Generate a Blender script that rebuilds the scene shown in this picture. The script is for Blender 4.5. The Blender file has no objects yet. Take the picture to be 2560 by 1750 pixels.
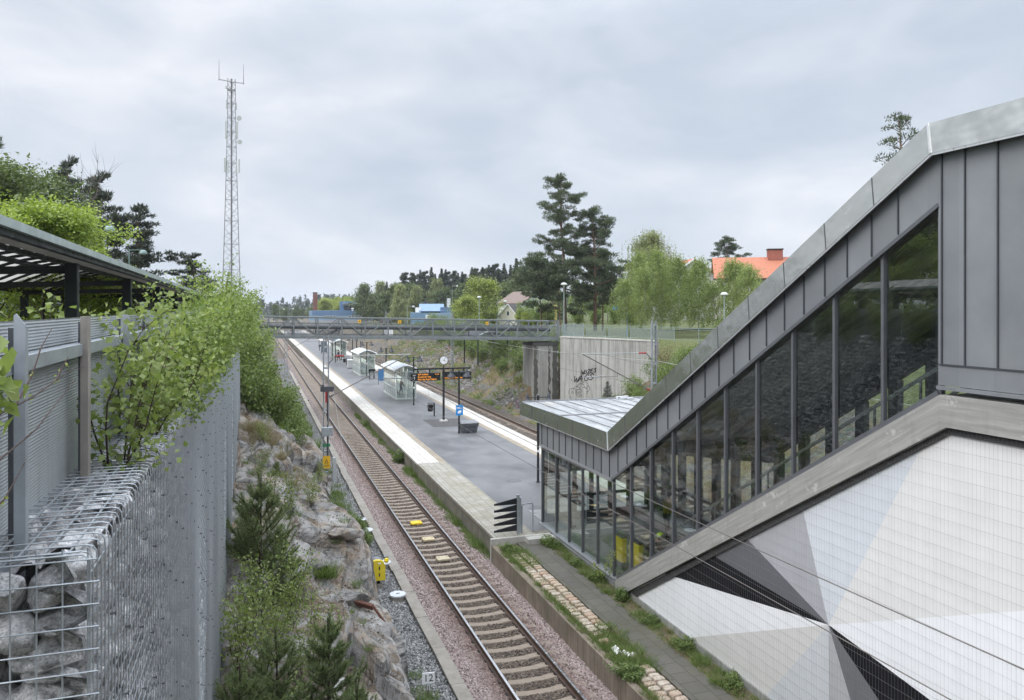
import bpy, math, random
import numpy as np
from mathutils import Vector, Matrix, noise as mnoise

scene = bpy.context.scene
COL = scene.collection
R = math.radians
PI = math.pi

# ---------------------------------------------------------------- camera
EYE = 9.3                                   # metres above the rail heads
cam_data = bpy.data.cameras.new("camera")
cam = bpy.data.objects.new("camera", cam_data)
COL.objects.link(cam)
cam.location = (0, 0, EYE)
cam.rotation_euler = (R(90), 0, R(-18.39))
cam_data.sensor_fit = 'HORIZONTAL'
cam_data.sensor_width = 36.0
cam_data.lens = 36.0 * 1925 / 2560
cam_data.shift_y = -107.0 / 2560
cam_data.clip_start = 0.1
cam_data.clip_end = 8000
scene.camera = cam

# ---------------------------------------------------------------- overcast sky
world = bpy.data.worlds.new("World")
scene.world = world
world.use_nodes = True
nt = world.node_tree
nt.nodes.clear()
SUN_EL, SUN_AZ = R(42), R(-105)             # bright patch of the cloud deck, behind the left shoulder
def wn(t, **k):
    n = nt.nodes.new(t)
    for a, b in k.items(): setattr(n, a, b)
    return n
w_out = wn('ShaderNodeOutputWorld'); w_bg = wn('ShaderNodeBackground')
sky = wn('ShaderNodeTexSky', sky_type='NISHITA', sun_disc=False, sun_elevation=SUN_EL, sun_rotation=SUN_AZ)
tc = wn('ShaderNodeTexCoord'); sep = wn('ShaderNodeSeparateXYZ')
nt.links.new(tc.outputs['Generated'], sep.inputs[0])
def wm(op, a, b=None, c=None, clamp=False):
    n = wn('ShaderNodeMath', operation=op, use_clamp=clamp)
    for i, q in enumerate((a, b, c)):
        if q is None: continue
        if isinstance(q, (int, float)): n.inputs[i].default_value = q
        else: nt.links.new(q, n.inputs[i])
    return n.outputs[0]
zc = wm('MAXIMUM', sep.outputs['Z'], 0.0)
den = wm('ADD', zc, 0.16)
cmb = wn('ShaderNodeCombineXYZ')
nt.links.new(wm('DIVIDE', sep.outputs['X'], den), cmb.inputs[0])
nt.links.new(wm('DIVIDE', sep.outputs['Y'], den), cmb.inputs[1])
wmap = wn('ShaderNodeMapping'); wmap.inputs['Scale'].default_value = (1, 1, 2.4); wmap.inputs['Location'].default_value = (.35, .1, .2)
nt.links.new(tc.outputs['Generated'], wmap.inputs[0])
def wnoise(scale, detail, rough, dist=0.0):
    n = wn('ShaderNodeTexNoise')
    n.inputs['Scale'].default_value = scale; n.inputs['Detail'].default_value = detail
    n.inputs['Roughness'].default_value = rough; n.inputs['Distortion'].default_value = dist
    nt.links.new(wmap.outputs[0], n.inputs['Vector'])
    return n.outputs[0]
cl = wm('ADD', wm('MULTIPLY', wnoise(2.1, 4, 0.5, 0.5), 0.72), wm('MULTIPLY', wnoise(6.5, 6, 0.55, 0.5), 0.28))
w_ramp = wn('ShaderNodeValToRGB')
nt.links.new(cl, w_ramp.inputs[0])
er = w_ramp.color_ramp
er.elements[0].position = 0.36; er.elements[0].color = (0.405, 0.455, 0.53, 1)
er.elements[1].position = 0.64; er.elements[1].color = (0.645, 0.655, 0.69, 1)
e = er.elements.new(0.5); e.color = (0.50, 0.54, 0.60, 1)
# an overcast vault is about three times brighter overhead than near the horizon
el = wn('ShaderNodeMapRange'); el.interpolation_type = 'SMOOTHSTEP'
nt.links.new(sep.outputs['Z'], el.inputs[0])
el.inputs[1].default_value = 0.30; el.inputs[2].default_value = 0.95
el.inputs[3].default_value = 10.0; el.inputs[4].default_value = 42.0
vm = wn('ShaderNodeVectorMath', operation='SCALE')
nt.links.new(w_ramp.outputs[0], vm.inputs[0]); nt.links.new(el.outputs[0], vm.inputs['Scale'])
wmix = wn('ShaderNodeMix', data_type='RGBA')
wmix.inputs[0].default_value = 0.95
nt.links.new(sky.outputs[0], wmix.inputs[6]); nt.links.new(vm.outputs[0], wmix.inputs[7])
nt.links.new(wmix.outputs[2], w_bg.inputs['Color'])
w_bg.inputs['Strength'].default_value = 0.1
nt.links.new(w_bg.outputs[0], w_out.inputs['Surface'])

sun_data = bpy.data.lights.new("sun", 'SUN')
sun_data.energy = 1.5
sun_data.angle = R(40)
sun_data.color = (1.0, 0.97, 0.93)
sun = bpy.data.objects.new("sun", sun_data)
COL.objects.link(sun)
sun_dir = Vector((math.sin(SUN_AZ) * math.cos(SUN_EL), math.cos(SUN_AZ) * math.cos(SUN_EL), math.sin(SUN_EL)))
sun.rotation_euler = (-sun_dir).to_track_quat('-Z', 'Y').to_euler()

vs = scene.view_settings
vs.view_transform = 'Standard'; vs.look = 'None'; vs.gamma = 1.0; vs.use_curve_mapping = False
vs.exposure = 0.55
scene.cycles.max_bounces = 8
scene.cycles.transparent_max_bounces = 24
scene.cycles.diffuse_bounces = 3
scene.cycles.use_denoising = True
scene.cycles.caustics_reflective = False
scene.cycles.caustics_refractive = False

# ---------------------------------------------------------------- mesh helpers
class MB:
    """collects shapes; build() links them as one mesh object"""
    def __init__(s): s.v = []; s.f = []; s.m = []
    def add(s, vs, fs, mi=0):
        b = len(s.v); s.v += [tuple(q) for q in vs]
        s.f += [tuple(b + i for i in f) for f in fs]; s.m += [mi] * len(fs); return s
    def box(s, x0, x1, y0, y1, z0, z1, mi=0):
        return s.add([(x0,y0,z0),(x1,y0,z0),(x1,y1,z0),(x0,y1,z0),(x0,y0,z1),(x1,y0,z1),(x1,y1,z1),(x0,y1,z1)],
                     [(0,3,2,1),(4,5,6,7),(0,1,5,4),(1,2,6,5),(2,3,7,6),(3,0,4,7)], mi)
    def cbox(s, x0, x1, y0, y1, z0, z1, c=.02, mi=0):
        """box with chamfered vertical and top edges"""
        p = [(x0+c,y0),(x1-c,y0),(x1,y0+c),(x1,y1-c),(x1-c,y1),(x0+c,y1),(x0,y1-c),(x0,y0+c)]
        q = [(x0+2*c,y0+c),(x1-2*c,y0+c),(x1-c,y0+2*c),(x1-c,y1-2*c),(x1-2*c,y1-c),(x0+2*c,y1-c),(x0+c,y1-2*c),(x0+c,y0+2*c)]
        v = [(a,b,z0) for a,b in p] + [(a,b,z1-c) for a,b in p] + [(a,b,z1) for a,b in q]
        f = [tuple(range(7,-1,-1)), tuple(range(16,24))]
        for r in (0, 8):
            f += [(r+i, r+(i+1)%8, r+8+(i+1)%8, r+8+i) for i in range(8)]
        return s.add(v, f, mi)
    def beam(s, p0, p1, w, h, up=(0,0,1), mi=0):
        p0, p1, up = Vector(p0), Vector(p1), Vector(up)
        d = (p1 - p0).normalized(); a = d.cross(up)
        if a.length < 1e-5: a = d.cross(Vector((1,0,0)))
        a.normalize(); b = a.cross(d)
        v = []
        for p in (p0, p1):
            for i, j in ((-1,-1),(1,-1),(1,1),(-1,1)): v.append(p + a*(i*w/2) + b*(j*h/2))
        return s.add(v, [(3,2,1,0),(4,5,6,7),(0,1,5,4),(1,2,6,5),(2,3,7,6),(3,0,4,7)], mi)
    def tube(s, pts, r, n=6, mi=0, caps=True):
        pts = [Vector(p) for p in pts]; L = len(pts)
        rs = [r]*L if isinstance(r, (int, float)) else list(r)
        v = []; a = None
        for i, p in enumerate(pts):
            d = (pts[min(i+1, L-1)] - pts[max(i-1, 0)])
            if d.length < 1e-9: d = Vector((0,0,1))
            d.normalize()
            if a is None:
                a = d.cross(Vector((0,0,1)) if abs(d.z) < .9 else Vector((1,0,0)))
            else:
                a = a - d * a.dot(d)
                if a.length < 1e-6: a = d.cross(Vector((0,.3,1)))
            a.normalize(); b = d.cross(a)
            for k in range(n):
                t = 2*PI*k/n
                v.append(p + (a*math.cos(t) + b*math.sin(t)) * rs[i])
        f = []
        for i in range(L-1):
            for k in range(n):
                k2 = (k+1) % n
                f.append((i*n+k, i*n+k2, (i+1)*n+k2, (i+1)*n+k))
        if caps: f += [tuple(range(n-1,-1,-1)), tuple((L-1)*n+k for k in range(n))]
        return s.add(v, f, mi)
    def prism(s, poly, ax, a0, a1, mi=0):
        """extrude a 2-D polygon along an axis: x -> (y,z), y -> (x,z), z -> (x,y)"""
        put = {'x': lambda u,w,a: (a,u,w), 'y': lambda u,w,a: (u,a,w), 'z': lambda u,w,a: (u,w,a)}[ax]
        n = len(poly)
        v = [put(u,w,a0) for u,w in poly] + [put(u,w,a1) for u,w in poly]
        f = [tuple(range(n-1,-1,-1)), tuple(range(n, 2*n))] + [(i,(i+1)%n,n+(i+1)%n,n+i) for i in range(n)]
        return s.add(v, f, mi)
    def lathe(s, prof, n=16, c=(0,0,0), mi=0):
        v = []; f = []; L = len(prof)
        for r, z in prof:
            for k in range(n):
                t = 2*PI*k/n; v.append((c[0]+r*math.cos(t), c[1]+r*math.sin(t), c[2]+z))
        for i in range(L-1):
            for k in range(n):
                k2 = (k+1) % n; f.append((i*n+k, i*n+k2, (i+1)*n+k2, (i+1)*n+k))
        f += [tuple(range(n-1,-1,-1)), tuple((L-1)*n+k for k in range(n))]
        return s.add(v, f, mi)
    def disc(s, c, nrm, r, t, n=20, mi=0):
        c, nrm = Vector(c), Vector(nrm).normalized()
        return s.tube([c - nrm*t/2, c + nrm*t/2], r, n, mi)
    def quad(s, a, b, c, d, mi=0): return s.add([a,b,c,d], [(0,1,2,3)], mi)
    def sheet(s, xs, ys, zf, mi=0):
        v = [(x, y, zf(x, y)) for y in ys for x in xs]; n = len(xs)
        f = [(j*n+i, j*n+i+1, (j+1)*n+i+1, (j+1)*n+i) for j in range(len(ys)-1) for i in range(n-1)]
        return s.add(v, f, mi)
    def build(s, name, mats, parent=None, smooth=False):
        me = bpy.data.meshes.new(name)
        me.from_pydata(s.v, [], s.f)
        return finish(me, name, mats, parent, smooth, s.m)

def finish(me, name, mats, parent=None, smooth=False, mi=None):
    if not isinstance(mats, (list, tuple)): mats = [mats]
    for m in mats: me.materials.append(m)
    if mi is not None and len(mats) > 1: me.polygons.foreach_set('material_index', mi)
    if smooth: me.polygons.foreach_set('use_smooth', [True]*len(me.polygons))
    me.update()
    o = bpy.data.objects.new(name, me); COL.objects.link(o)
    if parent: o.parent = parent
    return o

def npmesh(name, V, F, mats, parent=None, smooth=False):
    """fast mesh from arrays: V (n,3), F (m,k) all faces with k corners"""
    V = np.asarray(V, np.float32); F = np.asarray(F, np.int32)
    me = bpy.data.meshes.new(name)
    me.vertices.add(len(V)); me.vertices.foreach_set('co', V.ravel())
    k = F.shape[1]
    me.loops.add(F.size); me.loops.foreach_set('vertex_index', F.ravel())
    me.polygons.add(len(F)); me.polygons.foreach_set('loop_start', np.arange(0, F.size, k, dtype=np.int32))
    me.update(calc_edges=True)
    me.validate()
    return finish(me, name, mats, parent, smooth)

def tag(o, label=None, cat=None, group=None, kind=None):
    if label: o['label'] = label
    if cat: o['category'] = cat
    if group: o['group'] = group
    if kind: o['kind'] = kind
    return o

def thing(name, label, cat, loc=(0,0,0), rz=0, group=None):
    o = bpy.data.objects.new(name, None); COL.objects.link(o)
    o.empty_display_size = .2
    o.location = loc; o.rotation_euler = (0, 0, rz)
    return tag(o, label, cat, group)

def struct(o): o['kind'] = 'structure'; return o

def children(o): return [c for c in bpy.data.objects if c.parent == o]
def dup(o, loc=None, rz=None, label=None, sc=None, parent=None):
    c = o.copy(); COL.objects.link(c)
    if parent: c.parent = parent
    if loc is not None: c.location = loc
    if rz is not None: c.rotation_euler = (0, 0, rz)
    if sc is not None: c.scale = (sc, sc, sc) if isinstance(sc, (int, float)) else sc
    if label: c['label'] = label
    for ch in children(o): dup(ch, parent=c)
    return c

def at(bearing, dist, z=0.0):
    """a spot on the map: compass bearing from the line of the tracks, and distance from the viewpoint"""
    return Vector((dist*math.sin(R(bearing)), dist*math.cos(R(bearing)), z))

FONT_LIST = {}
def lettering(name, text, size, loc, rot, m, parent=None, thick=.002, align='CENTER', sx=1.0):
    cu = bpy.data.curves.new(name, 'FONT'); cu.body = text; cu.size = size; cu.extrude = thick
    cu.align_x = align; cu.align_y = 'CENTER'; cu.resolution_u = 2
    cu.materials.append(m)
    tmp = bpy.data.objects.new(name, cu)
    me = bpy.data.meshes.new_from_object(tmp); bpy.data.objects.remove(tmp); bpy.data.curves.remove(cu)
    me.name = name
    if not me.materials: me.materials.append(m)
    o = bpy.data.objects.new(name, me); COL.objects.link(o)
    o.location = loc; o.rotation_euler = rot; o.scale = (sx, 1, 1)
    if parent: o.parent = parent
    return o

# ---------------------------------------------------------------- materials
MATS = {}
class NT:
    def __init__(s, name):
        s.mat = bpy.data.materials.new(name); s.mat.use_nodes = True
        s.t = s.mat.node_tree; s.b = s.t.nodes['Principled BSDF']
    def n(s, t, **k):
        n = s.t.nodes.new(t)
        for a, b in k.items(): setattr(n, a, b)
        return n
    def put(s, sock, v):
        if isinstance(v, (int, float)): sock.default_value = v
        elif isinstance(v, tuple): sock.default_value = v if len(v) == len(sock.default_value) else (*v, 1)
        else: s.t.links.new(v, sock)
    def coord(s, which='Object', scale=(1,1,1)):
        if which == 'World':
            o = s.n('ShaderNodeNewGeometry').outputs['Position']
        else: o = s.n('ShaderNodeTexCoord').outputs[which]
        if scale != (1,1,1):
            m = s.n('ShaderNodeMapping'); m.inputs['Scale'].default_value = scale
            s.t.links.new(o, m.inputs[0]); o = m.outputs[0]
        return o
    def noise(s, vec, scale=5, detail=4, rough=.55, dist=0):
        n = s.n('ShaderNodeTexNoise'); s.t.links.new(vec, n.inputs['Vector'])
        n.inputs['Scale'].default_value = scale; n.inputs['Detail'].default_value = detail
        n.inputs['Roughness'].default_value = rough; n.inputs['Distortion'].default_value = dist
        return n.outputs[0]
    def voro(s, vec, scale=5, feature='F1', out='Distance', rnd=1.0):
        n = s.n('ShaderNodeTexVoronoi', feature=feature); s.t.links.new(vec, n.inputs['Vector'])
        n.inputs['Scale'].default_value = scale; n.inputs['Randomness'].default_value = rnd
        return n.outputs[out]
    def ramp(s, fac, *stops):
        n = s.n('ShaderNodeValToRGB'); s.t.links.new(fac, n.inputs[0]); r = n.color_ramp
        while len(r.elements) < len(stops): r.elements.new(.5)
        for e_, (p, c) in zip(r.elements, stops):
            e_.position = p; e_.color = (*c, 1) if isinstance(c, tuple) else (c, c, c, 1)
        return n.outputs[0]
    def mix(s, fac, a, b, mode='MIX'):
        n = s.n('ShaderNodeMix', data_type='RGBA', blend_type=mode)
        s.put(n.inputs[0], fac); s.put(n.inputs[6], a); s.put(n.inputs[7], b)
        return n.outputs[2]
    def math(s, op, a, b=0.0, clamp=False):
        n = s.n('ShaderNodeMath', operation=op, use_clamp=clamp); s.put(n.inputs[0], a); s.put(n.inputs[1], b)
        return n.outputs[0]
    def sepz(s, vec):
        n = s.n('ShaderNodeSeparateXYZ'); s.t.links.new(vec, n.inputs[0]); return n.outputs
    def bump(s, h, strength=.3, dist=.02, prev=None):
        n = s.n('ShaderNodeBump'); s.t.links.new(h, n.inputs['Height'])
        n.inputs['Strength'].default_value = strength; n.inputs['Distance'].default_value = dist
        if prev: s.t.links.new(prev, n.inputs['Normal'])
        s.t.links.new(n.outputs[0], s.b.inputs['Normal']); return n.outputs[0]
    def set(s, col=None, rough=None, metal=None, spec=None, alpha=None):
        for nm, v in (('Base Color', col), ('Roughness', rough), ('Metallic', metal), ('Specular IOR Level', spec), ('Alpha', alpha)):
            if v is not None: s.put(s.b.inputs[nm], v)
        return s

def mat(name, col, rough=.6, metal=0.0, var=.15, scale=3.0, spec=.5, bump=0.0, bscale=60.0, coord='Object', streak=None, dirt=None):
    """painted / cast / plastic surface with uneven tone, fine bump, optional vertical streaks and dirt patches"""
    if name in MATS: return MATS[name]
    n = NT(name); v = n.coord(coord)
    f = n.noise(v, scale, 5, .6)
    lo = tuple(c*(1-var) for c in col); hi = tuple(min(1, c*(1+var)) for c in col)
    c = n.ramp(f, (.3, lo), (.7, hi))
    if streak:
        sv = n.coord(coord, (14, 14, .5))
        c = n.mix(n.ramp(n.noise(sv, 1.2, 4, .6), (.45, 0.0), (.75, streak[1])), c, streak[0])
    if dirt:
        c = n.mix(n.ramp(n.noise(v, dirt[2], 6, .65), (.5, 0.0), (.72, dirt[1])), c, dirt[0])
    n.set(c, rough, metal, spec)
    if rough > .15:
        n.put(n.b.inputs['Roughness'], n.ramp(n.noise(v, scale*2.3, 4), (.3, max(.05, rough-.1)), (.7, min(1, rough+.1))))
    if bump: n.bump(n.noise(v, bscale, 4, .6), bump, .01)
    MATS[name] = n.mat; return n.mat

def glass(name, tint=(.75,.8,.78), rough=0.0, refl=1.0):
    if name in MATS: return MATS[name]
    n = NT(name); t = n.t; t.nodes.remove(n.b)
    tr = n.n('ShaderNodeBsdfTransparent'); tr.inputs[0].default_value = (*tint, 1)
    gl = n.n('ShaderNodeBsdfGlossy'); gl.inputs['Roughness'].default_value = rough; gl.inputs[0].default_value = (.93,.97,.95,1)
    lw = n.n('ShaderNodeLayerWeight')              # both faces of the pane reflect alike
    k = n.math('MULTIPLY', n.math('ADD', n.math('MULTIPLY', n.math('POWER', lw.outputs['Facing'], 4.0), .9), .1), refl, True)
    mx = n.n('ShaderNodeMixShader'); n.put(mx.inputs[0], k)
    t.links.new(tr.outputs[0], mx.inputs[1]); t.links.new(gl.outputs[0], mx.inputs[2])
    t.links.new(mx.outputs[0], t.nodes['Material Output'].inputs[0])
    MATS[name] = n.mat; return n.mat

def leafmat(name, a, b, c=None, trans=.35, rough=.45, scale=1.2):
    """leaves: every leaf its own tone, drifting between young and old colour through the plant"""
    if name in MATS: return MATS[name]
    def pale(q):                                # young spring leaves: a little greyed
        l = .3*q[0]+.6*q[1]+.1*q[2]; return tuple(min(.8, (v*.84+l*.16)*1.25) for v in q)
    a, b = pale(a), pale(b); c = pale(c) if c else None
    n = NT(name); g = n.n('ShaderNodeNewGeometry')
    oi = n.n('ShaderNodeObjectInfo')
    f = n.noise(n.coord('Object'), scale, 3)
    k = n.math('ADD', n.math('MULTIPLY', g.outputs['Random Per Island'], .55), n.math('MULTIPLY', f, .55))
    k = n.math('ADD', k, n.math('MULTIPLY', n.math('SUBTRACT', oi.outputs['Random'], .5), .18))
    col = n.ramp(k, (.25, a), (.85, b)) if c is None else n.ramp(k, (.2, a), (.55, b), (.9, c))
    n.set(col, rough, 0, .35)
    tl = n.n('ShaderNodeBsdfTranslucent'); n.t.links.new(n.mix(.5, col, (.55,.62,.08), 'SOFT_LIGHT'), tl.inputs[0])
    mx = n.n('ShaderNodeMixShader'); mx.inputs[0].default_value = trans
    n.t.links.new(n.b.outputs[0], mx.inputs[1]); n.t.links.new(tl.outputs[0], mx.inputs[2])
    n.t.links.new(mx.outputs[0], n.t.nodes['Material Output'].inputs[0])
    MATS[name] = n.mat; return n.mat

def smoothstep(a, b, x):
    t = np.clip((x - a) / (b - a), 0, 1); return t*t*(3-2*t)

# value noise on arrays
def vnoise(P, seed=0):
    P = np.asarray(P, float); I = np.floor(P).astype(np.int64); Fr = P - I; Fr = Fr*Fr*(3-2*Fr)
    def h(ix, iy, iz):
        n_ = (ix*374761393 + iy*668265263 + iz*2147483647 + seed*144665) & 0xffffffff
        n_ = ((n_ ^ (n_ >> 13)) * 1274126177) & 0xffffffff
        n_ = (n_ ^ (n_ >> 16)) & 0xffffffff
        return n_ / 4294967295.0
    out = 0
    for dx in (0,1):
        for dy in (0,1):
            for dz in (0,1):
                w = (Fr[...,0] if dx else 1-Fr[...,0]) * (Fr[...,1] if dy else 1-Fr[...,1]) * (Fr[...,2] if dz else 1-Fr[...,2])
                out = out + w*h(I[...,0]+dx, I[...,1]+dy, I[...,2]+dz)
    return out*2-1
def fbm(P, octaves=4, seed=0, gain=.5):
    P = np.asarray(P, float); s = 0; a = 1; t = 0
    for o in range(octaves):
        s = s + a*vnoise(P*(2**o) + o*17.3, seed+o); t += a; a *= gain
    return s/t
def worley(P2, cell, seed=0):
    """distance to the nearest and second nearest jittered cell point, and the nearest cell's hash, on a plane"""
    Q = np.asarray(P2, float)/cell; I = np.floor(Q).astype(np.int64)
    d1 = np.full(len(Q), 9.); d2 = np.full(len(Q), 9.); hid = np.zeros(len(Q))
    def hh(ix, iy, k):
        n_ = (ix*374761393 + iy*668265263 + k*974634777 + seed*83492791) & 0xffffffff
        n_ = ((n_ ^ (n_ >> 13)) * 1274126177) & 0xffffffff
        return ((n_ ^ (n_ >> 16)) & 0xffffffff) / 4294967295.0
    for dx in (-1,0,1):
        for dy in (-1,0,1):
            ix, iy = I[:,0]+dx, I[:,1]+dy
            px, py = ix + .1 + .8*hh(ix,iy,1), iy + .1 + .8*hh(ix,iy,2)
            d = np.hypot(Q[:,0]-px, Q[:,1]-py); h3 = hh(ix,iy,3)
            closer = d < d1
            d2 = np.where(closer, d1, np.minimum(d2, d)); hid = np.where(closer, h3, hid); d1 = np.where(closer, d, d1)
    return d1, d2, hid

# icosphere used for stones
def ico(level):
    t = (1+5**.5)/2
    V = [(-1,t,0),(1,t,0),(-1,-t,0),(1,-t,0),(0,-1,t),(0,1,t),(0,-1,-t),(0,1,-t),(t,0,-1),(t,0,1),(-t,0,-1),(-t,0,1)]
    F = [(0,11,5),(0,5,1),(0,1,7),(0,7,10),(0,10,11),(1,5,9),(5,11,4),(11,10,2),(10,7,6),(7,1,8),(3,9,4),(3,4,2),(3,2,6),(3,6,8),(3,8,9),(4,9,5),(2,4,11),(6,2,10),(8,6,7),(9,8,1)]
    V = [np.array(v)/np.linalg.norm(v) for v in V]
    for _ in range(level):
        cache = {}; F2 = []
        def mid(a, b):
            k = (min(a,b), max(a,b))
            if k not in cache:
                m = V[a]+V[b]; V.append(m/np.linalg.norm(m)); cache[k] = len(V)-1
            return cache[k]
        for a,b,c in F:
            x,y,z = mid(a,b), mid(b,c), mid(c,a); F2 += [(a,x,z),(b,y,x),(c,z,y),(x,y,z)]
        F = F2
    return np.array(V), np.array(F)
ICO = {l: ico(l) for l in (0,1,2,3)}

def rand_rot(rng, n):
    q = rng.normal(size=(n,4)); q /= np.linalg.norm(q, axis=1)[:,None]
    w,x,y,z = q.T
    return np.stack([1-2*(y*y+z*z),2*(x*y-z*w),2*(x*z+y*w),2*(x*y+z*w),1-2*(x*x+z*z),2*(y*z-x*w),2*(x*z-y*w),2*(y*z+x*w),1-2*(x*x+y*y)],1).reshape(n,3,3)

def stones(name, centres, sizes, m, rng, level=0, flat=.6, parent=None, jag=.25):
    """many small angular stones as one mesh"""
    bv, bf = ICO[level]; n = len(centres); k = len(bv)
    V = np.repeat(bv[None], n, 0) * (1 + jag*rng.uniform(-1,1,(n,k,1)))
    V = V * np.stack([rng.uniform(.8,1.3,n), rng.uniform(.7,1.1,n), rng.uniform(flat*.8,flat*1.2,n)],1)[:,None,:]
    V = np.einsum('nij,nkj->nki', rand_rot(rng, n), V) * np.asarray(sizes)[:,None,None] + np.asarray(centres)[:,None,:]
    F = (bf[None] + (np.arange(n)*k)[:,None,None]).reshape(-1,3)
    return npmesh(name, V.reshape(-1,3), F, m, parent)
# ================================================================ SETTING: ground, rock, tracks, platform
TRK1, TRK2 = 6.655, 19.2                    # centre lines of the two tracks
PLX0, PLX1, PLZ = 8.55, 17.2, 0.6           # platform edges and height
STREET = 7.4

def interp(x, xs, ys): return np.interp(x, xs, ys)

def ground_h(X, Y):
    X = np.asarray(X, float); Y = np.asarray(Y, float)
    # left of the tracks: street behind the wall, further on an overgrown bank
    lw = smoothstep(34, 44, Y)
    wall_side = np.where(X < -1.15, STREET, -1.0)
    bank = -.35 + 7.2*smoothstep(3.6, -5.5, X)
    L = wall_side*(1-lw) + bank*lw
    # right: cutting slope; pulled back by the bridge abutment
    foot = interp(Y, [0, 30, 62, 69.5, 70.2, 74, 500], [21.8, 22.5, 30.0, 31.0, 22.6, 22.4, 22.4])
    top = foot + interp(Y, [0, 40, 69, 70.2, 90, 300], [14, 13, 8, 9.5, 10.5, 10])
    rise = interp(Y, [0, 69, 75, 150, 260, 420], [6.9, 6.4, 6.2, 5.8, 4.6, 2.6])
    Rr = -.4 + rise*np.clip((X-foot)/(top-foot), 0, 1)**.9
    h = np.where(X < 12, L, Rr)
    # far away the cutting runs out and the woods rise gently
    far = smoothstep(260, 520, Y)
    hills = 3.0 + 10*smoothstep(600, 1500, Y) + 3*smoothstep(30, 300, np.abs(X-10))
    corridor = smoothstep(26, 40, np.abs(X-13))
    h = h*(1-far) + far*(hills*corridor - .35*(1-corridor))
    away = smoothstep(45, 140, X)
    h = h + away*smoothstep(0, 60, Y)*1.6
    h = h + .12*fbm(np.stack([X*.35, Y*.35, X*0], -1), 3, 5)*(np.abs(X-13) > 9.6)*(h > -.3)
    return h
def gh(x, y): return float(ground_h(np.array([x]), np.array([y]))[0])

def grid_mesh(name, xs, ys, zf, m):
    Xg, Yg = np.meshgrid(xs, ys); Z = zf(Xg, Yg)
    V = np.stack([Xg, Yg, Z], -1).reshape(-1, 3); nx = len(xs)
    i = np.arange(len(ys)-1)[:,None]*nx + np.arange(nx-1)[None]
    F = np.stack([i, i+1, i+nx+1, i+nx], -1).reshape(-1, 4)
    return npmesh(name, V, F, m, smooth=True)

# -- materials of the ground
def m_ground():
    n = NT('ground_cover'); p = n.coord('World'); z = n.sepz(p)[2]
    big = n.noise(p, .25, 5, .6); fine = n.noise(p, 3.5, 5, .65)
    grass = n.ramp(fine, (.3, (.05,.062,.022)), (.55, (.10,.115,.04)), (.8, (.17,.15,.075)))
    dry = n.ramp(n.noise(p, 1.3, 6, .7), (.3, (.06,.045,.03)), (.5, (.16,.115,.07)), (.62, (.12,.12,.045)), (.8, (.25,.21,.14)))
    v = n.voro(p, 3.2, out='Color'); dist = n.voro(p, 3.2)
    st = n.mix(n.ramp(dist, (.0, 1.0), (.55, .25)), (.03,.028,.025), n.mix(.35, (.25,.24,.23), v, 'MULTIPLY'))
    slope = n.mix(n.ramp(n.noise(p, .45, 4, .6), (.42, 0.0), (.58, 1.0)), st, dry)
    top = n.ramp(n.math('ADD', z, n.math('MULTIPLY', n.math('SUBTRACT', big, .5), 4.0)), (.0, 0.0), (1.0, 1.0))
    mr = n.n('ShaderNodeMapRange'); n.put(mr.inputs[0], n.math('ADD', z, n.math('MULTIPLY', n.math('SUBTRACT', big, .5), 5.0)))
    mr.inputs[1].default_value = 2.6; mr.inputs[2].default_value = 4.8
    n.set(n.mix(mr.outputs[0], slope, grass), .9, 0, .25)
    n.bump(n.math('ADD', n.math('MULTIPLY', dist, .5), fine), .8, .12)
    return n.mat
M_GROUND = m_ground()

def rust(n, col, amount=.75):                 # iron dust darkens the stones close to the rails
    x = n.sepz(n.coord('World'))[0]
    d = n.math('MINIMUM', n.math('ABSOLUTE', n.math('SUBTRACT', x, 5.9)), n.math('ABSOLUTE', n.math('SUBTRACT', x, 7.41)))
    d = n.math('ADD', d, n.math('MULTIPLY', n.math('SUBTRACT', n.noise(n.coord('World'), 3.0, 4, .6), .5), .35))
    return n.mix(n.ramp(d, (.12, amount), (.62, 0.0)), col, n.mix(1.0, col, (.42,.33,.27), 'MULTIPLY'))
def m_gravel(name, cols, scale=16., dark=.02, tint=None):
    n = NT(name); p = n.coord('World')
    c = n.voro(p, scale, out='Color'); d = n.voro(p, scale)
    k = n.sepz(c)[0]
    col = n.ramp(k, *[(i/(len(cols)-1), q) for i, q in enumerate(cols)])
    col = n.mix(n.ramp(d, (.25, 0.0), (.75, .85)), col, (dark, dark*.95, dark*.9))
    big = n.noise(p, 1.1, 5, .6)
    col = n.mix(n.ramp(big, (.4, 0.0), (.7, .55)), col, n.mix(1.0, col, (.62,.56,.5), 'MULTIPLY'))
    if name == 'pink_ballast': col = rust(n, col)
    n.set(col, .85, 0, .3)
    n.bump(n.math('SUBTRACT', 1.0, d), .9, .05)
    return n.mat
PINK = [(.2,.15,.135), (.31,.235,.215), (.43,.335,.315), (.26,.215,.2), (.5,.425,.4), (.34,.265,.245)]
BROWN = [(.08,.06,.047), (.15,.115,.09), (.21,.17,.135), (.11,.083,.065), (.27,.22,.18)]
GREY = [(.08,.08,.08), (.2,.2,.195), (.36,.355,.345), (.14,.14,.14), (.5,.49,.47)]
M_BAL_PINK = m_gravel('pink_ballast', PINK, 15)
M_BAL_BROWN = m_gravel('brown_ballast', BROWN, 15)
M_BAL_GREY = m_gravel('grey_gravel', GREY, 14)
def m_stone(name, cols, rough=.85):
    n = NT(name); g = n.n('ShaderNodeNewGeometry')
    col = n.ramp(g.outputs['Random Per Island'], *[(i/(len(cols)-1), q) for i, q in enumerate(cols)])
    f = n.noise(n.coord('World'), 45, 3, .6)
    col = n.mix(.35, col, n.ramp(f, (.3, .35), (.7, 1.0)), 'MULTIPLY')
    if name == 'pink_stone': col = rust(n, col)
    n.set(col, rough, 0, .3); return n.mat
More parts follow.
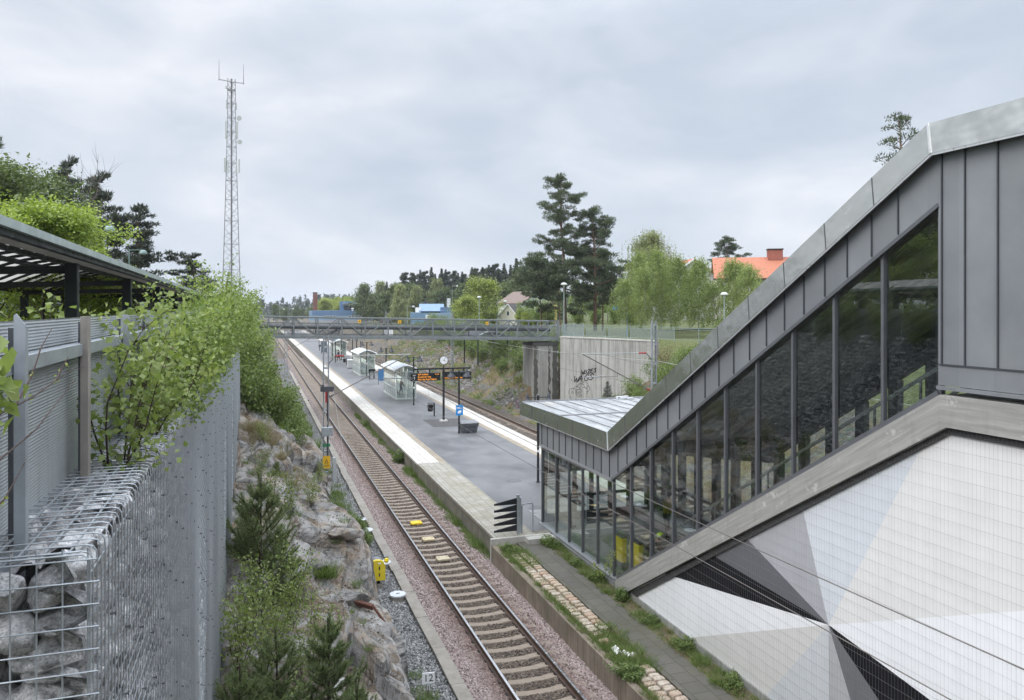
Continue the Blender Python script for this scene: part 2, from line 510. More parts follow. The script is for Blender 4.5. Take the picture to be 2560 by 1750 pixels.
M_ST_PINK = m_stone('pink_stone', PINK); M_ST_BROWN = m_stone('brown_stone', BROWN); M_ST_GREY = m_stone('grey_stone', GREY)

# -- one ground sheet out to the horizon
xs = np.unique(np.concatenate([np.linspace(-4000,-300,14), np.linspace(-300,-14,20), np.arange(-14,-1.3,.8), [-1.2,-1.1,-.9], np.arange(-.5,4.2,.45), np.arange(4.4,22.3,2.0), np.arange(22.3,48,.55), np.linspace(48,300,34), np.linspace(300,4000,16)]))
ys = np.unique(np.concatenate([np.linspace(-300,-10,10), np.arange(-10,69,1.2), [69.5,69.9,70.2], np.arange(71,170,.8), np.linspace(170,520,60), np.linspace(520,5000,40)]))
struct(grid_mesh('ground', xs, ys, ground_h, M_GROUND))

# -- street behind the wall
M_STREET = mat('street_asphalt', (.06,.06,.062), .75, var=.2, scale=1.5, bump=.2, bscale=200)
ob = MB(); ob.box(-11, -1.75, -12, 60, STREET-.5, STREET+.05)
struct(ob.build('street', M_STREET))

# -- track beds
def bed(name, xs_, z_, m, y0, y1, step):
    ys_ = np.arange(y0, y1, step)
    def zf(X, Y):
        return np.interp(X, xs_, z_) + .018*fbm(np.stack([X*2.2, Y*2.2, X*0], -1), 3, 9)
    return struct(grid_mesh(name, np.unique(np.concatenate([xs_, np.linspace(xs_[0], xs_[-1], 28)])), ys_, zf, m))
bed('pink_ballast', [4.9,5.25,5.75,6.0,7.3,7.6,8.6], [-.3,-.2,-.2,-.245,-.245,-.2,-.3], M_BAL_PINK, 6, 150, .35)
bed('brown_ballast', [5.92,6.1,7.2,7.4], [-.235,-.215,-.215,-.235], M_BAL_BROWN, 6, 420, .35)
bed('far_ballast', [4.6,5.4,8.0,8.6], [-.4,-.22,-.22,-.32], M_BAL_BROWN, 149.5, 620, 2)
bed('gravel_verge', [3.2,3.9,4.6,5.05], [-.28,-.3,-.32,-.36], M_BAL_GREY, 6, 150, .35)
bed('second_ballast', [17.0,17.9,20.6,22.0,23.2], [-.3,-.2,-.2,-.42,-.4], M_BAL_BROWN, 6, 620, .8)

# -- loose stones on the beds, dense where the picture is close enough to show them
rng = np.random.default_rng(11)
def scatter(n, x0, x1, y0, y1, size, zf, m, name, level=0, power=1.0, flat=.7):
    y = y0 + (y1-y0)*rng.random(n)**power; x = rng.uniform(x0, x1, n)
    keep = (np.abs(x-5.9) > .06) & (np.abs(x-7.41) > .06)
    x, y = x[keep], y[keep]
    s = size*rng.uniform(.6, 1.4, len(x))
    z = zf(x, y) + s*.25
    o = stones(name, np.stack([x,y,z],1), s, m, rng, level, flat)
    return tag(o, kind='stuff')
zp = lambda x, y: np.interp(x, [4.9,5.25,5.75,6.0,7.3,7.6,8.6], [-.3,-.2,-.19,-.2,-.2,-.19,-.3])
def sleeper_gap(o): return o
scatter(26000, 4.98, 5.8, 14, 62, .032, zp, M_ST_PINK, 'ballast_stones', power=1.7)
scatter(26000, 7.48, 8.5, 14, 62, .032, zp, M_ST_PINK, 'ballast_stones', power=1.7)
scatter(15000, 3.75, 4.66, 13, 50, .035, lambda x,y: np.interp(x,[3.2,3.9,4.6,5.05],[-.28,-.3,-.32,-.36]), M_ST_GREY, 'gravel_stones', power=1.5)
# between the sleepers only
yk = np.concatenate([12.3 + .62*k + rng.uniform(.13,.49,260) for k in range(75)]); xk = rng.uniform(5.35, 8.0, len(yk))
s_ = .03*rng.uniform(.6,1.4,len(yk)); kp = (np.abs(xk-5.9) > .08) & (np.abs(xk-7.41) > .08); xk, yk, s_ = xk[kp], yk[kp], s_[kp]
tag(stones('ballast_stones', np.stack([xk, yk, -.212+s_*.1],1), s_, M_ST_BROWN, rng, 0, .7), kind='stuff')

# -- sleepers and rails: each track is a thing
M_RAIL_TOP = mat('rail_head', (.62,.62,.63), .22, 1.0, var=.05)
M_RAIL = mat('rail_rust', (.085,.052,.038), .75, .1, var=.3, scale=8, bump=.2)
M_SLEEPER = mat('concrete_sleeper', (.25,.205,.16), .85, var=.25, scale=2.2, bump=.25, bscale=90, dirt=((.15,.10,.07), .5, 2.5))
M_CLIP = mat('rail_clip', (.035,.03,.028), .6, .4)
def rail(name, x, y0, y1, parent):
    b = MB()
    pr = [(-.075,-.172),(.075,-.172),(.075,-.158),(.012,-.14),(.012,-.05),(.036,-.035),(.036,-.008),(.03,0),(-.03,0),(-.036,-.008),(-.036,-.035),(-.012,-.05),(-.012,-.14),(-.075,-.158)]
    n = len(pr); ys_ = [y0, y1]
    v = [(x+a, y, z) for y in ys_ for a, z in pr]
    f = [(i, (i+1)%n, n+(i+1)%n, n+i) for i in range(n)]; b.add(v, f, 1)
    b.m[7] = 0
    o = b.build(name, [M_RAIL_TOP, M_RAIL], parent)
    return o
def sleeper_shape(b, x, y, jit=0):
    w = .13
    prof = [(-1.25,-.185),(-1.25,-.19),(-.95,-.172),(-.55,-.172),(-.3,-.205),(.3,-.205),(.55,-.172),(.95,-.172),(1.25,-.19),(1.25,-.185)]
    xs_ = [p[0] for p in prof[1:-1]]; zs_ = [p[1] for p in prof[1:-1]]; n = len(xs_); v = []
    for px, pz in zip(xs_, zs_):
        v += [(x+px, y-w-.03, -.38), (x+px, y-w+.01, pz-.012), (x+px, y-w+.03, pz), (x+px, y+w-.03, pz), (x+px, y+w-.01, pz-.012), (x+px, y+w+.03, -.38)]
    f = []
    for i in range(n-1):
        for k in range(5): f.append((i*6+k, (i+1)*6+k, (i+1)*6+k+1, i*6+k+1))
    f += [tuple(range(6)), tuple((n-1)*6+k for k in range(5,-1,-1))]
    b.add(v, f, 0)
    for rx in (-.755, .755):
        for s in (-1, 1):
            b.box(x+rx+s*.085-.03, x+rx+s*.085+.03, y-.06, y+.06, -.175, -.15, 1)
            b.tube([(x+rx+s*.1, y-.05, -.145), (x+rx+s*.13, y, -.125), (x+rx+s*.1, y+.05, -.145)], .014, 4, 1)
def track(xc, name, label, near_y0, y1, step=.62):
    t = thing(name, label, 'railway track', (xc, near_y0, -.17))
    inv = lambda o: setattr(o, 'location', (0, -near_y0, .17))
    for s in (-1, 1):
        o = rail('rail', s*.755, near_y0, y1, t); inv(o)
    proto = MB(); sleeper_shape(proto, 0, 0); po = None
    ny = 0; y = near_y0 + .3
    while ny < 98:
        if po is None: po = proto.build('sleeper', [M_SLEEPER, M_CLIP], t); o = po
        else: o = po.copy(); COL.objects.link(o); o.parent = t
        o.location = (0, y-near_y0, .17); o.rotation_euler = (0, 0, random.uniform(-.008,.008)); y += step; ny += 1
    b = MB()
    while y < min(y1, 260): sleeper_shape(b, 0, y - near_y0); y += step
    o = b.build('distant_sleepers', [M_SLEEPER, M_CLIP], t); o.location = (0, 0, .17); o['kind'] = 'stuff'
    return t
random.seed(3)
track(TRK1, 'railway_track', 'nearer railway track with shiny rail heads between the rock and the platform', 12, 640)
track(TRK2, 'railway_track', 'rusty far railway track between the platform and the stony slope', 12, 640)

# -- platform
def m_asphalt_wet():
    n = NT('wet_asphalt'); p = n.coord('World')
    a = n.noise(p, .35, 5, .6, .4); b = n.noise(p, 26, 3, .6); c = n.noise(n.coord('World', (1,.35,1)), .9, 5, .6)
    k = n.ramp(n.math('ADD', n.math('MULTIPLY', a, .6), n.math('MULTIPLY', c, .4)), (.35, 0.0), (.62, 1.0))
    col = n.mix(k, (.095,.095,.098), (.178,.179,.184))
    col = n.mix(.35, col, n.ramp(b, (.35, .45), (.65, 1.0)), 'MULTIPLY')
    n.set(col, n.ramp(k, (.0, .3), (1.0, .6)), 0, .5); n.bump(b, .12, .004); return n.mat
M_ASPH = m_asphalt_wet()
def m_slabs(name, c1, c2, mortar, w, h, dirt=(.2,.17,.1), dk=.4, off=.5, rough=.55):
    n = NT(name); p = n.coord('World'); s = n.sepz(p)
    cb = n.n('ShaderNodeCombineXYZ'); n.put(cb.inputs[0], s[1]); n.put(cb.inputs[1], s[0])
    br = n.n('ShaderNodeTexBrick'); n.put(br.inputs['Vector'], cb.outputs[0]); br.offset = off
    n.put(br.inputs['Color1'], c1); n.put(br.inputs['Color2'], c2); n.put(br.inputs['Mortar'], mortar)
    br.inputs['Scale'].default_value = 1; br.inputs['Mortar Size'].default_value = .012; br.inputs['Mortar Smooth'].default_value = .2
    br.inputs['Brick Width'].default_value = w; br.inputs['Row Height'].default_value = h
    col = n.mix(n.ramp(n.noise(p, .9, 6, .65), (.42, 0.0), (.72, dk)), br.outputs[0], dirt)
    col = n.mix(.4, col, n.ramp(n.noise(n.coord('World',(1,.25,1)), 5, 4, .6), (.3, .62), (.7, 1.0)), 'MULTIPLY')
    n.set(col, rough, 0, .45); n.bump(n.math('SUBTRACT', 1.0, br.outputs['Fac']), .35, .01); return n.mat
M_WHITE_SLAB = m_slabs('white_edge_slab', (.60,.58,.535), (.5,.48,.435), (.2,.18,.15), 1.0, .4, (.42,.36,.27), .5)
M_TAN = m_slabs('tan_strip', (.36,.3,.22), (.3,.25,.19), (.13,.11,.09), .5, .2, (.2,.16,.11), .5)
M_PAVER = m_slabs('platform_paver', (.38,.355,.31), (.30,.28,.24), (.09,.09,.06), .36, .36, (.2,.18,.1), .65)
M_CONC_EDGE = mat('platform_concrete', (.2,.185,.15), .85, var=.3, scale=1.8, bump=.3, streak=((.06,.055,.035), .75), dirt=((.07,.08,.035), .5, 1.2), coord='World')
b = MB(); b.box(PLX0+1.6, PLX1-1.6, 28.1, 300, -.3, PLZ); struct(b.build('platform', M_ASPH))
for nm, x0, x1, y0, y1, m in [('edge_paving', PLX0-.04, PLX0+1.22, 42.3, 300, M_WHITE_SLAB), ('tactile_strip', PLX0+1.22, PLX0+1.6, 42.3, 300, M_TAN),
                              ('edge_paving', PLX1-1.22, PLX1+.04, 28, 300, M_WHITE_SLAB), ('tactile_strip', PLX1-1.6, PLX1-1.22, 28, 300, M_TAN),
                              ('old_paving', PLX0-.04, PLX0+1.6, 27.75, 42.3, M_PAVER)]:
    b = MB(); b.box(x0, x1, y0, y1, PLZ-.1, PLZ+.004); struct(b.build(nm, m))
b = MB(); b.box(PLX0+1.6, PLX1-1.6, 27.75, 28.1, -.3, PLZ+.003); struct(b.build('platform_end', M_CONC_EDGE))
b = MB()
y = 27.8; random.seed(5)
while y < 300:                                # face of precast panels, each a little proud of its neighbour
    L = 2.4; d = random.uniform(0, .025)
    b.box(PLX0+.05-d, PLX0+.3, y+.012, y+L-.012, -.55, PLZ-.101); y += L
b.box(PLX1-.3, PLX1-.05, 27.8, 300, -.55, PLZ-.101)
struct(b.build('platform_wall', M_CONC_EDGE))
# manhole covers flush in the asphalt
for (x, y, r) in ((12.3, 36.6, .36), (11.6, 31.3, .42)):
    b = MB(); b.lathe([(r,0),(r,.006),(r*.86,.006),(r*.84,.003),(0.001,.003)], 28, (x, y, PLZ)); o = b.build('manhole_cover', mat('cast_iron', (.13,.13,.135), .6, .3, var=.2, scale=9))
    tag(o, 'round iron manhole cover in the asphalt, ' + ('the one farther from the spiked barrier' if y > 33 else 'the one just behind the spiked barrier'), 'manhole cover', 'manhole covers in the platform')
# darker patch of newer asphalt round the clock
b = MB(); b.box(12.2, 15.0, 54.7, 58.6, PLZ-.05, PLZ+.004); struct(b.build('asphalt_patch', mat('new_asphalt', (.06,.055,.055), .6, var=.15, bump=.2, bscale=200, coord='World')))

# -- the disused low platform in front of the stair hall
LOWZ = .4
M_OLDWALL = mat('old_platform_wall', (.21,.175,.135), .9, var=.3, scale=1.4, bump=.35, streak=((.09,.06,.04), .8), dirt=((.12,.13,.06), .45, 1.0), coord='World')
M_DARKPAVE = m_slabs('dark_paver', (.135,.125,.108), (.105,.098,.085), (.05,.05,.03), .5, .5, (.09,.09,.04), .6, off=.5)
M_MOSS = mat('mossy_soil', (.1,.085,.045), .95, var=.45, scale=3, bump=.6, bscale=30, dirt=((.07,.1,.025), .8, 2.2), coord='World')
b = MB(); y = 2.0
while y < 27.6:
    b.box(8.36, 8.56, y+.008, y+2.2-.008 if y+2.2 < 27.6 else 27.6, -.6, LOWZ-.02); y += 2.2
struct(b.build('low_platform_wall', M_OLDWALL))
b = MB(); b.box(8.56, 9.36, 2, 27.7, -.3, LOWZ-.06); struct(b.build('soil_strip', M_MOSS))
b = MB(); b.box(9.36, 10.32, 2, 27.7, -.3, LOWZ); struct(b.build('paved_strip', M_DARKPAVE))
b = MB(); b.box(10.32, 10.9, 2, 27.7, -.3, LOWZ-.03); struct(b.build('weedy_strip', M_MOSS))
b = MB(); b.box(8.36, 10.75, 27.6, 27.75, -.3, PLZ); b.box(9.7, 10.8, 27.2, 27.6, -.3, PLZ-.02); struct(b.build('platform_step', mat('step_concrete', (.42,.41,.38), .8, var=.2, bump=.2, coord='World')))
def m_sett():
    n = NT('granite_sett'); g = n.n('ShaderNodeNewGeometry'); p = n.coord('World')
    a = n.ramp(g.outputs['Random Per Island'], (0, (.42,.37,.3)), (.4, (.52,.47,.4)), (.7, (.42,.31,.235)), (1, (.48,.42,.32)))
    c = n.mix(n.ramp(n.noise(p, 9, 6, .7), (.42, 0.0), (.68, .8)), a, (.26,.16,.1))
    c = n.mix(n.ramp(n.noise(p, 3.1, 5, .7), (.55, 0.0), (.75, .8)), c, (.13,.13,.06))
    n.set(c, .85, 0, .3); n.bump(n.noise(p, 40, 4), .5, .01); return n.mat
M_SETT = m_sett()
bv, bf = ICO[2]
vs_, fs_ = [], []; random.seed(8); k = 0
for row, xc in enumerate((8.81, 9.15)):
    y = 2.0
    while y < 26.4:
        w = random.uniform(.2, .27)
        if not (14.9 > y > 13.2 and random.random() < .6) and not (19.3 > y > 16.9 and random.random() < .82):
            P = bv.copy(); P = np.sign(P)*np.abs(P)**.38          # a rounded block
            P = P/np.abs(P).max(0)*np.array([.138, w*.41, .08])*(1+.06*fbm(bv*2+k*3.1, 2, 4)[:,None])
            a = random.uniform(-.06, .06); ca, sa = math.cos(a), math.sin(a)
            P = P @ np.array([[ca,sa,0],[-sa,ca,0],[0,0,1]]) + np.array([xc+random.uniform(-.02,.02), y+w/2, LOWZ-.035+random.uniform(-.02,.012)])
            vs_.append(P); fs_.append(bf+k*len(bv)); k += 1
        y += w
struct(npmesh('granite_setts', np.concatenate(vs_), np.concatenate(fs_), M_SETT, smooth=True))

# -- bedrock outcrop in the cutting
def m_rock():
    n = NT('gneiss'); p = n.coord('World')
    w = n.noise(p, .8, 5, .6, .6)
    band = n.noise(n.coord('World', (.9, .35, 2.4)), 1.6, 7, .62, .8)
    grain = n.noise(p, 22, 5, .7)
    c = n.ramp(band, (.28, (.11,.105,.10)), (.42, (.22,.212,.20)), (.55, (.34,.325,.305)), (.72, (.47,.45,.42)))
    c = n.mix(n.ramp(n.noise(p, 1.0, 6, .62), (.5, 0.0), (.68, .75)), c, (.36,.25,.145))
    c = n.mix(n.ramp(n.noise(p, .42, 4, .6), (.58, 0.0), (.74, .65)), c, (.40,.22,.1))
    c = n.mix(.5, c, n.ramp(grain, (.3, .4), (.62, 1.0)), 'MULTIPLY')
    g = n.n('ShaderNodeNewGeometry'); up = n.sepz(g.outputs['Normal'])[2]
    soil = n.math('MULTIPLY', n.ramp(up, (.68, 0.0), (.92, 1.0)), n.ramp(w, (.50, 0.0), (.56, 1.0)))
    soilc = n.ramp(n.noise(p, 6, 5, .7), (.3, (.06,.045,.03)), (.6, (.16,.12,.085)), (.75, (.07,.085,.03)))
    c = n.mix(soil, c, soilc)
    black = n.math('MULTIPLY', n.ramp(up, (.35, 1.0), (.7, 0.0)), n.ramp(n.noise(n.coord('World',(3,3,.7)), 1.3, 5, .65), (.45, 0.0), (.62, .8)))
    c = n.mix(black, c, (.055,.052,.05))
    c = n.mix(n.ramp(n.noise(p, 14, 4, .7), (.64, 0.0), (.7, .75)), c, (.05,.05,.045))
    n.set(c, .78, 0, .35)
    crk = n.noise(n.coord('World', (.8,.45,1.6)), 1.1, 6, .55, 1.2)
    h = n.math('ADD', n.math('MULTIPLY', grain, .5), n.ramp(n.math('ABSOLUTE', n.math('SUBTRACT', crk, .5)), (.0, 0.0), (.02, 1.0)))
    n.bump(n.math('ADD', h, n.math('MULTIPLY', band, 1.5)), .9, .05); return n.mat
M_ROCK = m_rock()
Yk = [8, 12, 15, 18, 20.3, 21.6, 24, 27, 30, 33, 37, 42, 50]
ZW = [1.0,1.3,1.6, 1.9, 2.2, 2.7, 3.1, 3.5, 4.0, 4.3, 4.5, 4.8, 4.6]      # by the wall
ZE = [.3, .5, .65, .85, .95, .75, .7, 1.8, 2.3, 1.95, 1.7, 1.7, 1.6]       # by the brink
XE = [3.0,3.1,3.2, 3.3, 3.4, 3.35,3.2,3.0,2.6,2.5, 2.5, 2.4,2.2]
nu, nv = 170, 640
u = np.linspace(0, 1, nu); v = np.linspace(0, 1, nv)
U, Vv = np.meshgrid(u, v)
Yb = 8.5 + 38.5*Vv
zw, ze, xe = np.interp(Yb, Yk, ZW), np.interp(Yb, Yk, ZE), np.interp(Yb, Yk, XE)
xe = xe + .32*fbm(np.stack([Yb*.55, Yb*0, Yb*0], -1), 4, 21) - .12
tt = np.clip(U/.66, 0, 1); tf = np.clip((U-.66)/.34, 0, 1)
Xb = (-.95 + (xe+.95)*tt) + (3.95-xe)*tf**.8
Zt = zw + (ze-zw)*(tt**1.15)
Zb = Zt - (ze+.55)*tf**1.15
# ledges and joints
P3 = np.stack([Xb*.5, Yb*.3, Zb*.8], -1)
seg = np.hypot(np.hypot(np.diff(Xb, axis=1), np.diff(Zb, axis=1)), 0); Sp = np.concatenate([np.zeros((nv,1)), np.cumsum(seg, 1)], 1)
def facets(cell, sx, sy, seed, off, tilt, warp):
    """blocks with flat, tilted faces"""
    wq = fbm(np.stack([Sp*.7/cell, Yb*.5/cell, Sp*0], -1), 3, seed+9)*warp
    A = (Sp*sx + wq)/cell; Bq = (Yb*sy + .35*Sp + wq)/cell
    Ia, Ib = np.floor(A).astype(np.int64), np.floor(Bq).astype(np.int64)
    def hh(ix, iy, k):
        n_ = (ix*374761393 + iy*668265263 + k*974634777 + seed*83492791) & 0xffffffff
        n_ = ((n_ ^ (n_ >> 13)) * 1274126177) & 0xffffffff
        return ((n_ ^ (n_ >> 16)) & 0xffffffff)/4294967295.0
    b1 = np.full(A.shape, 9.); b2 = np.full(A.shape, 9.); out = np.zeros(A.shape)
    for dx in (-1,0,1):
        for dy in (-1,0,1):
            ix, iy = Ia+dx, Ib+dy; cx_, cy_ = ix+.08+.84*hh(ix,iy,1), iy+.08+.84*hh(ix,iy,2)
            q = np.hypot(A-cx_, Bq-cy_)
            val = off*(hh(ix,iy,3)-.5) + tilt*((A-cx_)*(hh(ix,iy,4)-.35)*2 + (Bq-cy_)*(hh(ix,iy,5)-.5)*2)*cell
            nearer = q < b1; b2 = np.where(nearer, b1, np.minimum(b2, q)); out = np.where(nearer, val, out); b1 = np.where(nearer, q, b1)
    return out, b2-b1
d = .45*fbm(P3, 3, 31, .36)
f1, g1 = facets(2.6, 1.0, .55, 3, .75, .16, .5); f2, g2 = facets(1.0, 1.0, .6, 8, .26, .22, .35); f3, g3 = facets(.42, 1.0, .7, 14, .07, .22, .2)
mid_ = smoothstep(-.25, .25, fbm(np.stack([Yb*.3, Sp*.4, Sp*0], -1), 2, 91))          # some faces stay smooth, others are shattered
d += f1 - .14*np.exp(-(g1/.05)**2) + (f2 - .07*np.exp(-(g2/.06)**2))*(.35+.65*mid_) + f3*(.25+.75*mid_)*(.5+.5*tf)
d += .008*fbm(np.stack([Xb*7, Yb*6, Zb*7], -1), 3, 61)
nx_ = .15 + .85*smoothstep(0, .35, tf); nz_ = 1.0 - .75*smoothstep(0, .5, tf)
edge = smoothstep(0, .05, U)*(1-smoothstep(.97, 1, U))
Xr = np.minimum(Xb + d*nx_*edge, 3.74); Zr = Zb + d*nz_*edge
i = np.arange(nv-1)[:,None]*nu + np.arange(nu-1)[None]
ROCKF = np.stack([i, i+1, i+nu+1, i+nu], -1).reshape(-1,4)
struct(npmesh('bedrock', np.stack([Xr, Yb, Zr], -1).reshape(-1,3), ROCKF, M_ROCK, smooth=True))
_rk = np.stack([Xr.ravel(), Yb.ravel(), Zr.ravel()], 1)
def rock_z(x, y):
    q = (_rk[:,0]-x)**2 + (_rk[:,1]-y)**2
    return float(_rk[np.argsort(q)[:4], 2].max())

def boulder(label, loc, size, seed, group='boulders lying on the rock ledge'):
    bv, bf = ICO[3]
    d = 1 + .35*fbm(bv*1.3+seed*7.7, 4, seed)
    q = np.random.default_rng(seed).normal(size=(7,3)); q /= np.linalg.norm(q, axis=1)[:,None]
    P = bv*d[:,None]
    for k in np.concatenate([q, -q[::-1]*.98+.2*q]):    # knock flat facets off
        k = k/np.linalg.norm(k); h = P @ k; P = P - np.maximum(h-.6, 0)[:,None]*k
    P = P*np.array(size)
    o = npmesh('boulder', P, bf, M_ROCK, smooth=False); o.location = loc
    return tag(o, label, 'boulder', group)
for i_, (lab, x, y, s) in enumerate([
    ('pale ochre boulder beside the bare soil, behind the young pines', .95, 20.4, (.75,.7,.42)),
    ('rounded grey boulder on the soil just left of the yellow cabinet', 2.75, 25.4, (.62,.4,.3)),
    ('long pale boulder carrying the rusty beam', 2.6, 22.6, (.8,.42,.32)),
    ('low ochre slab of rock below the bare soil', 1.7, 22.0, (.5,.6,.25)),
    ('small pale stone in the soil beside the grass tuft', 1.9, 24.4, (.28,.22,.18))]):
    boulder(lab, (x, y, rock_z(x, y)+s[2]*.35), s, i_+3)
# pebbles on the soil
pr = np.random.default_rng(4); n_ = 420
px, py = pr.uniform(1.0, 3.2, n_), pr.uniform(19, 27, n_)
pz = np.array([rock_z(a, b_) for a, b_ in zip(px, py)])
tag(stones('pebbles', np.stack([px,py,pz+.01],1), .022*pr.uniform(.4,2.0,n_), m_stone('pebble', [(.2,.16,.13),(.4,.37,.33),(.3,.24,.19)]), pr, 0, .6), kind='stuff')

# -- broken rock on the slope beyond the second track
n_ = 9000; px = 22.6 + 10.5*pr.random(n_)**1.2; py = 70.5 + 90*pr.random(n_)**1.2
kp = (fbm(np.stack([px*.25, py*.18, px*0], 1), 3, 77) > -.15); px, py = px[kp], py[kp]
pz = ground_h(px, py); kp = pz < 5.2
tag(stones('slope_stones', np.stack([px,py,pz],1)[kp], (.2*pr.uniform(.4,1.5,len(px)))[kp], m_stone('slope_stone', [(.11,.105,.1),(.2,.19,.18),(.16,.145,.13),(.28,.265,.25)]), pr, 0, .7), kind='stuff')

# -- cable trough: concrete covers end to end along the track
M_TROUGH = mat('trough_concrete', (.26,.235,.2), .8, var=.18, scale=3, bump=.25, dirt=((.15,.12,.09), .5, 2), coord='World')
t = thing('cable_trough', 'long concrete cable trough of flat covers running beside the nearer track', 'cable trough', (4.82, 10, -.3))
b = MB(); b.box(-.14, .14, 0, 110, -.2, .07); b.build('channel', M_TROUGH, t)
random.seed(12); y = 0; protos = None
for k in range(48):
    L = 2.2; o = None
    if protos is None:
        b = MB(); b.cbox(-.18, .18, .008, L-.008, .07, .135, .008); protos = b.build('cover', M_TROUGH, t); o = protos
    else: o = protos.copy(); COL.objects.link(o); o.parent = t
    o.location = (random.uniform(-.012,.012), y, random.uniform(-.006,.006)); o.rotation_euler = (0, 0, random.uniform(-.012,.012)); y += L
# ================================================================ STATION STAIR HALL
FX = 10.9                                    # facade plane, parallel to the tracks
M_FASCIA = None
def m_sheet(name, col, rough, bumpk, metal=.9, scale=.55):
    n = NT(name); p = n.coord('World')
    a = n.noise(p, scale, 3, .5, .3); b = n.noise(p, 4, 5, .6)
    n.set(n.mix(.14, col, n.ramp(b, (.3, .55), (.7, 1.0)), 'MULTIPLY'), n.ramp(b, (.3, rough*.9), (.7, rough*1.15)), metal, .5)
    n.bump(n.math('ADD', a, n.math('MULTIPLY', n.noise(p, 1.9, 2), .35)), bumpk, .35); return n.mat
M_FASCIA = m_sheet('stainless_fascia', (.52,.53,.50), .24, .22)
M_ZINC = mat('zinc_cladding', (.225,.236,.250), .5, .3, var=.1, scale=.8, bump=.25, bscale=1.3, coord='World', dirt=((.27,.28,.285), .4, 1.1))
_n = M_ZINC.node_tree; _b = _n.nodes['Principled BSDF']; _src = _b.inputs['Base Color'].links[0].from_socket      # every sheet weathers to its own tone
_g = _n.nodes.new('ShaderNodeNewGeometry'); _s = _n.nodes.new('ShaderNodeSeparateXYZ'); _n.links.new(_g.outputs['Position'], _s.inputs[0])
_f = _n.nodes.new('ShaderNodeMath'); _f.operation = 'MULTIPLY_ADD'; _f.inputs[1].default_value = 1/.62; _f.inputs[2].default_value = .55; _n.links.new(_s.outputs[1], _f.inputs[0])
_fl = _n.nodes.new('ShaderNodeMath'); _fl.operation = 'FLOOR'; _n.links.new(_f.outputs[0], _fl.inputs[0])
_w = _n.nodes.new('ShaderNodeTexWhiteNoise'); _w.noise_dimensions = '1D'; _n.links.new(_fl.outputs[0], _w.inputs['W'])
_r = _n.nodes.new('ShaderNodeMapRange'); _r.inputs[3].default_value = .9; _r.inputs[4].default_value = 1.08; _n.links.new(_w.outputs[0], _r.inputs[0])
_v = _n.nodes.new('ShaderNodeVectorMath'); _v.operation = 'SCALE'; _n.links.new(_src, _v.inputs[0]); _n.links.new(_r.outputs[0], _v.inputs['Scale']); _n.links.new(_v.outputs[0], _b.inputs['Base Color'])
M_FRAME = mat('window_frame', (.115,.12,.13), .45, .2, var=.1)
M_SEAM = mat('zinc_seam', (.075,.08,.088), .5, .35, var=.1)
def m_roofsheet():
    n = NT('wet_roof_sheet'); p = n.coord('World')
    k = n.noise(n.coord('World', (2.2, .35, 1)), 1.6, 5, .6, .5)
    c = n.ramp(k, (.3, (.16,.165,.17)), (.55, (.34,.35,.355)), (.75, (.48,.48,.49)))
    c = n.mix(n.ramp(n.noise(p, .9, 5, .6), (.58, 0.0), (.72, .6)), c, (.33,.26,.18))
    n.set(c, n.ramp(k, (.35, .55), (.65, .38)), 0, .4); n.bump(n.noise(p, 2.5, 3), .05, .05); return n.mat
M_ROOFSH = m_roofsheet()
def m_boardconc():
    n = NT('board_marked_concrete'); g = n.coord('Object'); q = n.sepz(g)      # boards run along the beam: up the slope, then level
    w_ = n.math('ADD', q[2], n.math('MULTIPLY', n.math('MAXIMUM', q[1], -12.1), .5905))
    cb = n.n('ShaderNodeCombineXYZ'); n.put(cb.inputs[0], n.math('MULTIPLY', q[1], .45)); n.put(cb.inputs[1], n.math('MULTIPLY', w_, 6.0))
    bands = n.noise(cb.outputs[0], 1.9, 5, .62)
    c = n.ramp(bands, (.3, (.225,.22,.205)), (.55, (.30,.295,.275)), (.75, (.37,.365,.345)))
    spots = n.noise(g, 1.6, 5, .72)
    c = n.mix(n.ramp(spots, (.6, 0.0), (.65, .6)), c, (.5,.5,.475))
    c = n.mix(n.ramp(n.noise(n.coord('Object', (3,3,.6)), 2, 4), (.55, 0.0), (.75, .25)), c, (.13,.13,.105))
    n.set(c, .8, 0, .35); n.bump(bands, .2, .012); return n.mat
M_BOARD = m_boardconc()
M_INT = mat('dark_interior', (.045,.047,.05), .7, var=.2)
M_FLOOR_IN = mat('hall_floor', (.22,.225,.225), .35, var=.25, scale=1.5)
M_GLASS = glass('window_glass', (.70,.76,.72), 0.0, 1.5)
M_GLASS_THIN = glass('clear_glass', (.9,.94,.92), 0.0, 1.2)

hall = thing('station_hall', 'zinc clad station stair hall with sloping glass side above grey and white triangles', 'station building', (FX, 22, .4))
HI = Matrix.Translation((-FX, -22, -.4))
def H(b, name, mats, smooth=False, parent=None):
    if parent is None:
        b.v = [(x-FX, y-22, z-.4) for x, y, z in b.v]
        return b.build(name, mats, hall, smooth)
    b.v = [(x-FX, y-22, z-.4) for x, y, z in b.v]
    return b.build(name, mats, parent, smooth)
SL = .5905                                   # slope of the stair
def sill(y): return .64 if y > 22.06 else min(7.86, .66 + SL*(22.06-y))
def head(y): return 3.80 if y > 22.47 else min(11.07, 3.80 + .5815*(22.47-y))

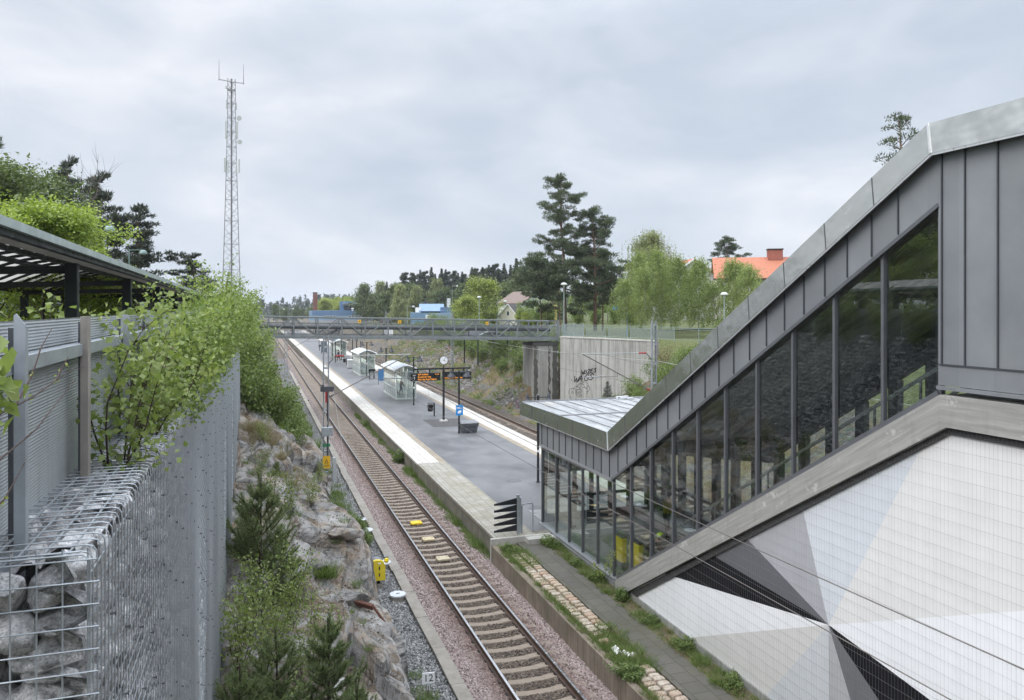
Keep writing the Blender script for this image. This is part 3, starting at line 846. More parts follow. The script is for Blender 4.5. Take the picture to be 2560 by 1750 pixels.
# roof and fascia
lowF = [(31.0,4.74),(22.36,4.74),(9.96,11.86),(-6,11.86)]
topF = [(31.05,5.26),(22.55,5.28),(10.08,12.39),(-6,12.39)]
b = MB()
FXX = FX-.25
def refine(line, n):
    out = []
    for (y0,z0),(y1,z1) in zip(line[:-1], line[1:]):
        for k in range(n): out.append((y0+(y1-y0)*k/n, z0+(z1-z0)*k/n))
    return out + [line[-1]]
la, ta = refine(lowF, 10), refine(topF, 10)
random.seed(2)
for i in range(len(la)-1):
    (y0,z0),(y1,z1) = la[i], la[i+1]; (y2,z2),(y3,z3) = ta[i+1], ta[i]
    g = .004*(1 if i % 2 else -1)
    b.add([(FXX,y0,z0),(FXX,y1,z1),(FXX+.07,y2,z2),(FXX+.07,y3,z3)], [(3,2,1,0)])
b.add([(FXX,31.0,4.74),(FXX+.07,31.05,5.26),(17.1,31.05,5.26),(17.1,31.0,4.74)], [(0,1,2,3)])
def along(line, step):
    pts = []
    for (y0,z0),(y1,z1) in zip(line[:-1], line[1:]):
        L = math.hypot(y1-y0, z1-z0); k = max(1, round(L/step))
        for i in range(k): pts.append((y0+(y1-y0)*i/k, z0+(z1-z0)*i/k, i/k))
    return pts
lo_, to_ = along(lowF[:3], 1.42), along(topF[:3], 1.42)
for (y0,z0,_),(y1,z1,_) in list(zip(lo_, to_))[1:]:
    b.beam((FXX-.004,y0,z0),(FXX+.066,y1,z1), .012, .012, (1,0,0), 1)
for (y0, y1) in ((8.0,8.1),):
    b.beam((FXX-.004,8.05,11.86),(FXX+.066,8.15,12.39), .012, .012, (1,0,0), 1)
b.beam((FXX-.006,22.36,4.74),(FXX+.066,22.55,5.28), .03, .025, (1,0,0), 2)
b.beam((FXX-.006,9.96,11.86),(FXX+.066,10.08,12.39), .03, .025, (1,0,0), 2)
H(b, 'fascia', [M_FASCIA, M_SEAM, mat('bright_trim', (.6,.61,.62), .35, .6, var=.05)])
b = MB()
for p, q in zip(lowF[:-1], lowF[1:]): b.beam((FXX+.02,p[0],p[1]-.012),(FXX+.02,q[0],q[1]-.012), .05, .028, (1,0,0))
H(b, 'drip_edge', MATS['bright_trim'])
b = MB()
prof = [(31.0,5.25),(22.5,5.25),(10.06,12.36),(-6,12.36),(-6,12.0),(9.9,12.0),(22.3,4.9),(31.0,4.76)]
b.prism(prof, 'x', FX-.17, 17.1)
for k in range(9):                           # standing seams of the flat roof
    x = 11.3 + .68*k; b.box(x, x+.02, 22.9, 30.9, 5.251, 5.285, 1)
b.box(10.8, 17.0, 26.6, 26.75, 5.251, 5.29, 1)
b.box(10.76, 17.06, 30.9, 30.995, 5.251, 5.3, 1)
b.box(17.0, 17.095, 22.6, 30.895, 5.251, 5.31, 1)
H(b, 'roof', [M_ROOFSH, mat('roof_seam', (.3,.3,.31), .4, .4, var=.1)])
b = MB(); b.tube([(15.0,30.5,5.27),(15.0,30.6,5.36),(15.55,30.6,5.38),(15.6,30.5,5.3),(15.1,30.45,5.33)], .03, 6); b.box(15.4,15.75,30.35,30.6,5.26,5.33)
H(b, 'roof_loop', MATS['bright_trim'])

# cladding band under the fascia and the tall panel at the head of the stair
b = MB()
cl_poly = [(29.12,4.8),(22.3,4.8),(9.98,11.9),(9.98,11.04),(22.47,3.78),(29.12,3.78)]
b.prism(cl_poly, 'x', FX-.06, FX+.1)
b.box(FX-.06, FX+.1, -6, 9.978, 8.0, 11.9)
b.box(FX-.12, FX-.062, -6, 9.97, 7.93, 7.99)
y = 28.8
while y > 10.2:
    zt = (4.78 if y > 22.36 else 4.74+.574*(22.36-y)) ; zb = head(y)
    b.box(FX-.088, FX-.061, y-.011, y+.011, zb+.02, zt, 1); y -= .62
for yy in (9.9, 9.46, 8.88, 8.2, 7.5, 6.8):
    b.box(FX-.088, FX-.061, yy-.011, yy+.011, 8.36, 11.84, 1)
b.box(FX-.08, FX-.0615, -6, 9.96, 8.335, 8.36, 1)
H(b, 'cladding', [M_ZINC, M_SEAM])
# head trim
b = MB()
b.beam((FX-.05,29.12,3.755),(FX-.05,22.5,3.755), .09, .05, (1,0,0), 1)
b.beam((FX-.05,22.47,3.75),(FX-.05,9.98,11.01), .07, .06, (1,0,0), 0)
H(b, 'head_trim', [M_FRAME, mat('pale_trim', (.3,.31,.33), .4, .4, var=.06)])

# mullions and panes
ML = [10.0 + 1.25*k for k in range(10)] + [22.46] + [23.72, 24.97, 26.22, 27.48, 29.0]
for i, y in enumerate(ML):
    b = MB(); w = .033 if y < 22 else .027
    z0 = sill(y)+.02; z1 = head(y)-.03
    b.box(FX-.012, FX+.075, y-w, y+w, z0, z1)
    H(b, 'mullion', M_FRAME)
for a, c in zip(ML[:-1], ML[1:]):
    a2, c2 = a+.051, c-.051
    b = MB(); P = [(a2, sill(a2)+.03), (c2, sill(c2)+.03), (c2, head(c2)-.03), (a2, head(a2)-.03)]
    if a2 < 22.06 < c2: P.insert(1, (22.06, .69))
    b.add([(FX+.05, y, z) for y, z in P], [tuple(range(len(P)))])
    H(b, 'window_pane', M_GLASS)
# sill strip over the concrete
b = MB()
b.beam((FX-.03,22.1,.67),(FX-.03,9.98,7.83), .16, .05, (1,0,0))
H(b, 'sloping_sill', M_FRAME)
b = MB(); b.box(FX-.1, FX+.12, 22.2, 29.12, .6, .65); b.box(FX-.13, FX-.101, 22.2, 29.12, .52, .56)
H(b, 'low_sill', [MATS['pale_trim']])
b = MB(); b.box(FX-.05, FX+.12, 22.3, 29.12, -.3, .598)
H(b, 'plinth', mat('hall_plinth', (.38,.38,.37), .8, var=.15, scale=2, bump=.2, streak=((.2,.2,.16), .6), coord='World'))

# concrete beam under the glass
b = MB()
b.prism([(22.12,.08),(22.12,.64),(9.9,7.845),(-6,7.845),(-6,7.32),(9.78,7.32),(19.07,1.88)], 'x', FX-.12, FX+.3)
o = H(b, 'concrete_beam', M_BOARD)
# shade below the beam overhang, put in as a dark strip
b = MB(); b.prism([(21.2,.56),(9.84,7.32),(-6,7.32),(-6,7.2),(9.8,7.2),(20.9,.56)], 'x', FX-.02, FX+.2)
H(b, 'beam_shade_strip', mat('shade_strip', (.05,.05,.05), .6, var=.1))

# wall of coloured triangles
CEN = (12.69, 2.91)
RAYS = [('a',(19.18,1.8)),('b',(17.01,3.05)),('d',(15.54,3.92)),('e',(13.47,5.07)),('f',(10.55,6.63)),('g',(8.51,4.76)),('m',(10.24,2.59)),('l',(11.38,2.04)),('k',(12.09,1.69)),('j',(12.68,1.41)),('i',(14.68,.54)),('h',(17.93,.52))]
TRI = [(.012,.012,.014),(.125,.127,.14),(.40,.405,.43),(.63,.66,.70),(.73,.725,.715),(.82,.835,.86),(.012,.012,.014),(.15,.152,.162),(.42,.425,.44),(.57,.59,.615),(.64,.63,.61),(.83,.84,.86)]
def tri_mat(i, c):
    if max(c) < .05: return mat('mural_paint_'+'abcdefghijkl'[i], c, .85, 0, var=.05, scale=1.2, spec=.12, coord='World')
    return mat('mural_paint_'+'abcdefghijkl'[i], c, .5, 0, var=.035, scale=1.2, coord='World', streak=(tuple(q*.8 for q in c), .35))
wall = [(21.6,.55),(9.79,7.4),(2,7.4),(2,.55)]
def clip(poly, p, q):                         # keep the part left of p->q
    out = []
    sd = lambda r: (q[0]-p[0])*(r[1]-p[1]) - (q[1]-p[1])*(r[0]-p[0])
    for i in range(len(poly)):
        r, s = poly[i], poly[(i+1)%len(poly)]; a, c = sd(r), sd(s)
        if a >= 0: out.append(r)
        if (a > 0 > c) or (a < 0 < c):
            t = a/(a-c); out.append((r[0]+(s[0]-r[0])*t, r[1]+(s[1]-r[1])*t))
    return out
b = MB(); tm = []
for i in range(12):
    p, q = RAYS[i][1], RAYS[(i+1)%12][1]
    P = clip(wall, CEN, p); P = clip(P, q, CEN)
    if len(P) < 3:
        P = clip(clip(wall, p, CEN), CEN, q)
    tm.append(tri_mat(i, TRI[i]))
    if len(P) >= 3: b.add([(FX+.03, y, z) for y, z in P], [tuple(range(len(P)))], i)
H(b, 'painted_wall', tm)
b = MB(); b.box(FX-.02, FX+.2, 2, 22.1, -.3, .549)
H(b, 'wall_plinth', mat('wall_plinth', (.27,.27,.255), .85, var=.2, scale=2, bump=.25, streak=((.13,.13,.1), .7), coord='World'))
# welded wire trellis standing off the painted wall
b = MB(); r = .0014
y = 2.0
def btm(y): return min(7.3, .56 + .5945*(21.45-y)) if y > 9.8 else 7.3
k = 0
while y < 21.3:
    b.beam((FX-.045, y, .5), (FX-.045, y, btm(y)), r*1.15, r*1.15); y += .075; k += 1
z = .6
while z < 7.25:
    y1 = min(21.3, 21.45-(z-.56)/.5945) if z > .6 else 21.3
    b.beam((FX-.05, 2.0, z), (FX-.05, y1, z), r*2, r*2); z += .235
H(b, 'wire_trellis', mat('trellis_wire', (.24,.245,.25), .5, .4, var=.1))

# interior: floor, stair, back wall with its window band, end wall
b = MB(); b.box(FX+.12, 17.0, 22.0, 31.0, .3, .62); b.box(FX+.3, 17, -6, 9.9, 7.3, 7.85)
H(b, 'floor', M_FLOOR_IN)
b = MB(); n = 44
for i in range(n):
    y1 = 22.0 - (12.1/n)*i; z1 = .62 + (7.23/n)*(i+1)
    b.box(12.0, 15.2, y1-12.1/n-.02, y1, z1-.34, z1)
H(b, 'staircase', mat('stair_stone', (.2,.2,.2), .6, var=.15))
b = MB()
for x in (12.0, 13.6, 15.2):
    b.beam((x,22.4,1.5),(x,9.9,8.85), .06, .06); 
    for k in range(11): 
        y = 21.8-1.15*k; b.box(x-.02,x+.02,y-.02,y+.02,.62+.5975*(22-y),1.52+.59*(22.35-y))
H(b, 'handrail', mat('handrail_steel', (.35,.36,.37), .3, .8, var=.05))
b = MB(); BX = 16.7
b.prism([(31,2.75),(22.3,2.75+1.2),(22.0,4.25),(9.9,11.3),(9.9,12.1),(22.3,5.0),(31,4.8)], 'x', BX, BX+.2)
b.prism([(31,.3),(31,.95),(22.3,.95),(9.9,8.3),(-6,8.3),(-6,.3)], 'x', BX, BX+.2)
b.box(BX, BX+.2, -6, 9.9, 8.3, 12.1)
for k in range(17):
    y = 10.6+1.25*k
    zb = .95 if y > 22.3 else .95+.5927*(22.3-y); zt = 4.2 if y > 22.3 else 4.25+.5826*(22-y)
    b.box(BX-.02, BX+.18, y-.17, y+.17, zb-.05, zt+.05)
b.box(BX+.02, BX+.15, 22.3, 31, 1.6, 1.72)
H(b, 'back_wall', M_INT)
b = MB(); b.add([(BX+.1,31,.9),(BX+.1,22.3,.9),(BX+.1,9.9,8.25),(BX+.1,9.9,11.35),(BX+.1,22,4.3),(BX+.1,31,2.9)], [tuple(range(6))])
H(b, 'back_glazing', M_GLASS_THIN)
b = MB(); EY = 29.06
b.box(FX+.13, BX, EY, EY+.12, 2.6, 4.8)
for x in (11.0, 11.55, 12.3, 13.05, 13.9, 14.75, 15.6, 16.4): b.box(x, x+.16, EY, EY+.12, .62, 2.6)
b.box(FX+.13, BX, EY+.02, EY+.1, 1.55, 1.67); b.box(FX+.13, BX, EY+.02, EY+.1, .62, .95)
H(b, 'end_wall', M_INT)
b = MB(); b.quad((FX+.13,EY+.06,.9),(BX,EY+.06,.9),(BX,EY+.06,2.62),(FX+.13,EY+.06,2.62)); H(b, 'end_glazing', M_GLASS_THIN)
# things inside the hall
def yellow_gate(x, y, label):
    t = thing('ticket_gate', label, 'ticket gate', (x, y, .62), 0, 'yellow gates inside the hall')
    b = MB(); b.cbox(-.12,.12,-.35,.35,0,.25,.02); b.build('base', M_FRAME, t)
    b = MB(); b.cbox(-.1,.1,-.33,.33,.25,1.05,.03); b.build('cabinet', mat('signal_yellow', (.78,.6,.03), .4, var=.06), t)
    b = MB(); b.cbox(-.11,.11,-.34,.34,1.05,1.09,.01); b.build('top_plate', M_FRAME, t)
yellow_gate(11.55, 23.3, 'yellow ticket gate behind the glass, the one nearer the bottom corner of the hall')
yellow_gate(11.75, 22.5, 'yellow ticket gate behind the glass, the one beside the hunched person')
# ================================================================ LEFT SIDE: gabion wall, fence, shelter
M_WIRE = mat('galvanised_wire', (.43,.46,.485), .45, .6, var=.12, scale=9)
M_GALV = mat('galvanised_steel', (.40,.43,.46), .45, .6, var=.16, scale=4, coord='Object')
GX, GXB, GY0, GY1, GZ = -.70, -1.75, 3.86, 36.5, 8.2
def m_gstone():
    n = NT('gabion_stone'); p = n.coord('World'); g = n.n('ShaderNodeNewGeometry')
    a = n.noise(p, 11, 8, .72, .9); f = n.noise(p, 75, 5, .8)
    c = n.ramp(a, (.32, (.21,.21,.21)), (.5, (.55,.545,.54)), (.66, (.84,.83,.82)))
    tone = n.ramp(g.outputs['Random Per Island'], (0, (.55,.55,.56)), (.3, (.9,.89,.88)), (.7, (1,1,1)), (1, (.86,.8,.74)))
    c = n.mix(.85, c, tone, 'MULTIPLY')
    c = n.mix(.75, c, n.ramp(f, (.38, .3), (.54, 1.0)), 'MULTIPLY')
    c = n.mix(n.ramp(n.noise(p, 30, 4, .7), (.6, 0.0), (.68, .8)), c, (.62,.61,.6))
    n.set(c, .8, 0, .35); n.bump(n.math('ADD', f, n.math('MULTIPLY', a, 1.5)), .8, .012); return n.mat
M_GST = m_gstone()
M_GFILL = M_GST.copy(); M_GFILL.name = 'gabion_fill'
_t = M_GFILL.node_tree; _b = _t.nodes['Principled BSDF']; _src = _b.inputs['Base Color'].links[0].from_socket
_g = _t.nodes.new('ShaderNodeNewGeometry'); _vv = _t.nodes.new('ShaderNodeTexVoronoi'); _vv.inputs['Scale'].default_value = 6.5; _t.links.new(_g.outputs['Position'], _vv.inputs['Vector'])
_sx = _t.nodes.new('ShaderNodeSeparateXYZ'); _t.links.new(_vv.outputs['Color'], _sx.inputs[0])
_mr = _t.nodes.new('ShaderNodeMapRange'); _mr.inputs[3].default_value = .45; _mr.inputs[4].default_value = 1.6; _t.links.new(_sx.outputs[0], _mr.inputs[0])
_sc = _t.nodes.new('ShaderNodeVectorMath'); _sc.operation = 'SCALE'; _t.links.new(_src, _sc.inputs[0]); _t.links.new(_mr.outputs[0], _sc.inputs['Scale']); _t.links.new(_sc.outputs[0], _b.inputs['Base Color'])
gab = thing('gabion_wall', 'long gabion retaining wall of grey broken stone held behind galvanised wire mesh', 'gabion wall', (GX, GY0, 0))
GO = Vector((GX, GY0, 0))
def G(b, name, m, smooth=False):
    b.v = [tuple(Vector(v)-GO) for v in b.v]; return b.build(name, m, gab, smooth)
# stones seen on the near end: each its own block
gr = np.random.default_rng(21)
bv, bf = ICO[3]
def gstone(c, s, seed):
    r_ = np.random.default_rng(seed); P = bv*(1+.2*fbm(bv*1.7+seed*3.3, 3, seed)[:,None])
    for _ in range(20):
        k = r_.normal(size=3); k /= np.linalg.norm(k); h = P@k; P = P-np.maximum(h-r_.uniform(.5,.8), 0)[:,None]*k
    P = P*(1+.06*fbm(bv*6+seed, 3, seed+2)[:,None])
    P = P @ rand_rot(r_, 1)[0].T*np.array([.95,.95,.95]) * np.array(s)
    P = P + np.array(c) - np.array(GO)
    P[:,0] = np.minimum(P[:,0], -.025); P[:,1] = np.maximum(P[:,1], .0)
    return P
cells = []
for z in np.arange(6.9, 8.16, .165):
    x = -1.72 + gr.uniform(0,.08)
    while x < -.78:
        w = gr.uniform(.15, .3); cells.append((x+w/2, z+gr.uniform(-.015,.015), w)); x += w*.93
for k, (x, z, w) in enumerate(cells):
    if x > -.72: continue
    P = gstone((min(x, GX-.04-w*.72), GY0+.15+gr.uniform(-.01,.03), z-.04), (w*.72, .15, gr.uniform(.095,.135)), 100+k)
    o = npmesh('stone', P, bf, M_GST, gab)
# the fill of the long face and of the top
ys_ = np.concatenate([np.arange(GY0+.02, 12, .035), np.arange(12, GY1, .06)]); 
zs_ = np.arange(-.6, GZ-.02, .045)
Yg, Zg = np.meshgrid(ys_, zs_)
def pack(A, B, seed):
    q = np.stack([A.ravel(), B.ravel()*1.25], 1)
    d1, d2, hid = worley(q, .2, seed)
    h = np.clip((d2-d1)/.34, 0, 1)**.45
    return (h*(.65+.5*hid)).reshape(A.shape)
hh = pack(Yg, Zg, 2) + .12*fbm(np.stack([Yg*9, Zg*9, Yg*0], -1), 3, 12)
i = np.arange(len(zs_)-1)[:,None]*len(ys_) + np.arange(len(ys_)-1)[None]
Fq = np.stack([i, i+1, i+len(ys_)+1, i+len(ys_)], -1).reshape(-1,4)[:, ::-1]
bulge = .05*fbm(np.stack([Yg*.4, Zg*.5, Yg*0], -1), 2, 3)
V = np.stack([GX-.30+.28*np.clip(hh,0,1.04)+bulge*0, Yg, Zg], -1).reshape(-1,3) - np.array(GO)
o = npmesh('stone_fill', V, Fq[:, ::-1], M_GFILL, gab, True); o['kind'] = 'stuff'
xs_ = np.arange(GXB, GX-.02, .035); ys_ = np.concatenate([np.arange(GY0+.2, 12, .035), np.arange(12, GY1, .08)])
Xg, Yg = np.meshgrid(xs_, ys_)
hh = pack(Yg, Xg, 5) + .1*fbm(np.stack([Yg*9, Xg*9, Yg*0], -1), 3, 15)
i = np.arange(len(ys_)-1)[:,None]*len(xs_) + np.arange(len(xs_)-1)[None]
Fq = np.stack([i, i+1, i+len(xs_)+1, i+len(xs_)], -1).reshape(-1,4)
V = np.stack([Xg, Yg, GZ-.19+.17*np.clip(hh,0,1.04)], -1).reshape(-1,3) - np.array(GO)
o = npmesh('top_stone_fill', V, Fq, M_GFILL, gab, True); o['kind'] = 'stuff'
b = MB(); b.box(GXB, GX-.25, GY0+.3, GY1, -.6, GZ-.25); G(b, 'core', M_GST)
# mesh: wires bent over the top edge, rails along the wall, and the end panel
wr = .0040
random.seed(17)
b = MB(); y = GY0+.05; tilt = 0
while y < GY1:
    # panels bulge a little; the wires of the nearer baskets stand separately
    n = 5 if y < 9 else 4
    lean = .012*math.sin(y*2.1)
    lo_x = GX + lean + .02*math.sin(y*.9)
    pts = [(GXB+.02, y, GZ-.01), (GX-.05, y, GZ), (GX-.018, y, GZ-.008), (GX-.004, y, GZ-.03), (GX, y, GZ-.07), (lo_x, y+random.uniform(-.01,.01), 5.0), (GX+.02, y+random.uniform(-.01,.01), -.5)]
    b.tube(pts, wr if y < 14 else wr*1.25, n, caps=False); y += .1 if y < 26 else .125
z = GZ-.1
while z > -.5:
    b.beam((GX-.009, GY0, z), (GX-.009, GY1, z), wr*1.6, wr*1.6); z -= .1
for k in range(9):
    x = GX-.1-.1*k; b.beam((x, GY0-.01, GZ-.008), (x, GY1, GZ-.008), wr*2, wr*2)
# end panel
x = GX-.01
while x > GXB-.2:
    b.tube([(x, GY0-.012, GZ+.03), (x, GY0-.012, 6.6)], wr, 5); x -= .1
z = GZ-.02
while z > 6.6:
    b.tube([(GXB-.2, GY0-.02, z), (GX+.02+random.uniform(0,.02), GY0-.02, z)], wr, 5); z -= .1
b.tube([(GXB-.2, GY0-.02, GZ+.004), (GX-.03, GY0-.02, GZ+.004), (GX, GY0-.015, GZ-.03), (GX+.002, GY0-.01, 6.6)], wr*1.2, 5)
b.tube([(GXB-.2, GY0+.02, GZ+.008), (GX-.05, GY0+.02, GZ+.006)], wr*1.2, 5)
b.beam((GXB+.32, GY0-.08, GZ+.012), (GXB+.52, GY0+.55, GZ+.02), wr*2.4, wr*2.4)
G(b, 'wire_mesh', M_WIRE)
# spacer rod heads standing out of the long face
b = MB(); y = GY0+.5; k = 0
while y < 30:
    for z in np.arange(.8, 8.0, .5):
        zz = z + (.25 if k % 2 else 0) + random.uniform(-.08,.08); yy = y + random.uniform(-.1,.1)
        b.tube([(GX-.01, yy, zz), (GX+.016, yy, zz)], .005, 5); b.disc((GX+.016, yy, zz), (1,0,0), .011, .006, 6)
    y += .55; k += 1
G(b, 'spacer_rods', mat('rod_end', (.1,.1,.105), .5, .5)).__setitem__('kind', 'stuff')

# ---- corrugated noise fence on the wall
FZX = -1.12
def m_corr():
    n = NT('corrugated_sheet'); p = n.coord('World')
    c = n.ramp(n.noise(p, .9, 5, .6), (.3, (.33,.35,.36)), (.7, (.43,.455,.465)))
    c = n.mix(n.ramp(n.noise(n.coord('World',(6,6,.5)), 1.5, 5, .65), (.5, 0.0), (.72, .45)), c, (.2,.2,.19))
    n.set(c, .42, .45, .5); return n.mat
M_CORR = m_corr()
fence = thing('noise_fence', 'grey corrugated metal fence with galvanised posts standing on top of the gabion wall', 'fence', (FZX, 3.4, GZ-.2))
FO = Vector((FZX, 3.4, GZ-.2))
def Fp(b, name, m, smooth=False):
    b.v = [tuple(Vector(v)-FO) for v in b.v]; return b.build(name, m, fence, smooth)
FY1 = 33.0
b = MB(); zz = np.arange(8.02, 9.235, .0045); prof = [( FZX-.05+.0028*math.sin(2*PI*(z-8.02)/.018), z) for z in zz]
for (y0, y1) in [(1.9+1.55*k-.004, 1.9+1.55*(k+1)+.004) for k in range(20)]:
    n = len(prof); v = [(x, y0, z) for x, z in prof] + [(x, y1, z) for x, z in prof]
    b.add(v, [(i, i+1, n+i+1, n+i) for i in range(n-1)])
for k in range(20): b.box(FZX-.02, FZX+.005, 1.9+1.55*k+.86, 1.9+1.55*k+.868, 8.1, 9.2, 1)
Fp(b, 'corrugated_panel', [M_CORR, M_FRAME])
b = MB(); b.box(FZX-.035, FZX+.045, 1.0, FY1, 8.985, 9.06); b.box(FZX-.03, FZX+.03, 1.0, FY1, 8.03, 8.12)
Fp(b, 'rail', M_GALV)
M_WOOD = mat('weathered_post', (.30,.275,.245), .85, var=.25, scale=2.5, streak=((.17,.15,.13), .7), coord='Object')
for k in range(20):
    y = 4.16+1.55*k
    b = MB()
    if k == 1:
        b.prism([(FZX+.03,y-.045),(FZX+.075,y-.045),(FZX+.075,y+.045),(FZX+.03,y+.045)], 'z', 8.0, 9.24); Fp(b, 'wooden_post', M_WOOD)
    else:
        # channel post with a chamfered head
        b.prism([(FZX+.05,8.0),(FZX+.05,9.26),(FZX+.06,9.27),(FZX+.098,9.215),(FZX+.098,8.0)], 'y', y-.03, y-.018)
        b.box(FZX+.05, FZX+.056, y-.018, y+.02, 8.0, 9.25); b.box(FZX+.092, FZX+.098, y-.018, y+.02, 8.0, 9.2)
        Fp(b, 'post', M_GALV)

# ---- shelters of the bus stops
M_GREEN = mat('dark_green_paint', (.008,.012,.011), .5, 0, var=.1, spec=.3)
M_CANOPY = mat('canopy_sheet', (.62,.60,.57), .55, 0, var=.12, scale=1.2, dirt=((.3,.27,.24), .4, .8))
_t = M_CANOPY.node_tree; _b = _t.nodes['Principled BSDF']          # opal sheet that lets daylight through
_tl = _t.nodes.new('ShaderNodeBsdfTranslucent'); _tl.inputs[0].default_value = (.6,.58,.54,1)
_mx = _t.nodes.new('ShaderNodeMixShader'); _mx.inputs[0].default_value = .42
_t.links.new(_b.outputs[0], _mx.inputs[1]); _t.links.new(_tl.outputs[0], _mx.inputs[2]); _t.links.new(_mx.outputs[0], _t.nodes['Material Output'].inputs[0])
M_GUTTER = mat('gutter_paint', (.34,.40,.37), .4, .2, var=.1)
def canopy(name, label, x0, y0, L, bays, wid, zf, zb, rise=.55):
    """vaulted roof on two rows of posts; front edge towards the wall"""
    t = thing(name, label, 'bus shelter', (x0, y0, STREET), 0, 'bus shelters on the street behind the fence')
    h0, h1 = zf-STREET, zb-STREET
    K = 14
    arc = [(-wid*k/K, h0+(h1-h0)*k/K + rise*math.sin(PI*k/K)) for k in range(K+1)]
    b = MB(); n = K+1
    b.add([(x, 0, z) for x, z in arc]+[(x, L, z) for x, z in arc], [(i, i+1, n+i+1, n+i) for i in range(n-1)])
    b.build('vault', M_CANOPY, t, True)
    pitch = .95; k = 0; rib = None
    while k*pitch+.1 < L:
        y = k*pitch+.1
        if rib is None:
            b = MB(); pts = [(x, 0, z-.03) for x, z in arc]
            for p, q in zip(pts[:-1], pts[1:]): b.beam(p, q, .05, .07)
            rib = b.build('rib', M_GREEN, t); o = rib
        else: o = rib.copy(); COL.objects.link(o); o.parent = t
        o.location = (0, y, 0); k += 1
    b = MB(); b.box(-.06, .03, -.05, L+.05, h0-.07, h0+.03, 0); b.box(.02, .1, -.05, L+.05, h0+.0, h0+.1, 1); b.box(-.52, -.48, 0, L, h0-.07, h0-.02, 0)
    b.box(-wid-.04, -wid+.08, -.05, L+.05, h1-.1, h1+.05, 0)
    for f in (.3, .5, .7): 
        i_ = int(K*f); b.box(arc[i_][0]-.04, arc[i_][0]+.04, 0, L, arc[i_][1]-.16, arc[i_][1]-.06, 0)
    b.box(-.46, -.08, 0, L, h0-.02, h0-.0, 2)
    b.build('edge_beam', [M_GREEN, M_GUTTER, M_CANOPY], t)
    for k in range(bays+1):
        y = .4+(L-.8)*k/bays
        for xx, hz in ((-.22, h0-.1), (-wid+.3, h1-.05)):
            b = MB(); b.cbox(xx-.09, xx+.09, y-.09, y+.09, 0, hz, .012); b.build('post', M_GREEN, t)
        b = MB(); b.beam((-.2, y, h0-.2), (-wid+.3, y, h1-.12), .07, .12); b.build('crossbeam', M_GREEN, t)
    return t
canopy('bus_shelter', 'long open bus shelter with dark green posts and ribbed vaulted roof, the nearer one', -2.55, 7.9, 28.2, 5, 3.9, 10.15, 9.98).rotation_euler.x = -.009
canopy('bus_shelter', 'farther bus shelter roof half hidden by the leaves beyond the near shelter', -2.9, 39.5, 12, 2, 3.6, 9.95, 9.75, .35)

# ---- street name board behind the fence
t = thing('destination_board', 'black bus stop board with two lines of white lettering on a pale frame', 'sign board', (-10.8, 48.8, 6.9), R(14))
b = MB(); b.box(-.6,.6,-.03,.03,2.2,2.58); b.build('panel', mat('black_panel', (.015,.015,.017), .4), t)
b = MB(); b.box(-.64,-.6,-.03,.03,0,2.6); b.box(.38,.43,-.03,.03,0,2.19); b.box(-.64,.64,-.03,.03,2.16,2.2); b.box(.6,.64,-.03,.03,2.16,2.6); b.build('frame', mat('pale_frame', (.6,.62,.58), .5), t)
M_WHITE = mat('white_lettering', (.85,.85,.85), .5, var=.02)
lettering('lettering', 'Vinsta', .2, (-.5, -.035, 2.48), (R(90),0,0), M_WHITE, t, .002, 'LEFT')
lettering('lettering', 'Vennto', .2, (-.5, -.035, 2.3), (R(90),0,0), M_WHITE, t, .002, 'LEFT')
t = thing('information_pylon', 'dark rounded information pylon on the street behind the fence', 'pylon', (-11.9, 60.0, 6.8))
b = MB(); b.prism([(-.13,0),(.13,0),(.13,2.55),(.09,2.65),(0,2.68),(-.09,2.65),(-.13,2.55)], 'y', -.06, .06); b.build('slab', mat('slate_paint', (.06,.075,.085), .5), t)
b = MB(); b.box(-.3,.3,-.12,.12,-.2,.08); b.build('foot', M_GREEN, t)

# ---- street lamps with dome heads
def dome_lamp(name, label, loc, h, arm, rz, group, col=(.22,.30,.29)):
    t = thing(name, label, 'street lamp', loc, rz, group)
    m = mat('lamp_paint', col, .45, .2, var=.08)
    b = MB(); b.tube([(0,0,0),(0,0,h*.5),(0,0,h+.05)], [.09,.075,.05], 8); b.build('pole', m, t)
    b = MB(); b.tube([(0,0,h-.03),(arm*.5,0,h+.02),(arm,0,h)], .035, 6); b.build('arm', m, t)
    b = MB(); b.lathe([(.02,.05),(.2,.03),(.34,-.1),(.4,-.3),(.4,-.38),(.36,-.38)], 16, (arm,0,h)); b.build('lamp_head', m, t)
    b = MB(); b.lathe([(.3,-.385),(.24,-.44),(.05,-.46)], 14, (arm,0,h)); b.build('diffuser', mat('lamp_diffuser', (.8,.8,.76), .3), t)
    return t
for (bb, d, hz, lab) in ((-10.3, 44, 13.4, 'green dome street lamp hanging in front of the dark conifer above the maples'), (-8.05, 57, 13.1, 'green dome street lamp in front of the smaller conifer, farther along the street')):
    v = at(bb, d); t = dome_lamp('street_lamp', lab, (v.x, v.y, 6.6), (hz-6.6)/.62, 1.35, R(8), 'dome lamps along the street'); t.scale = (.62,)*3
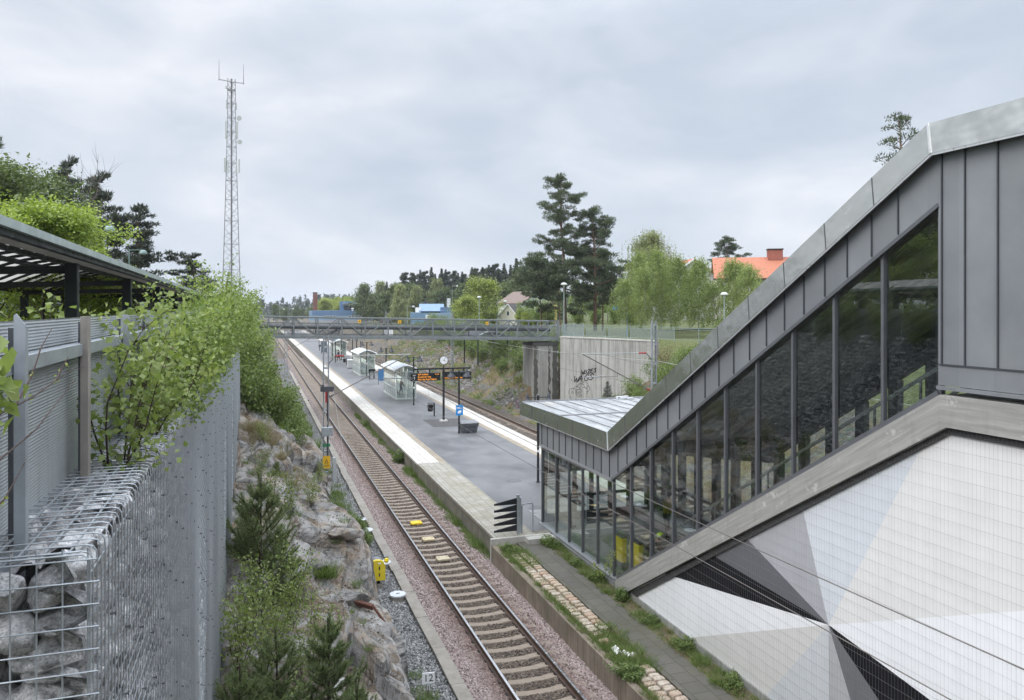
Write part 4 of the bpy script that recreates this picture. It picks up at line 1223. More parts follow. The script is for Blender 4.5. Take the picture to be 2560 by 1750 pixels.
# ================================================================ FOOTBRIDGE, ABUTMENT, RAILINGS
M_TRUSS = mat('grey_green_steel', (.20,.22,.225), .5, .25, var=.12, scale=2)
M_TRUSS_TOP = mat('highlight_tone', (.42,.46,.46), .4, .3, var=.08)
BY0, BY1 = 69.5, 72.1
def bz(x): return 6.66-.0205*x               # the bridge falls gently to the right
fb = thing('footbridge', 'grey steel truss footbridge crossing over both tracks and the platform', 'footbridge', (-3.1, BY0, 6.6))
FBO = Vector((-3.1, BY0, 6.6))
def B(b, name, m, smooth=False):
    b.v = [tuple(Vector(v)-FBO) for v in b.v]; return b.build(name, m, fb, smooth)
xk = [1.04+2.056*k for k in range(-2, 14)]; x0, x1 = xk[0], xk[-1]
for y, nm in ((BY0, 'front'), (BY1, 'rear')):
    b = MB()
    b.beam((x0,y,bz(x0)+1.82),(x1,y,bz(x1)+1.82), .13, .10); B(b, 'top_chord', M_TRUSS)
    b = MB(); b.beam((x0,y-.01,bz(x0)+1.885),(x1,y-.01,bz(x1)+1.885), .17, .025); B(b, 'chord_highlight', M_TRUSS_TOP)  # pale strip paints the highlight along the top chord
    b = MB(); b.beam((x0-.8,y,bz(x0)+.1),(x1,y,bz(x1)+.1), .16, .22); b.beam((x0-.8,y-.05,bz(x0)+.27),(x1,y-.05,bz(x1)+.27), .06, .07); B(b, 'bottom_chord', M_TRUSS)
    for x in xk:
        b = MB(); b.beam((x,y,bz(x)+.2),(x,y,bz(x)+1.78), .12, .12, (0,1,0)); B(b, 'vertical', M_TRUSS)
    for i in range(len(xk)-1):
        a, c = xk[i], xk[i+1]; up = i % 2 == 0
        b = MB(); b.beam((a+.05,y,bz(a)+(.24 if up else 1.76)),(c-.05,y,bz(c)+(1.76 if up else .24)), .09, .09, (0,1,0)); B(b, 'diagonal', M_TRUSS)
b = MB(); b.beam((x0-.8,(BY0+BY1)/2,bz(x0)+.17),(x1,(BY0+BY1)/2,bz(x1)+.17), BY1-BY0-.2, .08); B(b, 'deck', mat('bridge_deck', (.12,.12,.12), .8, var=.15))
b = MB()
for x in xk: b.beam((x,BY0,bz(x)+.02),(x,BY1,bz(x)+.02), .14, .14, (0,0,1))
B(b, 'cross_beams', M_TRUSS)['kind'] = 'stuff'
for y in (BY0+.16, BY1-.16):
    b = MB(); b.beam((x0,y,bz(x0)+1.32),(x1,y,bz(x1)+1.32), .05, .05); b.beam((x0,y,bz(x0)+.33),(x1,y,bz(x1)+.33), .04, .04)
    x = x0
    while x < x1: b.box(x-.011, x+.011, y-.011, y+.011, bz(x)+.3, bz(x)+1.31); x += .125
    B(b, 'balustrade', M_TRUSS)['kind'] = 'stuff'
b = MB(); b.tube([(x0-.8,BY1-.5,bz(x0)+.98),(x1,BY1-.5,bz(x1)+.98)], .19, 12); B(b, 'insulated_pipe', mat('pipe_lagging', (.05,.055,.06), .5, .1, var=.15), True)
for px_, lab in ((8.75, 'a'), (12.35, 'b'), (20.6, 'c')):
    b = MB(); b.box(px_-.14, px_+.14, BY0-.1, BY0-.085, bz(px_)+1.42, bz(px_)+1.7, 0)
    b.add([(px_-.07,BY0-.103,bz(px_)+1.5),(px_+.07,BY0-.103,bz(px_)+1.5),(px_,BY0-.103,bz(px_)+1.63)], [(0,1,2)], 1)
    B(b, 'warning_plate', [mat('warning_yellow', (.80,.45,.02), .45, var=.05), mat('black_mark', (.015,.015,.015), .5)])
b = MB(); b.box(x1-.05, x1+.12, BY0-.15, BY0+.1, 5.95, 8.0); B(b, 'end_post', M_TRUSS)

# pier and abutment wall
def m_wallconc(name, base=(.40,.395,.37)):
    n = NT(name); p = n.coord('World')
    c = n.ramp(n.noise(p, .5, 5, .6), (.3, tuple(q*.8 for q in base)), (.7, tuple(q*1.12 for q in base)))
    s1 = n.noise(n.coord('World', (3,3,.16)), 1.5, 6, .68)
    c = n.mix(n.ramp(s1, (.45, 0.0), (.68, .75)), c, (.15,.145,.12))
    c = n.mix(n.ramp(n.noise(n.coord('World', (5,5,.22)), 1.1, 5, .7), (.58, 0.0), (.7, .5)), c, (.58,.57,.54))
    n.set(c, .85, 0, .3); n.bump(n.noise(p, 18, 4), .2, .02); return n.mat
M_WALLC = m_wallconc('abutment_concrete'); M_WET = mat('wet_concrete', (.075,.073,.06), .6, var=.25, scale=1.5, coord='World')
pier = thing('bridge_pier', 'concrete bridge pier with dark wet edges under the right end of the footbridge', 'pier', (26.6, 71, -.4))
b = MB(); b.box(-1.3,1.22,-1.5,1.6,0,6.25); b.build('shaft', m_wallconc('pier_concrete', (.31,.305,.28)), pier)
b = MB(); b.box(-1.38,1.24,-1.56,1.6,6.0,6.3); b.build('bearing_shelf', mat('dark_cap', (.06,.06,.055), .8, var=.2), pier)
b = MB()
def stain(xa, xb, seed):
    random.seed(seed); zs = [6.0-.3*k for k in range(21)]
    L = [(xa+random.uniform(-.05,.05), z) for z in zs]; Rr = [(xb+random.uniform(-.14,.14), z) for z in zs]
    n = len(zs); v = [(x,-1.504,z) for x, z in L] + [(x,-1.504,z) for x, z in Rr]
    b.add(v, [(i,i+1,n+i+1,n+i) for i in range(n-1)])
stain(-1.28,-.95,3); stain(.62,1.2,5); stain(.2,.38,8)
b.build('water_stain', M_WET, pier)
W0, WD = Vector((27.85, 69.0, 0)), Vector((.693, -.721, 0)); WN = Vector((-.721, -.693, 0))
ab = thing('abutment_wall', 'tall grey concrete retaining wall with black graffiti beside the bridge pier', 'retaining wall', (27.85, 69.0, -.6), math.atan2(WD.y, WD.x))
b = MB(); b.prism([(0,0),(9.6,0),(9.6,6.75),(4.2,6.9),(0,6.97)], 'y', 0, .6); b.build('wall', M_WALLC, ab)
b = MB(); b.prism([(-.02,6.97),(4.2,6.9),(9.6,6.75),(9.6,6.87),(4.2,7.02),(-.02,7.1)], 'y', -.05, .65); b.build('coping', mat('coping', (.45,.44,.41), .8, var=.15), ab)
b = MB(); b.box(4.18,4.22,-.006,.02,0,6.88); b.build('joint', mat('joint_dark', (.06,.06,.055), .9), ab)
# graffiti: two tags and one outlined throw-up
def strokes(name, lines, w, parent, y):
    b = MB()
    for L in lines:
        for p, q in zip(L[:-1], L[1:]): b.beam((p[0],y,p[1]),(q[0],y,q[1]), .006, w, (0,0,1))
    return b.build(name, mat('spray_black', (.012,.012,.015), .5), parent)
def tr(pts, ox, oz, s, sh=.25): return [(ox+s*(x+sh*z), oz+s*z) for x, z in pts]
LET = {'W':[[(0,1),(.22,0),(.42,.7),(.62,0),(.9,1)]],'A':[[(0,0),(.35,1),(.6,0)],[(.1,.4),(.6,.42)]],'G':[[(.75,.85),(.4,1),(.05,.55),(.2,.05),(.65,.1),(.68,.45),(.4,.45)]],
       'S':[[(.7,.85),(.35,1),(.1,.75),(.6,.35),(.4,0),(.0,.12)]],'U':[[(0,1),(.02,.2),(.25,0),(.5,.15),(.55,1)]],'L':[[(0,1),(.05,0),(.45,.05)]],'Z':[[(0,.95),(.6,1),(.1,.05),(.75,.1)]],'E':[[(.6,1),(.08,.9),(.05,.05),(.62,.05)],[(.05,.5),(.5,.55)]],'3':[[(.05,.9),(.5,.95),(.2,.55),(.62,.35),(.4,0),(0,.1)]]}
def word(t, ox, oz, s, gap=.8):
    out = []
    for i, ch in enumerate(t):
        for L in LET[ch]: out.append(tr(L, ox+i*s*gap, oz+i*s*.16, s))
    return out
strokes('graffiti_tag', word('WAGS', 1.35, 2.72, .62, .85)+[[(1.12,2.95),(1.2,2.9)]], .085, ab, -.008)
strokes('graffiti_tag', word('WUZE3', 2.15, 3.5, .4, .78), .09, ab, -.008)
bub = []
for (cx, cz, r_, a0, a1) in ((1.3,1.75,.42,-20,215),(1.75,2.0,.36,10,190),(2.15,2.25,.4,0,180),(2.55,2.5,.34,-80,150),(1.3,1.75,.1,0,360),(1.95,1.75,.36,20,330),(1.98,1.72,.13,0,330),(2.5,1.95,.36,-60,120),(2.75,2.2,.3,-100,80),(1.35,1.4,.35,180,330)):
    bub.append([(cx+r_*math.cos(R(a)), cz+r_*.95*math.sin(R(a))) for a in np.linspace(a0, a1, 14)])
strokes('graffiti_outline', bub, .035, ab, -.008)
# railing with mesh panels on the wall, then on along the path
M_RAILG = mat('railing_green', (.24,.30,.29), .45, .2, var=.08)
def m_meshpanel():
    n = NT('mesh_panel'); n.set((.28,.33,.32), .6, .2)
    n.put(n.b.inputs['Alpha'], .42); return n.mat
M_MESHP = m_meshpanel()
def railing(name, label, p0, dirv, L, h, zfun, panel_to, step):
    t = thing(name, label, 'railing', (p0.x, p0.y, zfun(0)), math.atan2(dirv.y, dirv.x))
    z = lambda u: zfun(u)-zfun(0)
    b = MB(); k = 0; u = 0
    b.beam((0,0,z(0)+h),(L,0,z(L)+h), .06, .05); b.build('top_rail', M_RAILG, t)
    b = MB(); b.beam((0,0,z(0)+.12),(L,0,z(L)+.12), .04, .04); b.beam((0,0,z(0)+h-.17),(L,0,z(L)+h-.17), .04, .04); b.build('lower_rail', M_RAILG, t)
    while u <= L+.01:
        for du in ((0, .28) if u < panel_to else (0,)):
            b = MB(); b.box(u+du-.025, u+du+.025, -.03, .03, z(u)-.1, z(u)+h); b.build('post', M_RAILG, t)
        if u+step <= panel_to+.01:
            b = MB(); b.quad((u+.31,.0,z(u)+.14),(u+step-.03,.0,z(u+step)+.14),(u+step-.03,.0,z(u+step)+h-.19),(u+.31,.0,z(u)+h-.19)); b.build('mesh_panel', M_MESHP, t)
        u += step
    return t
railing('path_railing', 'green railing with mesh panels along the top of the concrete retaining wall', W0+WD*.1+Vector((.25,.25,0)), WD, 22, 1.18, lambda u: 6.48-.018*u, 11, 2.2)
# ================================================================ ON THE PLATFORM AND ALONG THE TRACKS
M_BLACK = mat('black_paint', (.012,.013,.017), .45, 0, var=.1)
M_LAMPB = mat('lamp_bell', (.035,.037,.045), .5, .1, var=.1)
LPX = 13.3
def double_lamp(y, label, first=[None]):
    if first[0] is None:
        t = thing('platform_lamp', label, 'lamp post', (LPX, y, PLZ), 0, 'double lamps down the platform')
        b = MB(); b.cbox(-.09,.09,-.09,.09,0,.04,.01); b.tube([(0,0,.04),(0,0,4.32)], .062, 8); b.build('pole', M_BLACK, t)
        b = MB(); b.tube([(-.56,0,4.22),(.56,0,4.22)], .025, 6); b.build('cross_arm', M_BLACK, t)
        for s in (-1, 1):
            b = MB(); b.lathe([(.01,4.45),(.05,4.43),(.075,4.25),(.085,4.2),(.1,4.16),(.22,4.02),(.29,3.9),(.3,3.86),(.28,3.86),(.1,4.0)], 16, (s*.56,0,0)); b.build('lamp_bell', M_LAMPB, t, True)
        b = MB(); b.box(-.064,.064,-.066,-.05,1.5,1.62); b.build('number_plate', M_WHITE, t)
        first[0] = t
    else: t = dup(first[0], (LPX, y, PLZ), 0, label)
    return t
for y, lab in ((35.9,'double lamp post rising behind the flat metal roof of the stair hall'), (51.6,'double lamp post carrying the blue poster, behind the grit box'), (67.7,'double lamp post just in front of the nearest glass shelter'),
               (83.0,'double lamp post with small blue board between the first and second glass shelters'), (98.2,'double lamp post in front of the second glass shelter, under the footbridge'),
               (113.5,'double lamp post under the footbridge, behind the second glass shelter'), (129.0,'double lamp post beside the third glass shelter, near the walking person'),
               (144.5,'slim lamp post beyond the third shelter, first of the far row'), (160.0,'slim lamp post beyond the third shelter, second of the far row'), (176.0,'slim lamp post farthest down the platform below the footbridge')):
    double_lamp(y, lab)
# blue boards
M_BLUE = mat('poster_blue', (.02,.25,.62), .4, var=.05)
t = thing('blue_poster', 'bright blue poster board with white lines and emblem fixed to a lamp post', 'poster', (LPX, 51.48, 1.85))
b = MB(); b.box(-.25,.25,-.02,.02,0,.71); b.build('panel', M_BLUE, t)
b = MB(); b.box(-.21,.05,-.024,-.021,.53,.56); b.box(-.21,.17,-.024,-.021,.475,.505); b.build('lettering', M_WHITE, t)
b = MB(); b.disc((.0,-.022,.24),(0,1,0),.1,.004,14); b.disc((.06,-.0225,.27),(0,1,0),.08,.004,14); b.disc((-.05,-.0228,.21),(0,1,0),.08,.004,14); b.build('emblem', M_WHITE, t)
t = thing('blue_board', 'plain blue board low on the lamp post behind the nearest shelter', 'notice board', (LPX-.55, 82.9, 1.0))
b = MB(); b.box(-.3,.3,-.03,.03,.4,1.7); b.build('panel', mat('board_blue', (.06,.2,.42), .5, var=.06), t); b = MB(); b.box(-.32,-.28,-.02,.02,0,1.7); b.box(.28,.32,-.02,.02,0,1.7); b.build('leg', M_BLACK, t)

# clock
t = thing('station_clock', 'round white station clock on a black pole with pale stone foot', 'clock', (13.56, 57.3, PLZ))
b = MB(); b.cbox(-.28,.28,-.2,.2,0,.13,.03); b.build('foot', mat('pale_stone', (.5,.49,.46), .8, var=.12), t)
b = MB(); b.box(-.07,.07,-.07,.07,.13,3.95); b.tube([(0,0,3.95),(0,0,4.3)], .04, 8); b.build('pole', M_BLACK, t)
CZ = 4.66
b = MB(); b.disc((0,0,CZ),(0,1,0),.33,.16,36); b.build('case', M_BLACK, t)
b = MB(); b.disc((0,-.081,CZ),(0,1,0),.3,.004,36); fc = b.build('dial', mat('dial_white', (.82,.83,.84), .4, var=.02), t)
b = MB()
for k in range(12):
    a = R(30*k); b.beam((math.sin(a)*.24,-.085,CZ+math.cos(a)*.24),(math.sin(a)*.28,-.085,CZ+math.cos(a)*.28), .004, .016, (math.cos(a),0,-math.sin(a)))
b.build('hour_marks', M_BLACK, t)['kind'] = 'stuff'
b = MB(); a = R(122); b.beam((-math.sin(a)*.04,-.088,CZ-math.cos(a)*.04),(math.sin(a)*.17,-.088,CZ+math.cos(a)*.17), .004, .032, (math.cos(a),0,-math.sin(a))); b.build('hour_hand', M_BLACK, t)
b = MB(); a = R(32); b.beam((-math.sin(a)*.05,-.091,CZ-math.cos(a)*.05),(math.sin(a)*.26,-.091,CZ+math.cos(a)*.26), .004, .024, (math.cos(a),0,-math.sin(a))); b.build('minute_hand', M_BLACK, t)

# departure boards on a cross beam
M_SCREEN = mat('screen_black', (.010,.014,.014), .3)
def m_led():
    n = NT('amber_led'); n.set((.3,.12,.01), .5); n.put(n.b.inputs['Emission Color'], (1.0,.36,.04,1)); n.put(n.b.inputs['Emission Strength'], 1.1); return n.mat
M_LED = m_led()
t = thing('departure_boards', 'pair of black departure boards with amber text hanging under a beam', 'departure board', (13.5, 57.9, PLZ))
b = MB(); b.box(-2.15,2.3,-.06,.06,3.92,4.04); b.build('beam', M_BLACK, t)
b = MB(); b.box(-.95,-.85,-.05,.05,3.7,3.92); b.box(-1.85,-1.75,-.05,.05,3.7,3.92); b.build('hanger', M_BLACK, t)
b = MB(); b.box(.9,1.0,-.05,.05,3.74,3.92); b.box(1.75,1.85,-.05,.05,3.74,3.92); b.build('hanger', M_BLACK, t)
for nm, xa, xb, z0, z1 in (('left', -2.4,-.1,3.1,3.7), ('right', .12,2.35,3.16,3.74)):
    b = MB(); b.cbox(xa,xb,-.22,.22,z0,z1,.015); hs = b.build('board_case', M_SCREEN, t)
    if nm == 'left':
        lettering('lettering', 'Spår', .13, (xa+.28,-.226,z1-.16), (R(90),0,0), M_WHITE, hs, .001); lettering('lettering', '1', .3, (xa+.3,-.226,z0+.2), (R(90),0,0), M_WHITE, hs, .001)
        for k, (tx) in enumerate(('42X Kallhäll', 'Stockholm City', 'Älvsjö, Vega, Skogås, Trångsund')):
            lettering('led_text', tx, .17, (xa+.55,-.226,z1-.12-.185*k), (R(90),0,0), M_LED, hs, .001, 'LEFT', .95 if k < 2 else .66)
        lettering('led_text', '8 min', .13, (xb-.25,-.226,z1-.11), (R(90),0,0), M_LED, hs, .001)
    else:
        lettering('lettering', 'Spår', .1, (xb-.22,-.226,z1-.12), (R(90),0,0), M_WHITE, hs, .001); lettering('lettering', '2', .3, (xb-.22,-.226,z0+.25), (R(90),0,0), M_WHITE, hs, .001)
        lettering('led_text', 'Haninge, Jordbro, Västerhaninge', .15, (xa+.1,-.226,z0+.12), (R(90),0,0), M_LED, hs, .001, 'LEFT', .72)

# litter bins
def bin_(loc, label, rz=0):
    t = thing('litter_bin', label, 'litter bin', loc, rz, 'black litter bins on the platform')
    b = MB(); b.cbox(-.05,.05,-.05,.05,0,1.02,.006); b.build('post', M_BLACK, t)
    b = MB(); b.lathe([(.2,.38),(.21,.4),(.22,.72),(.25,.73),(.25,.9),(.23,.9),(.2,.5)], 16, (-.32,0,0)); b.build('basket', M_BLACK, t)
    b = MB(); b.box(-.55,-.02,-.03,.03,1.0,1.05); b.box(-.1,0,-.04,.04,.5,.56); b.build('bracket', M_BLACK, t)
bin_((13.55, 60.5, PLZ), 'black litter bin on a post just left of the clock pole')
bin_((13.0, 118.3, PLZ), 'black litter bin beyond the second glass shelter')
# grit box
t = thing('grit_box', 'grey plastic grit box with sloping lid and dark fork slots', 'grit box', (14.0, 51.7, PLZ), R(3))
M_GRIT = mat('grey_plastic', (.075,.08,.088), .5, var=.1); M_LID = mat('pale_lid', (.20,.205,.21), .4, var=.12)
def ring(w, d_, z): return [(-w,-d_,z),(w,-d_,z),(w,d_,z),(-w,d_,z)]
b = MB(); lv = [ring(.5,.34,0),ring(.5,.34,.13),ring(.52,.36,.16),ring(.57,.4,.5),ring(.61,.43,.5),ring(.62,.44,.66)]
b.add(sum(lv, []), [(3,2,1,0)]+[(4*i+k,4*i+(k+1)%4,4*i+4+(k+1)%4,4*i+4+k) for i in range(5) for k in range(4)]+[(20,21,22,23)]); b.build('tub', M_GRIT, t)
b = MB(); lv = [ring(.64,.46,.665),ring(.65,.47,.7),ring(.6,.42,.76)]; lv[2] = [(x,y,z+.05*(y>0)) for x,y,z in lv[2]]
b.add(sum(lv, []), [(3,2,1,0)]+[(4*i+k,4*i+(k+1)%4,4*i+4+(k+1)%4,4*i+4+k) for i in range(2) for k in range(4)]+[(8,9,10,11)]); b.build('lid', M_LID, t)
for x in (-.13, .22):
    b = MB(); b.box(x-.09,x+.09,-.345,-.338,.0,.1); b.build('fork_slot', M_BLACK, t)
# leaning rails, cabinets
def lean(loc, label):
    t = thing('leaning_seat', label, 'seat', loc, R(20), 'leaning seats on the platform')
    for x in (-.3, .3):
        b = MB(); b.box(x-.05,x+.05,-.05,.05,0,1.15); b.build('leg', M_BLACK, t)
    b = MB(); b.box(-.6,.7,-.22,-.05,.72,.78); b.build('seat', M_BLACK, t); b = MB(); b.prism([(-.5,.85),(.5,.85),(.42,1.15),(-.42,1.15)], 'y', -.06, .0); b.build('backrest', M_BLACK, t)
lean((13.4, 94.5, PLZ), 'black leaning seat between the first and second glass shelters')
lean((12.4, 159, PLZ), 'black leaning seat far along the platform beside the grey cabinet')
t = thing('platform_cabinet', 'pale grey box beside the far end of the second glass shelter', 'cabinet', (12.75, 111.5, PLZ)); b = MB(); b.cbox(-.4,.4,-.4,.4,.08,1.15,.03); b.build('housing', mat('pale_grey', (.45,.46,.46), .5, var=.08), t); b = MB(); b.box(-.36,.36,-.36,.36,0,.08); b.build('plinth', M_BLACK, t); b = MB(); b.cbox(-.44,.44,-.44,.44,1.15,1.22,.02); b.build('lid', M_WHITE, t)
t = thing('platform_cabinet', 'tall dark grey information cabinet on the platform beyond the third shelter', 'cabinet', (12.3, 150.5, PLZ)); b = MB(); b.cbox(-.55,.55,-.25,.25,.15,2.3,.03); b.build('housing', mat('blue_grey', (.12,.14,.16), .5, var=.08), t); b = MB(); b.box(-.55,-.45,-.2,.2,0,.15); b.box(.45,.55,-.2,.2,0,.15); b.build('foot', M_BLACK, t)
# glass shelters
M_SHW = mat('shelter_white', (.62,.66,.63), .4, .1, var=.06); M_SHROOF = mat('shelter_roof', (.50,.54,.56), .3, .1, var=.14, scale=1.5)
M_SHG = glass('shelter_glass', (.80,.86,.83), .02, 1.6)
def shelter(y, label, first=[None]):
    if first[0] is not None: return dup(first[0], (13.42, y, PLZ), 0, label)
    t = first[0] = thing('glass_shelter', label, 'platform shelter', (13.42, y, PLZ), 0, 'glass weather shelters down the platform')
    L, w = 7.2, .93; nb = 6
    b = MB(); K = 10; arc = [(-1.12+2.24*k/K, 2.78+.38*math.sin(PI*k/K)) for k in range(K+1)]
    b.prism(arc+[(x, z+.04) for x, z in arc][::-1], 'y', -.35, L+.35); b.build('roof', M_SHROOF, t)
    b = MB(); b.box(-1.2,-1.1,-.36,L+.36,2.68,2.86); b.box(1.1,1.2,-.36,L+.36,2.68,2.86); b.build('eaves', M_WHITE, t)
    for k in range(nb+1):
        y_ = L*k/nb
        for x in (-w, w):
            b = MB(); b.box(x-.045,x+.045,y_-.045,y_+.045,0,2.75); b.build('post', M_SHW, t)
        b = MB(); b.tube([(x_*.82,y_,z_-.06) for x_, z_ in arc], .03, 5); b.build('roof_bow', M_SHW, t)
    b = MB()
    for x in (-w, w):
        for z in (.12, 1.0, 2.62): b.box(x-.03,x+.03,0,L,z-.03,z+.03)
    for y_ in (0, L):
        for z in (.12, 2.62): b.box(-w,w,y_-.03,y_+.03,z-.03,z+.03)
    b.box(-.05,.05,-.03,.03,0,2.7)
    b.build('frame', M_SHW, t)
    for x in (-w, w):
        b = MB(); b.quad((x,0,.12),(x,L,.12),(x,L,2.62),(x,0,2.62)); b.build('side_pane', M_SHG, t)
    for y_ in (0, L):
        b = MB(); b.quad((-w,y_,.12),(w,y_,.12),(w,y_,2.62),(-w,y_,2.62)); b.build('end_pane', M_SHG, t)
    b = MB(); b.box(-.75,-.3,1.2,L-1.2,.46,.5); b.box(-.75,-.7,1.2,L-1.2,.6,1.0); b.build('bench', mat('bench_wood', (.35,.3,.22), .6, var=.15), t)
    b = MB(); b.box(-w-.06,w+.06,-.06,L+.06,0,.05); b.build('base', mat('shelter_base', (.42,.43,.41), .7, var=.15), t)
    return t
shelter(72.0, 'white framed glass shelter with arched roof, nearest on the platform')
shelter(98.6, 'white framed glass shelter with arched roof, second along the platform')
shelter(131.5, 'white framed glass shelter half hidden by the left mast, third along the platform')
# curved canopies glimpsed below the bridge
M_CURV = mat('curved_canopy', (.30,.36,.34), .4, .2, var=.08)
def curved(loc, label, L, rz):
    t = thing('curved_canopy', label, 'canopy', loc, rz, 'curved canopies seen under the footbridge')
    K = 12; arc = [(-2.2+4.4*k/K, 3.1+.75*math.sin(PI*(k/K)**.8)) for k in range(K+1)]
    b = MB(); b.prism(arc+[(x, z+.09) for x, z in arc][::-1], 'y', 0, .5); b.build('front_arch', M_CURV, t)
    b = MB(); b.prism([(x, z+.02) for x, z in arc]+[(x, z+.06) for x, z in arc][::-1], 'y', .5, L); b.build('roof', M_BLACK, t)
    for x in (-1.9, 1.9):
        for y in (.6, L-.4):
            b = MB(); b.box(x-.06,x+.06,y-.06,y+.06,0,3.2); b.build('post', M_BLACK, t)
curved((13.3, 118.5, PLZ+.3), 'curved grey green canopy arching over the platform just below the footbridge', 6, 0)
curved((26.2, 85.0, 2.6), 'curved grey canopy showing under the right end of the footbridge', 5, R(8))

# ---- spiked barrier at the platform end
t = thing('spiked_barrier', 'black saw toothed barrier on a grey post closing off the platform end', 'barrier', (9.55, 28.0, PLZ))
SD = Vector((-.92, -.39, 0))
b = MB(); b.box(-.05,.05,-.06,.06,0,1.5); b.box(-.06,.06,-.07,.07,1.3,1.34); b.build('post', M_GALV, t)
b = MB(); b.box(.06,.12,-.04,.04,.05,1.38); b.build('hinge_post', M_GALV, t)
for k in range(5):
    z = .12+.255*k; b = MB()
    v = [(0,0,z),(0,0,z+.24),(-.93,-.06,z+.085),(-.93,-.06,z+.02)]
    b.add([(x-.05,y-.02,q) for x,y,q in v]+[(x-.05,y+.02,q) for x,y,q in v], [(0,1,2,3),(7,6,5,4),(0,4,5,1),(1,5,6,2),(2,6,7,3),(3,7,4,0)]); b.build('tooth', M_BLACK, t)
b = MB(); b.tube([(.16,0,0),(.16,0,1.05),(.2,0,1.12),(.58,.05,1.12),(.62,.05,1.05),(.62,.05,0)], .03, 8); b.build('hoop', M_GALV, t)

# ---- catenary masts and wires
M_RED = mat('red_insulator', (.30,.02,.03), .35, var=.1); M_TUBE = mat('catenary_tube', (.16,.15,.14), .5, .6, var=.15); M_TUBEL = mat('catenary_tube_pale', (.36,.37,.36), .45, .6, var=.15)
M_YEL = mat('signal_yellow', (.78,.6,.03), .4, var=.06)
def mast(x, y, h, side, label, detail=False):
    t = thing('catenary_mast', label, 'catenary mast', (x, y, -.35), 0, 'catenary masts beside the tracks')
    for s in (-1, 1):
        b = MB(); X = s*.15
        b.box(X-.012,X+.012,-.08,.08,0,h); b.box(min(X,X-s*.05),max(X,X-s*.05),-.08,-.068,0,h); b.box(min(X,X-s*.05),max(X,X-s*.05),.068,.08,0,h); b.build('leg', M_GALV, t)
    b = MB(); z = .5
    while z < h: b.box(-.138,.138,-.075,.075,z,z+.1); z += 1.15
    b.build('batten_plates', M_GALV, t)['kind'] = 'stuff'
    b = MB(); b.cbox(-.3,.3,-.3,.3,-.2,.35,.03); b.build('footing', M_TROUGH, t)
    d = side
    b = MB(); b.tube([(d*.16,0,6.55),(d*.34,0,6.75),(d*.5,0,6.95)], .03, 5); b.build('bracket', M_TUBE, t)
    b = MB(); b.lathe([(.03,0),(.07,.05),(.03,.1),(.07,.15),(.03,.2),(.07,.25),(.03,.3),(.07,.35),(.03,.4),(.07,.45),(.03,.5)], 8); b.v = [(d*(.5+zz),yy,6.95+xx) for xx,yy,zz in b.v]; b.build('insulator', M_RED, t)
    b = MB(); b.tube([(d*1.0,0,6.95),(d*4.7,0,6.97)], .028, 6); b.build('top_tube', M_TUBEL, t)
    b = MB(); b.lathe([(.03,0),(.06,.05),(.03,.1),(.06,.15),(.03,.2),(.06,.25),(.03,.3)], 8); 
    dv = Vector((4.1,0,2.1)).normalized(); b.v = [tuple(Vector((d*(.2+dv.x*zz-dv.z*xx),yy,4.7+dv.z*zz+dv.x*xx))) for xx,yy,zz in b.v]; b.build('insulator', M_TUBE if detail else M_RED, t)
    b = MB(); b.tube([(d*(.2+dv.x*.3),0,4.7+dv.z*.3),(d*4.6,0,6.95)], .032, 6); b.build('diagonal_tube', M_TUBE, t)
    b = MB(); b.tube([(d*2.4,0,5.62),(d*4.9,0,5.6)], .016, 5); b.tube([(d*2.4,0,5.85),(d*2.4,0,5.55)], .014, 5); b.build('registration_arm', M_TUBE, t)
    b = MB(); b.tube([(d*4.6,0,5.6),(d*3.2,0,5.68)], .014, 5); b.build('steady_arm', M_GALV, t)
    if detail:
        b = MB(); b.box(-.3,.42,-.12,.12,5.0,5.28); b.cbox(-.26,-.12,-.16,-.1,5.1,5.4,.01); b.build('clamp_box', mat('clamp_grey', (.09,.09,.1), .5, .4, var=.15), t)
        b = MB(); b.tube([(.0,-.14,4.4),(.0,-.14,5.0)], .05, 8); b.build('insulator', M_RED, t)
        b = MB(); b.tube([(.06,-.1,1.2),(.06,-.1,5.0)], .03, 6); b.build('cable_duct', M_BLACK, t)
        b = MB(); b.cbox(-.24,.36,-.16,.1,2.55,3.05,.02); b.build('cabinet', M_GALV, t)
        b = MB(); b.box(-.2,.22,-.12,-.1,1.98,2.14); b.build('number_plate', mat('plate_green', (.03,.2,.09), .5), t)
        b = MB(); b.box(-.19,.21,-.2,-.185,.8,1.48); wp = b.build('warning_plate', mat('warning_yellow', (.8,.45,.02), .45), t)
        b = MB(); b.add([(-.1,-.203,1.08),(.12,-.203,1.08),(.01,-.203,1.32)], [(0,1,2)]); b.add([(-.06,-.206,1.1),(.08,-.206,1.1),(.01,-.206,1.25)], [(0,1,2)], 1); b.box(-.14,.16,-.204,-.2,.98,1.0); b.box(-.14,.16,-.204,-.2,.92,.94); b.build('warning_mark', [M_BLACK, mat('warning_yellow', (.8,.45,.02))], wp)
        for s, z0 in ((-.42,.4),(.45,-.2)):
            b = MB(); b.cbox(s-.1,s+.1,-.1,.1,z0,1.35,.02); b.build('side_box', mat('pale_grey', (.45,.46,.46), .5), t)
        b = MB(); b.tube([(-.33,-.1,5.1),(.42,-7.0,.0)], .01, 4); b.tube([(.38,-.1,5.1),(.62,-7.6,.0)], .01, 4); b.build('guy_wire', M_TUBEL, t)
        b = MB(); b.tube([(-.75,.05,8.05),(.8,.05,8.12)], .012, 4); b.tube([(-.1,0,h),(0,.05,8.1)], .02, 4); b.build('top_arm', M_TUBE, t)
    return t
mast(3.66, 43.5, 8.1, 1, 'near left catenary mast with yellow warning plate and red insulators', True)
mast(22.4, 40.7, 8.85, -1, 'right catenary mast rising behind the sloping roof of the stair hall')
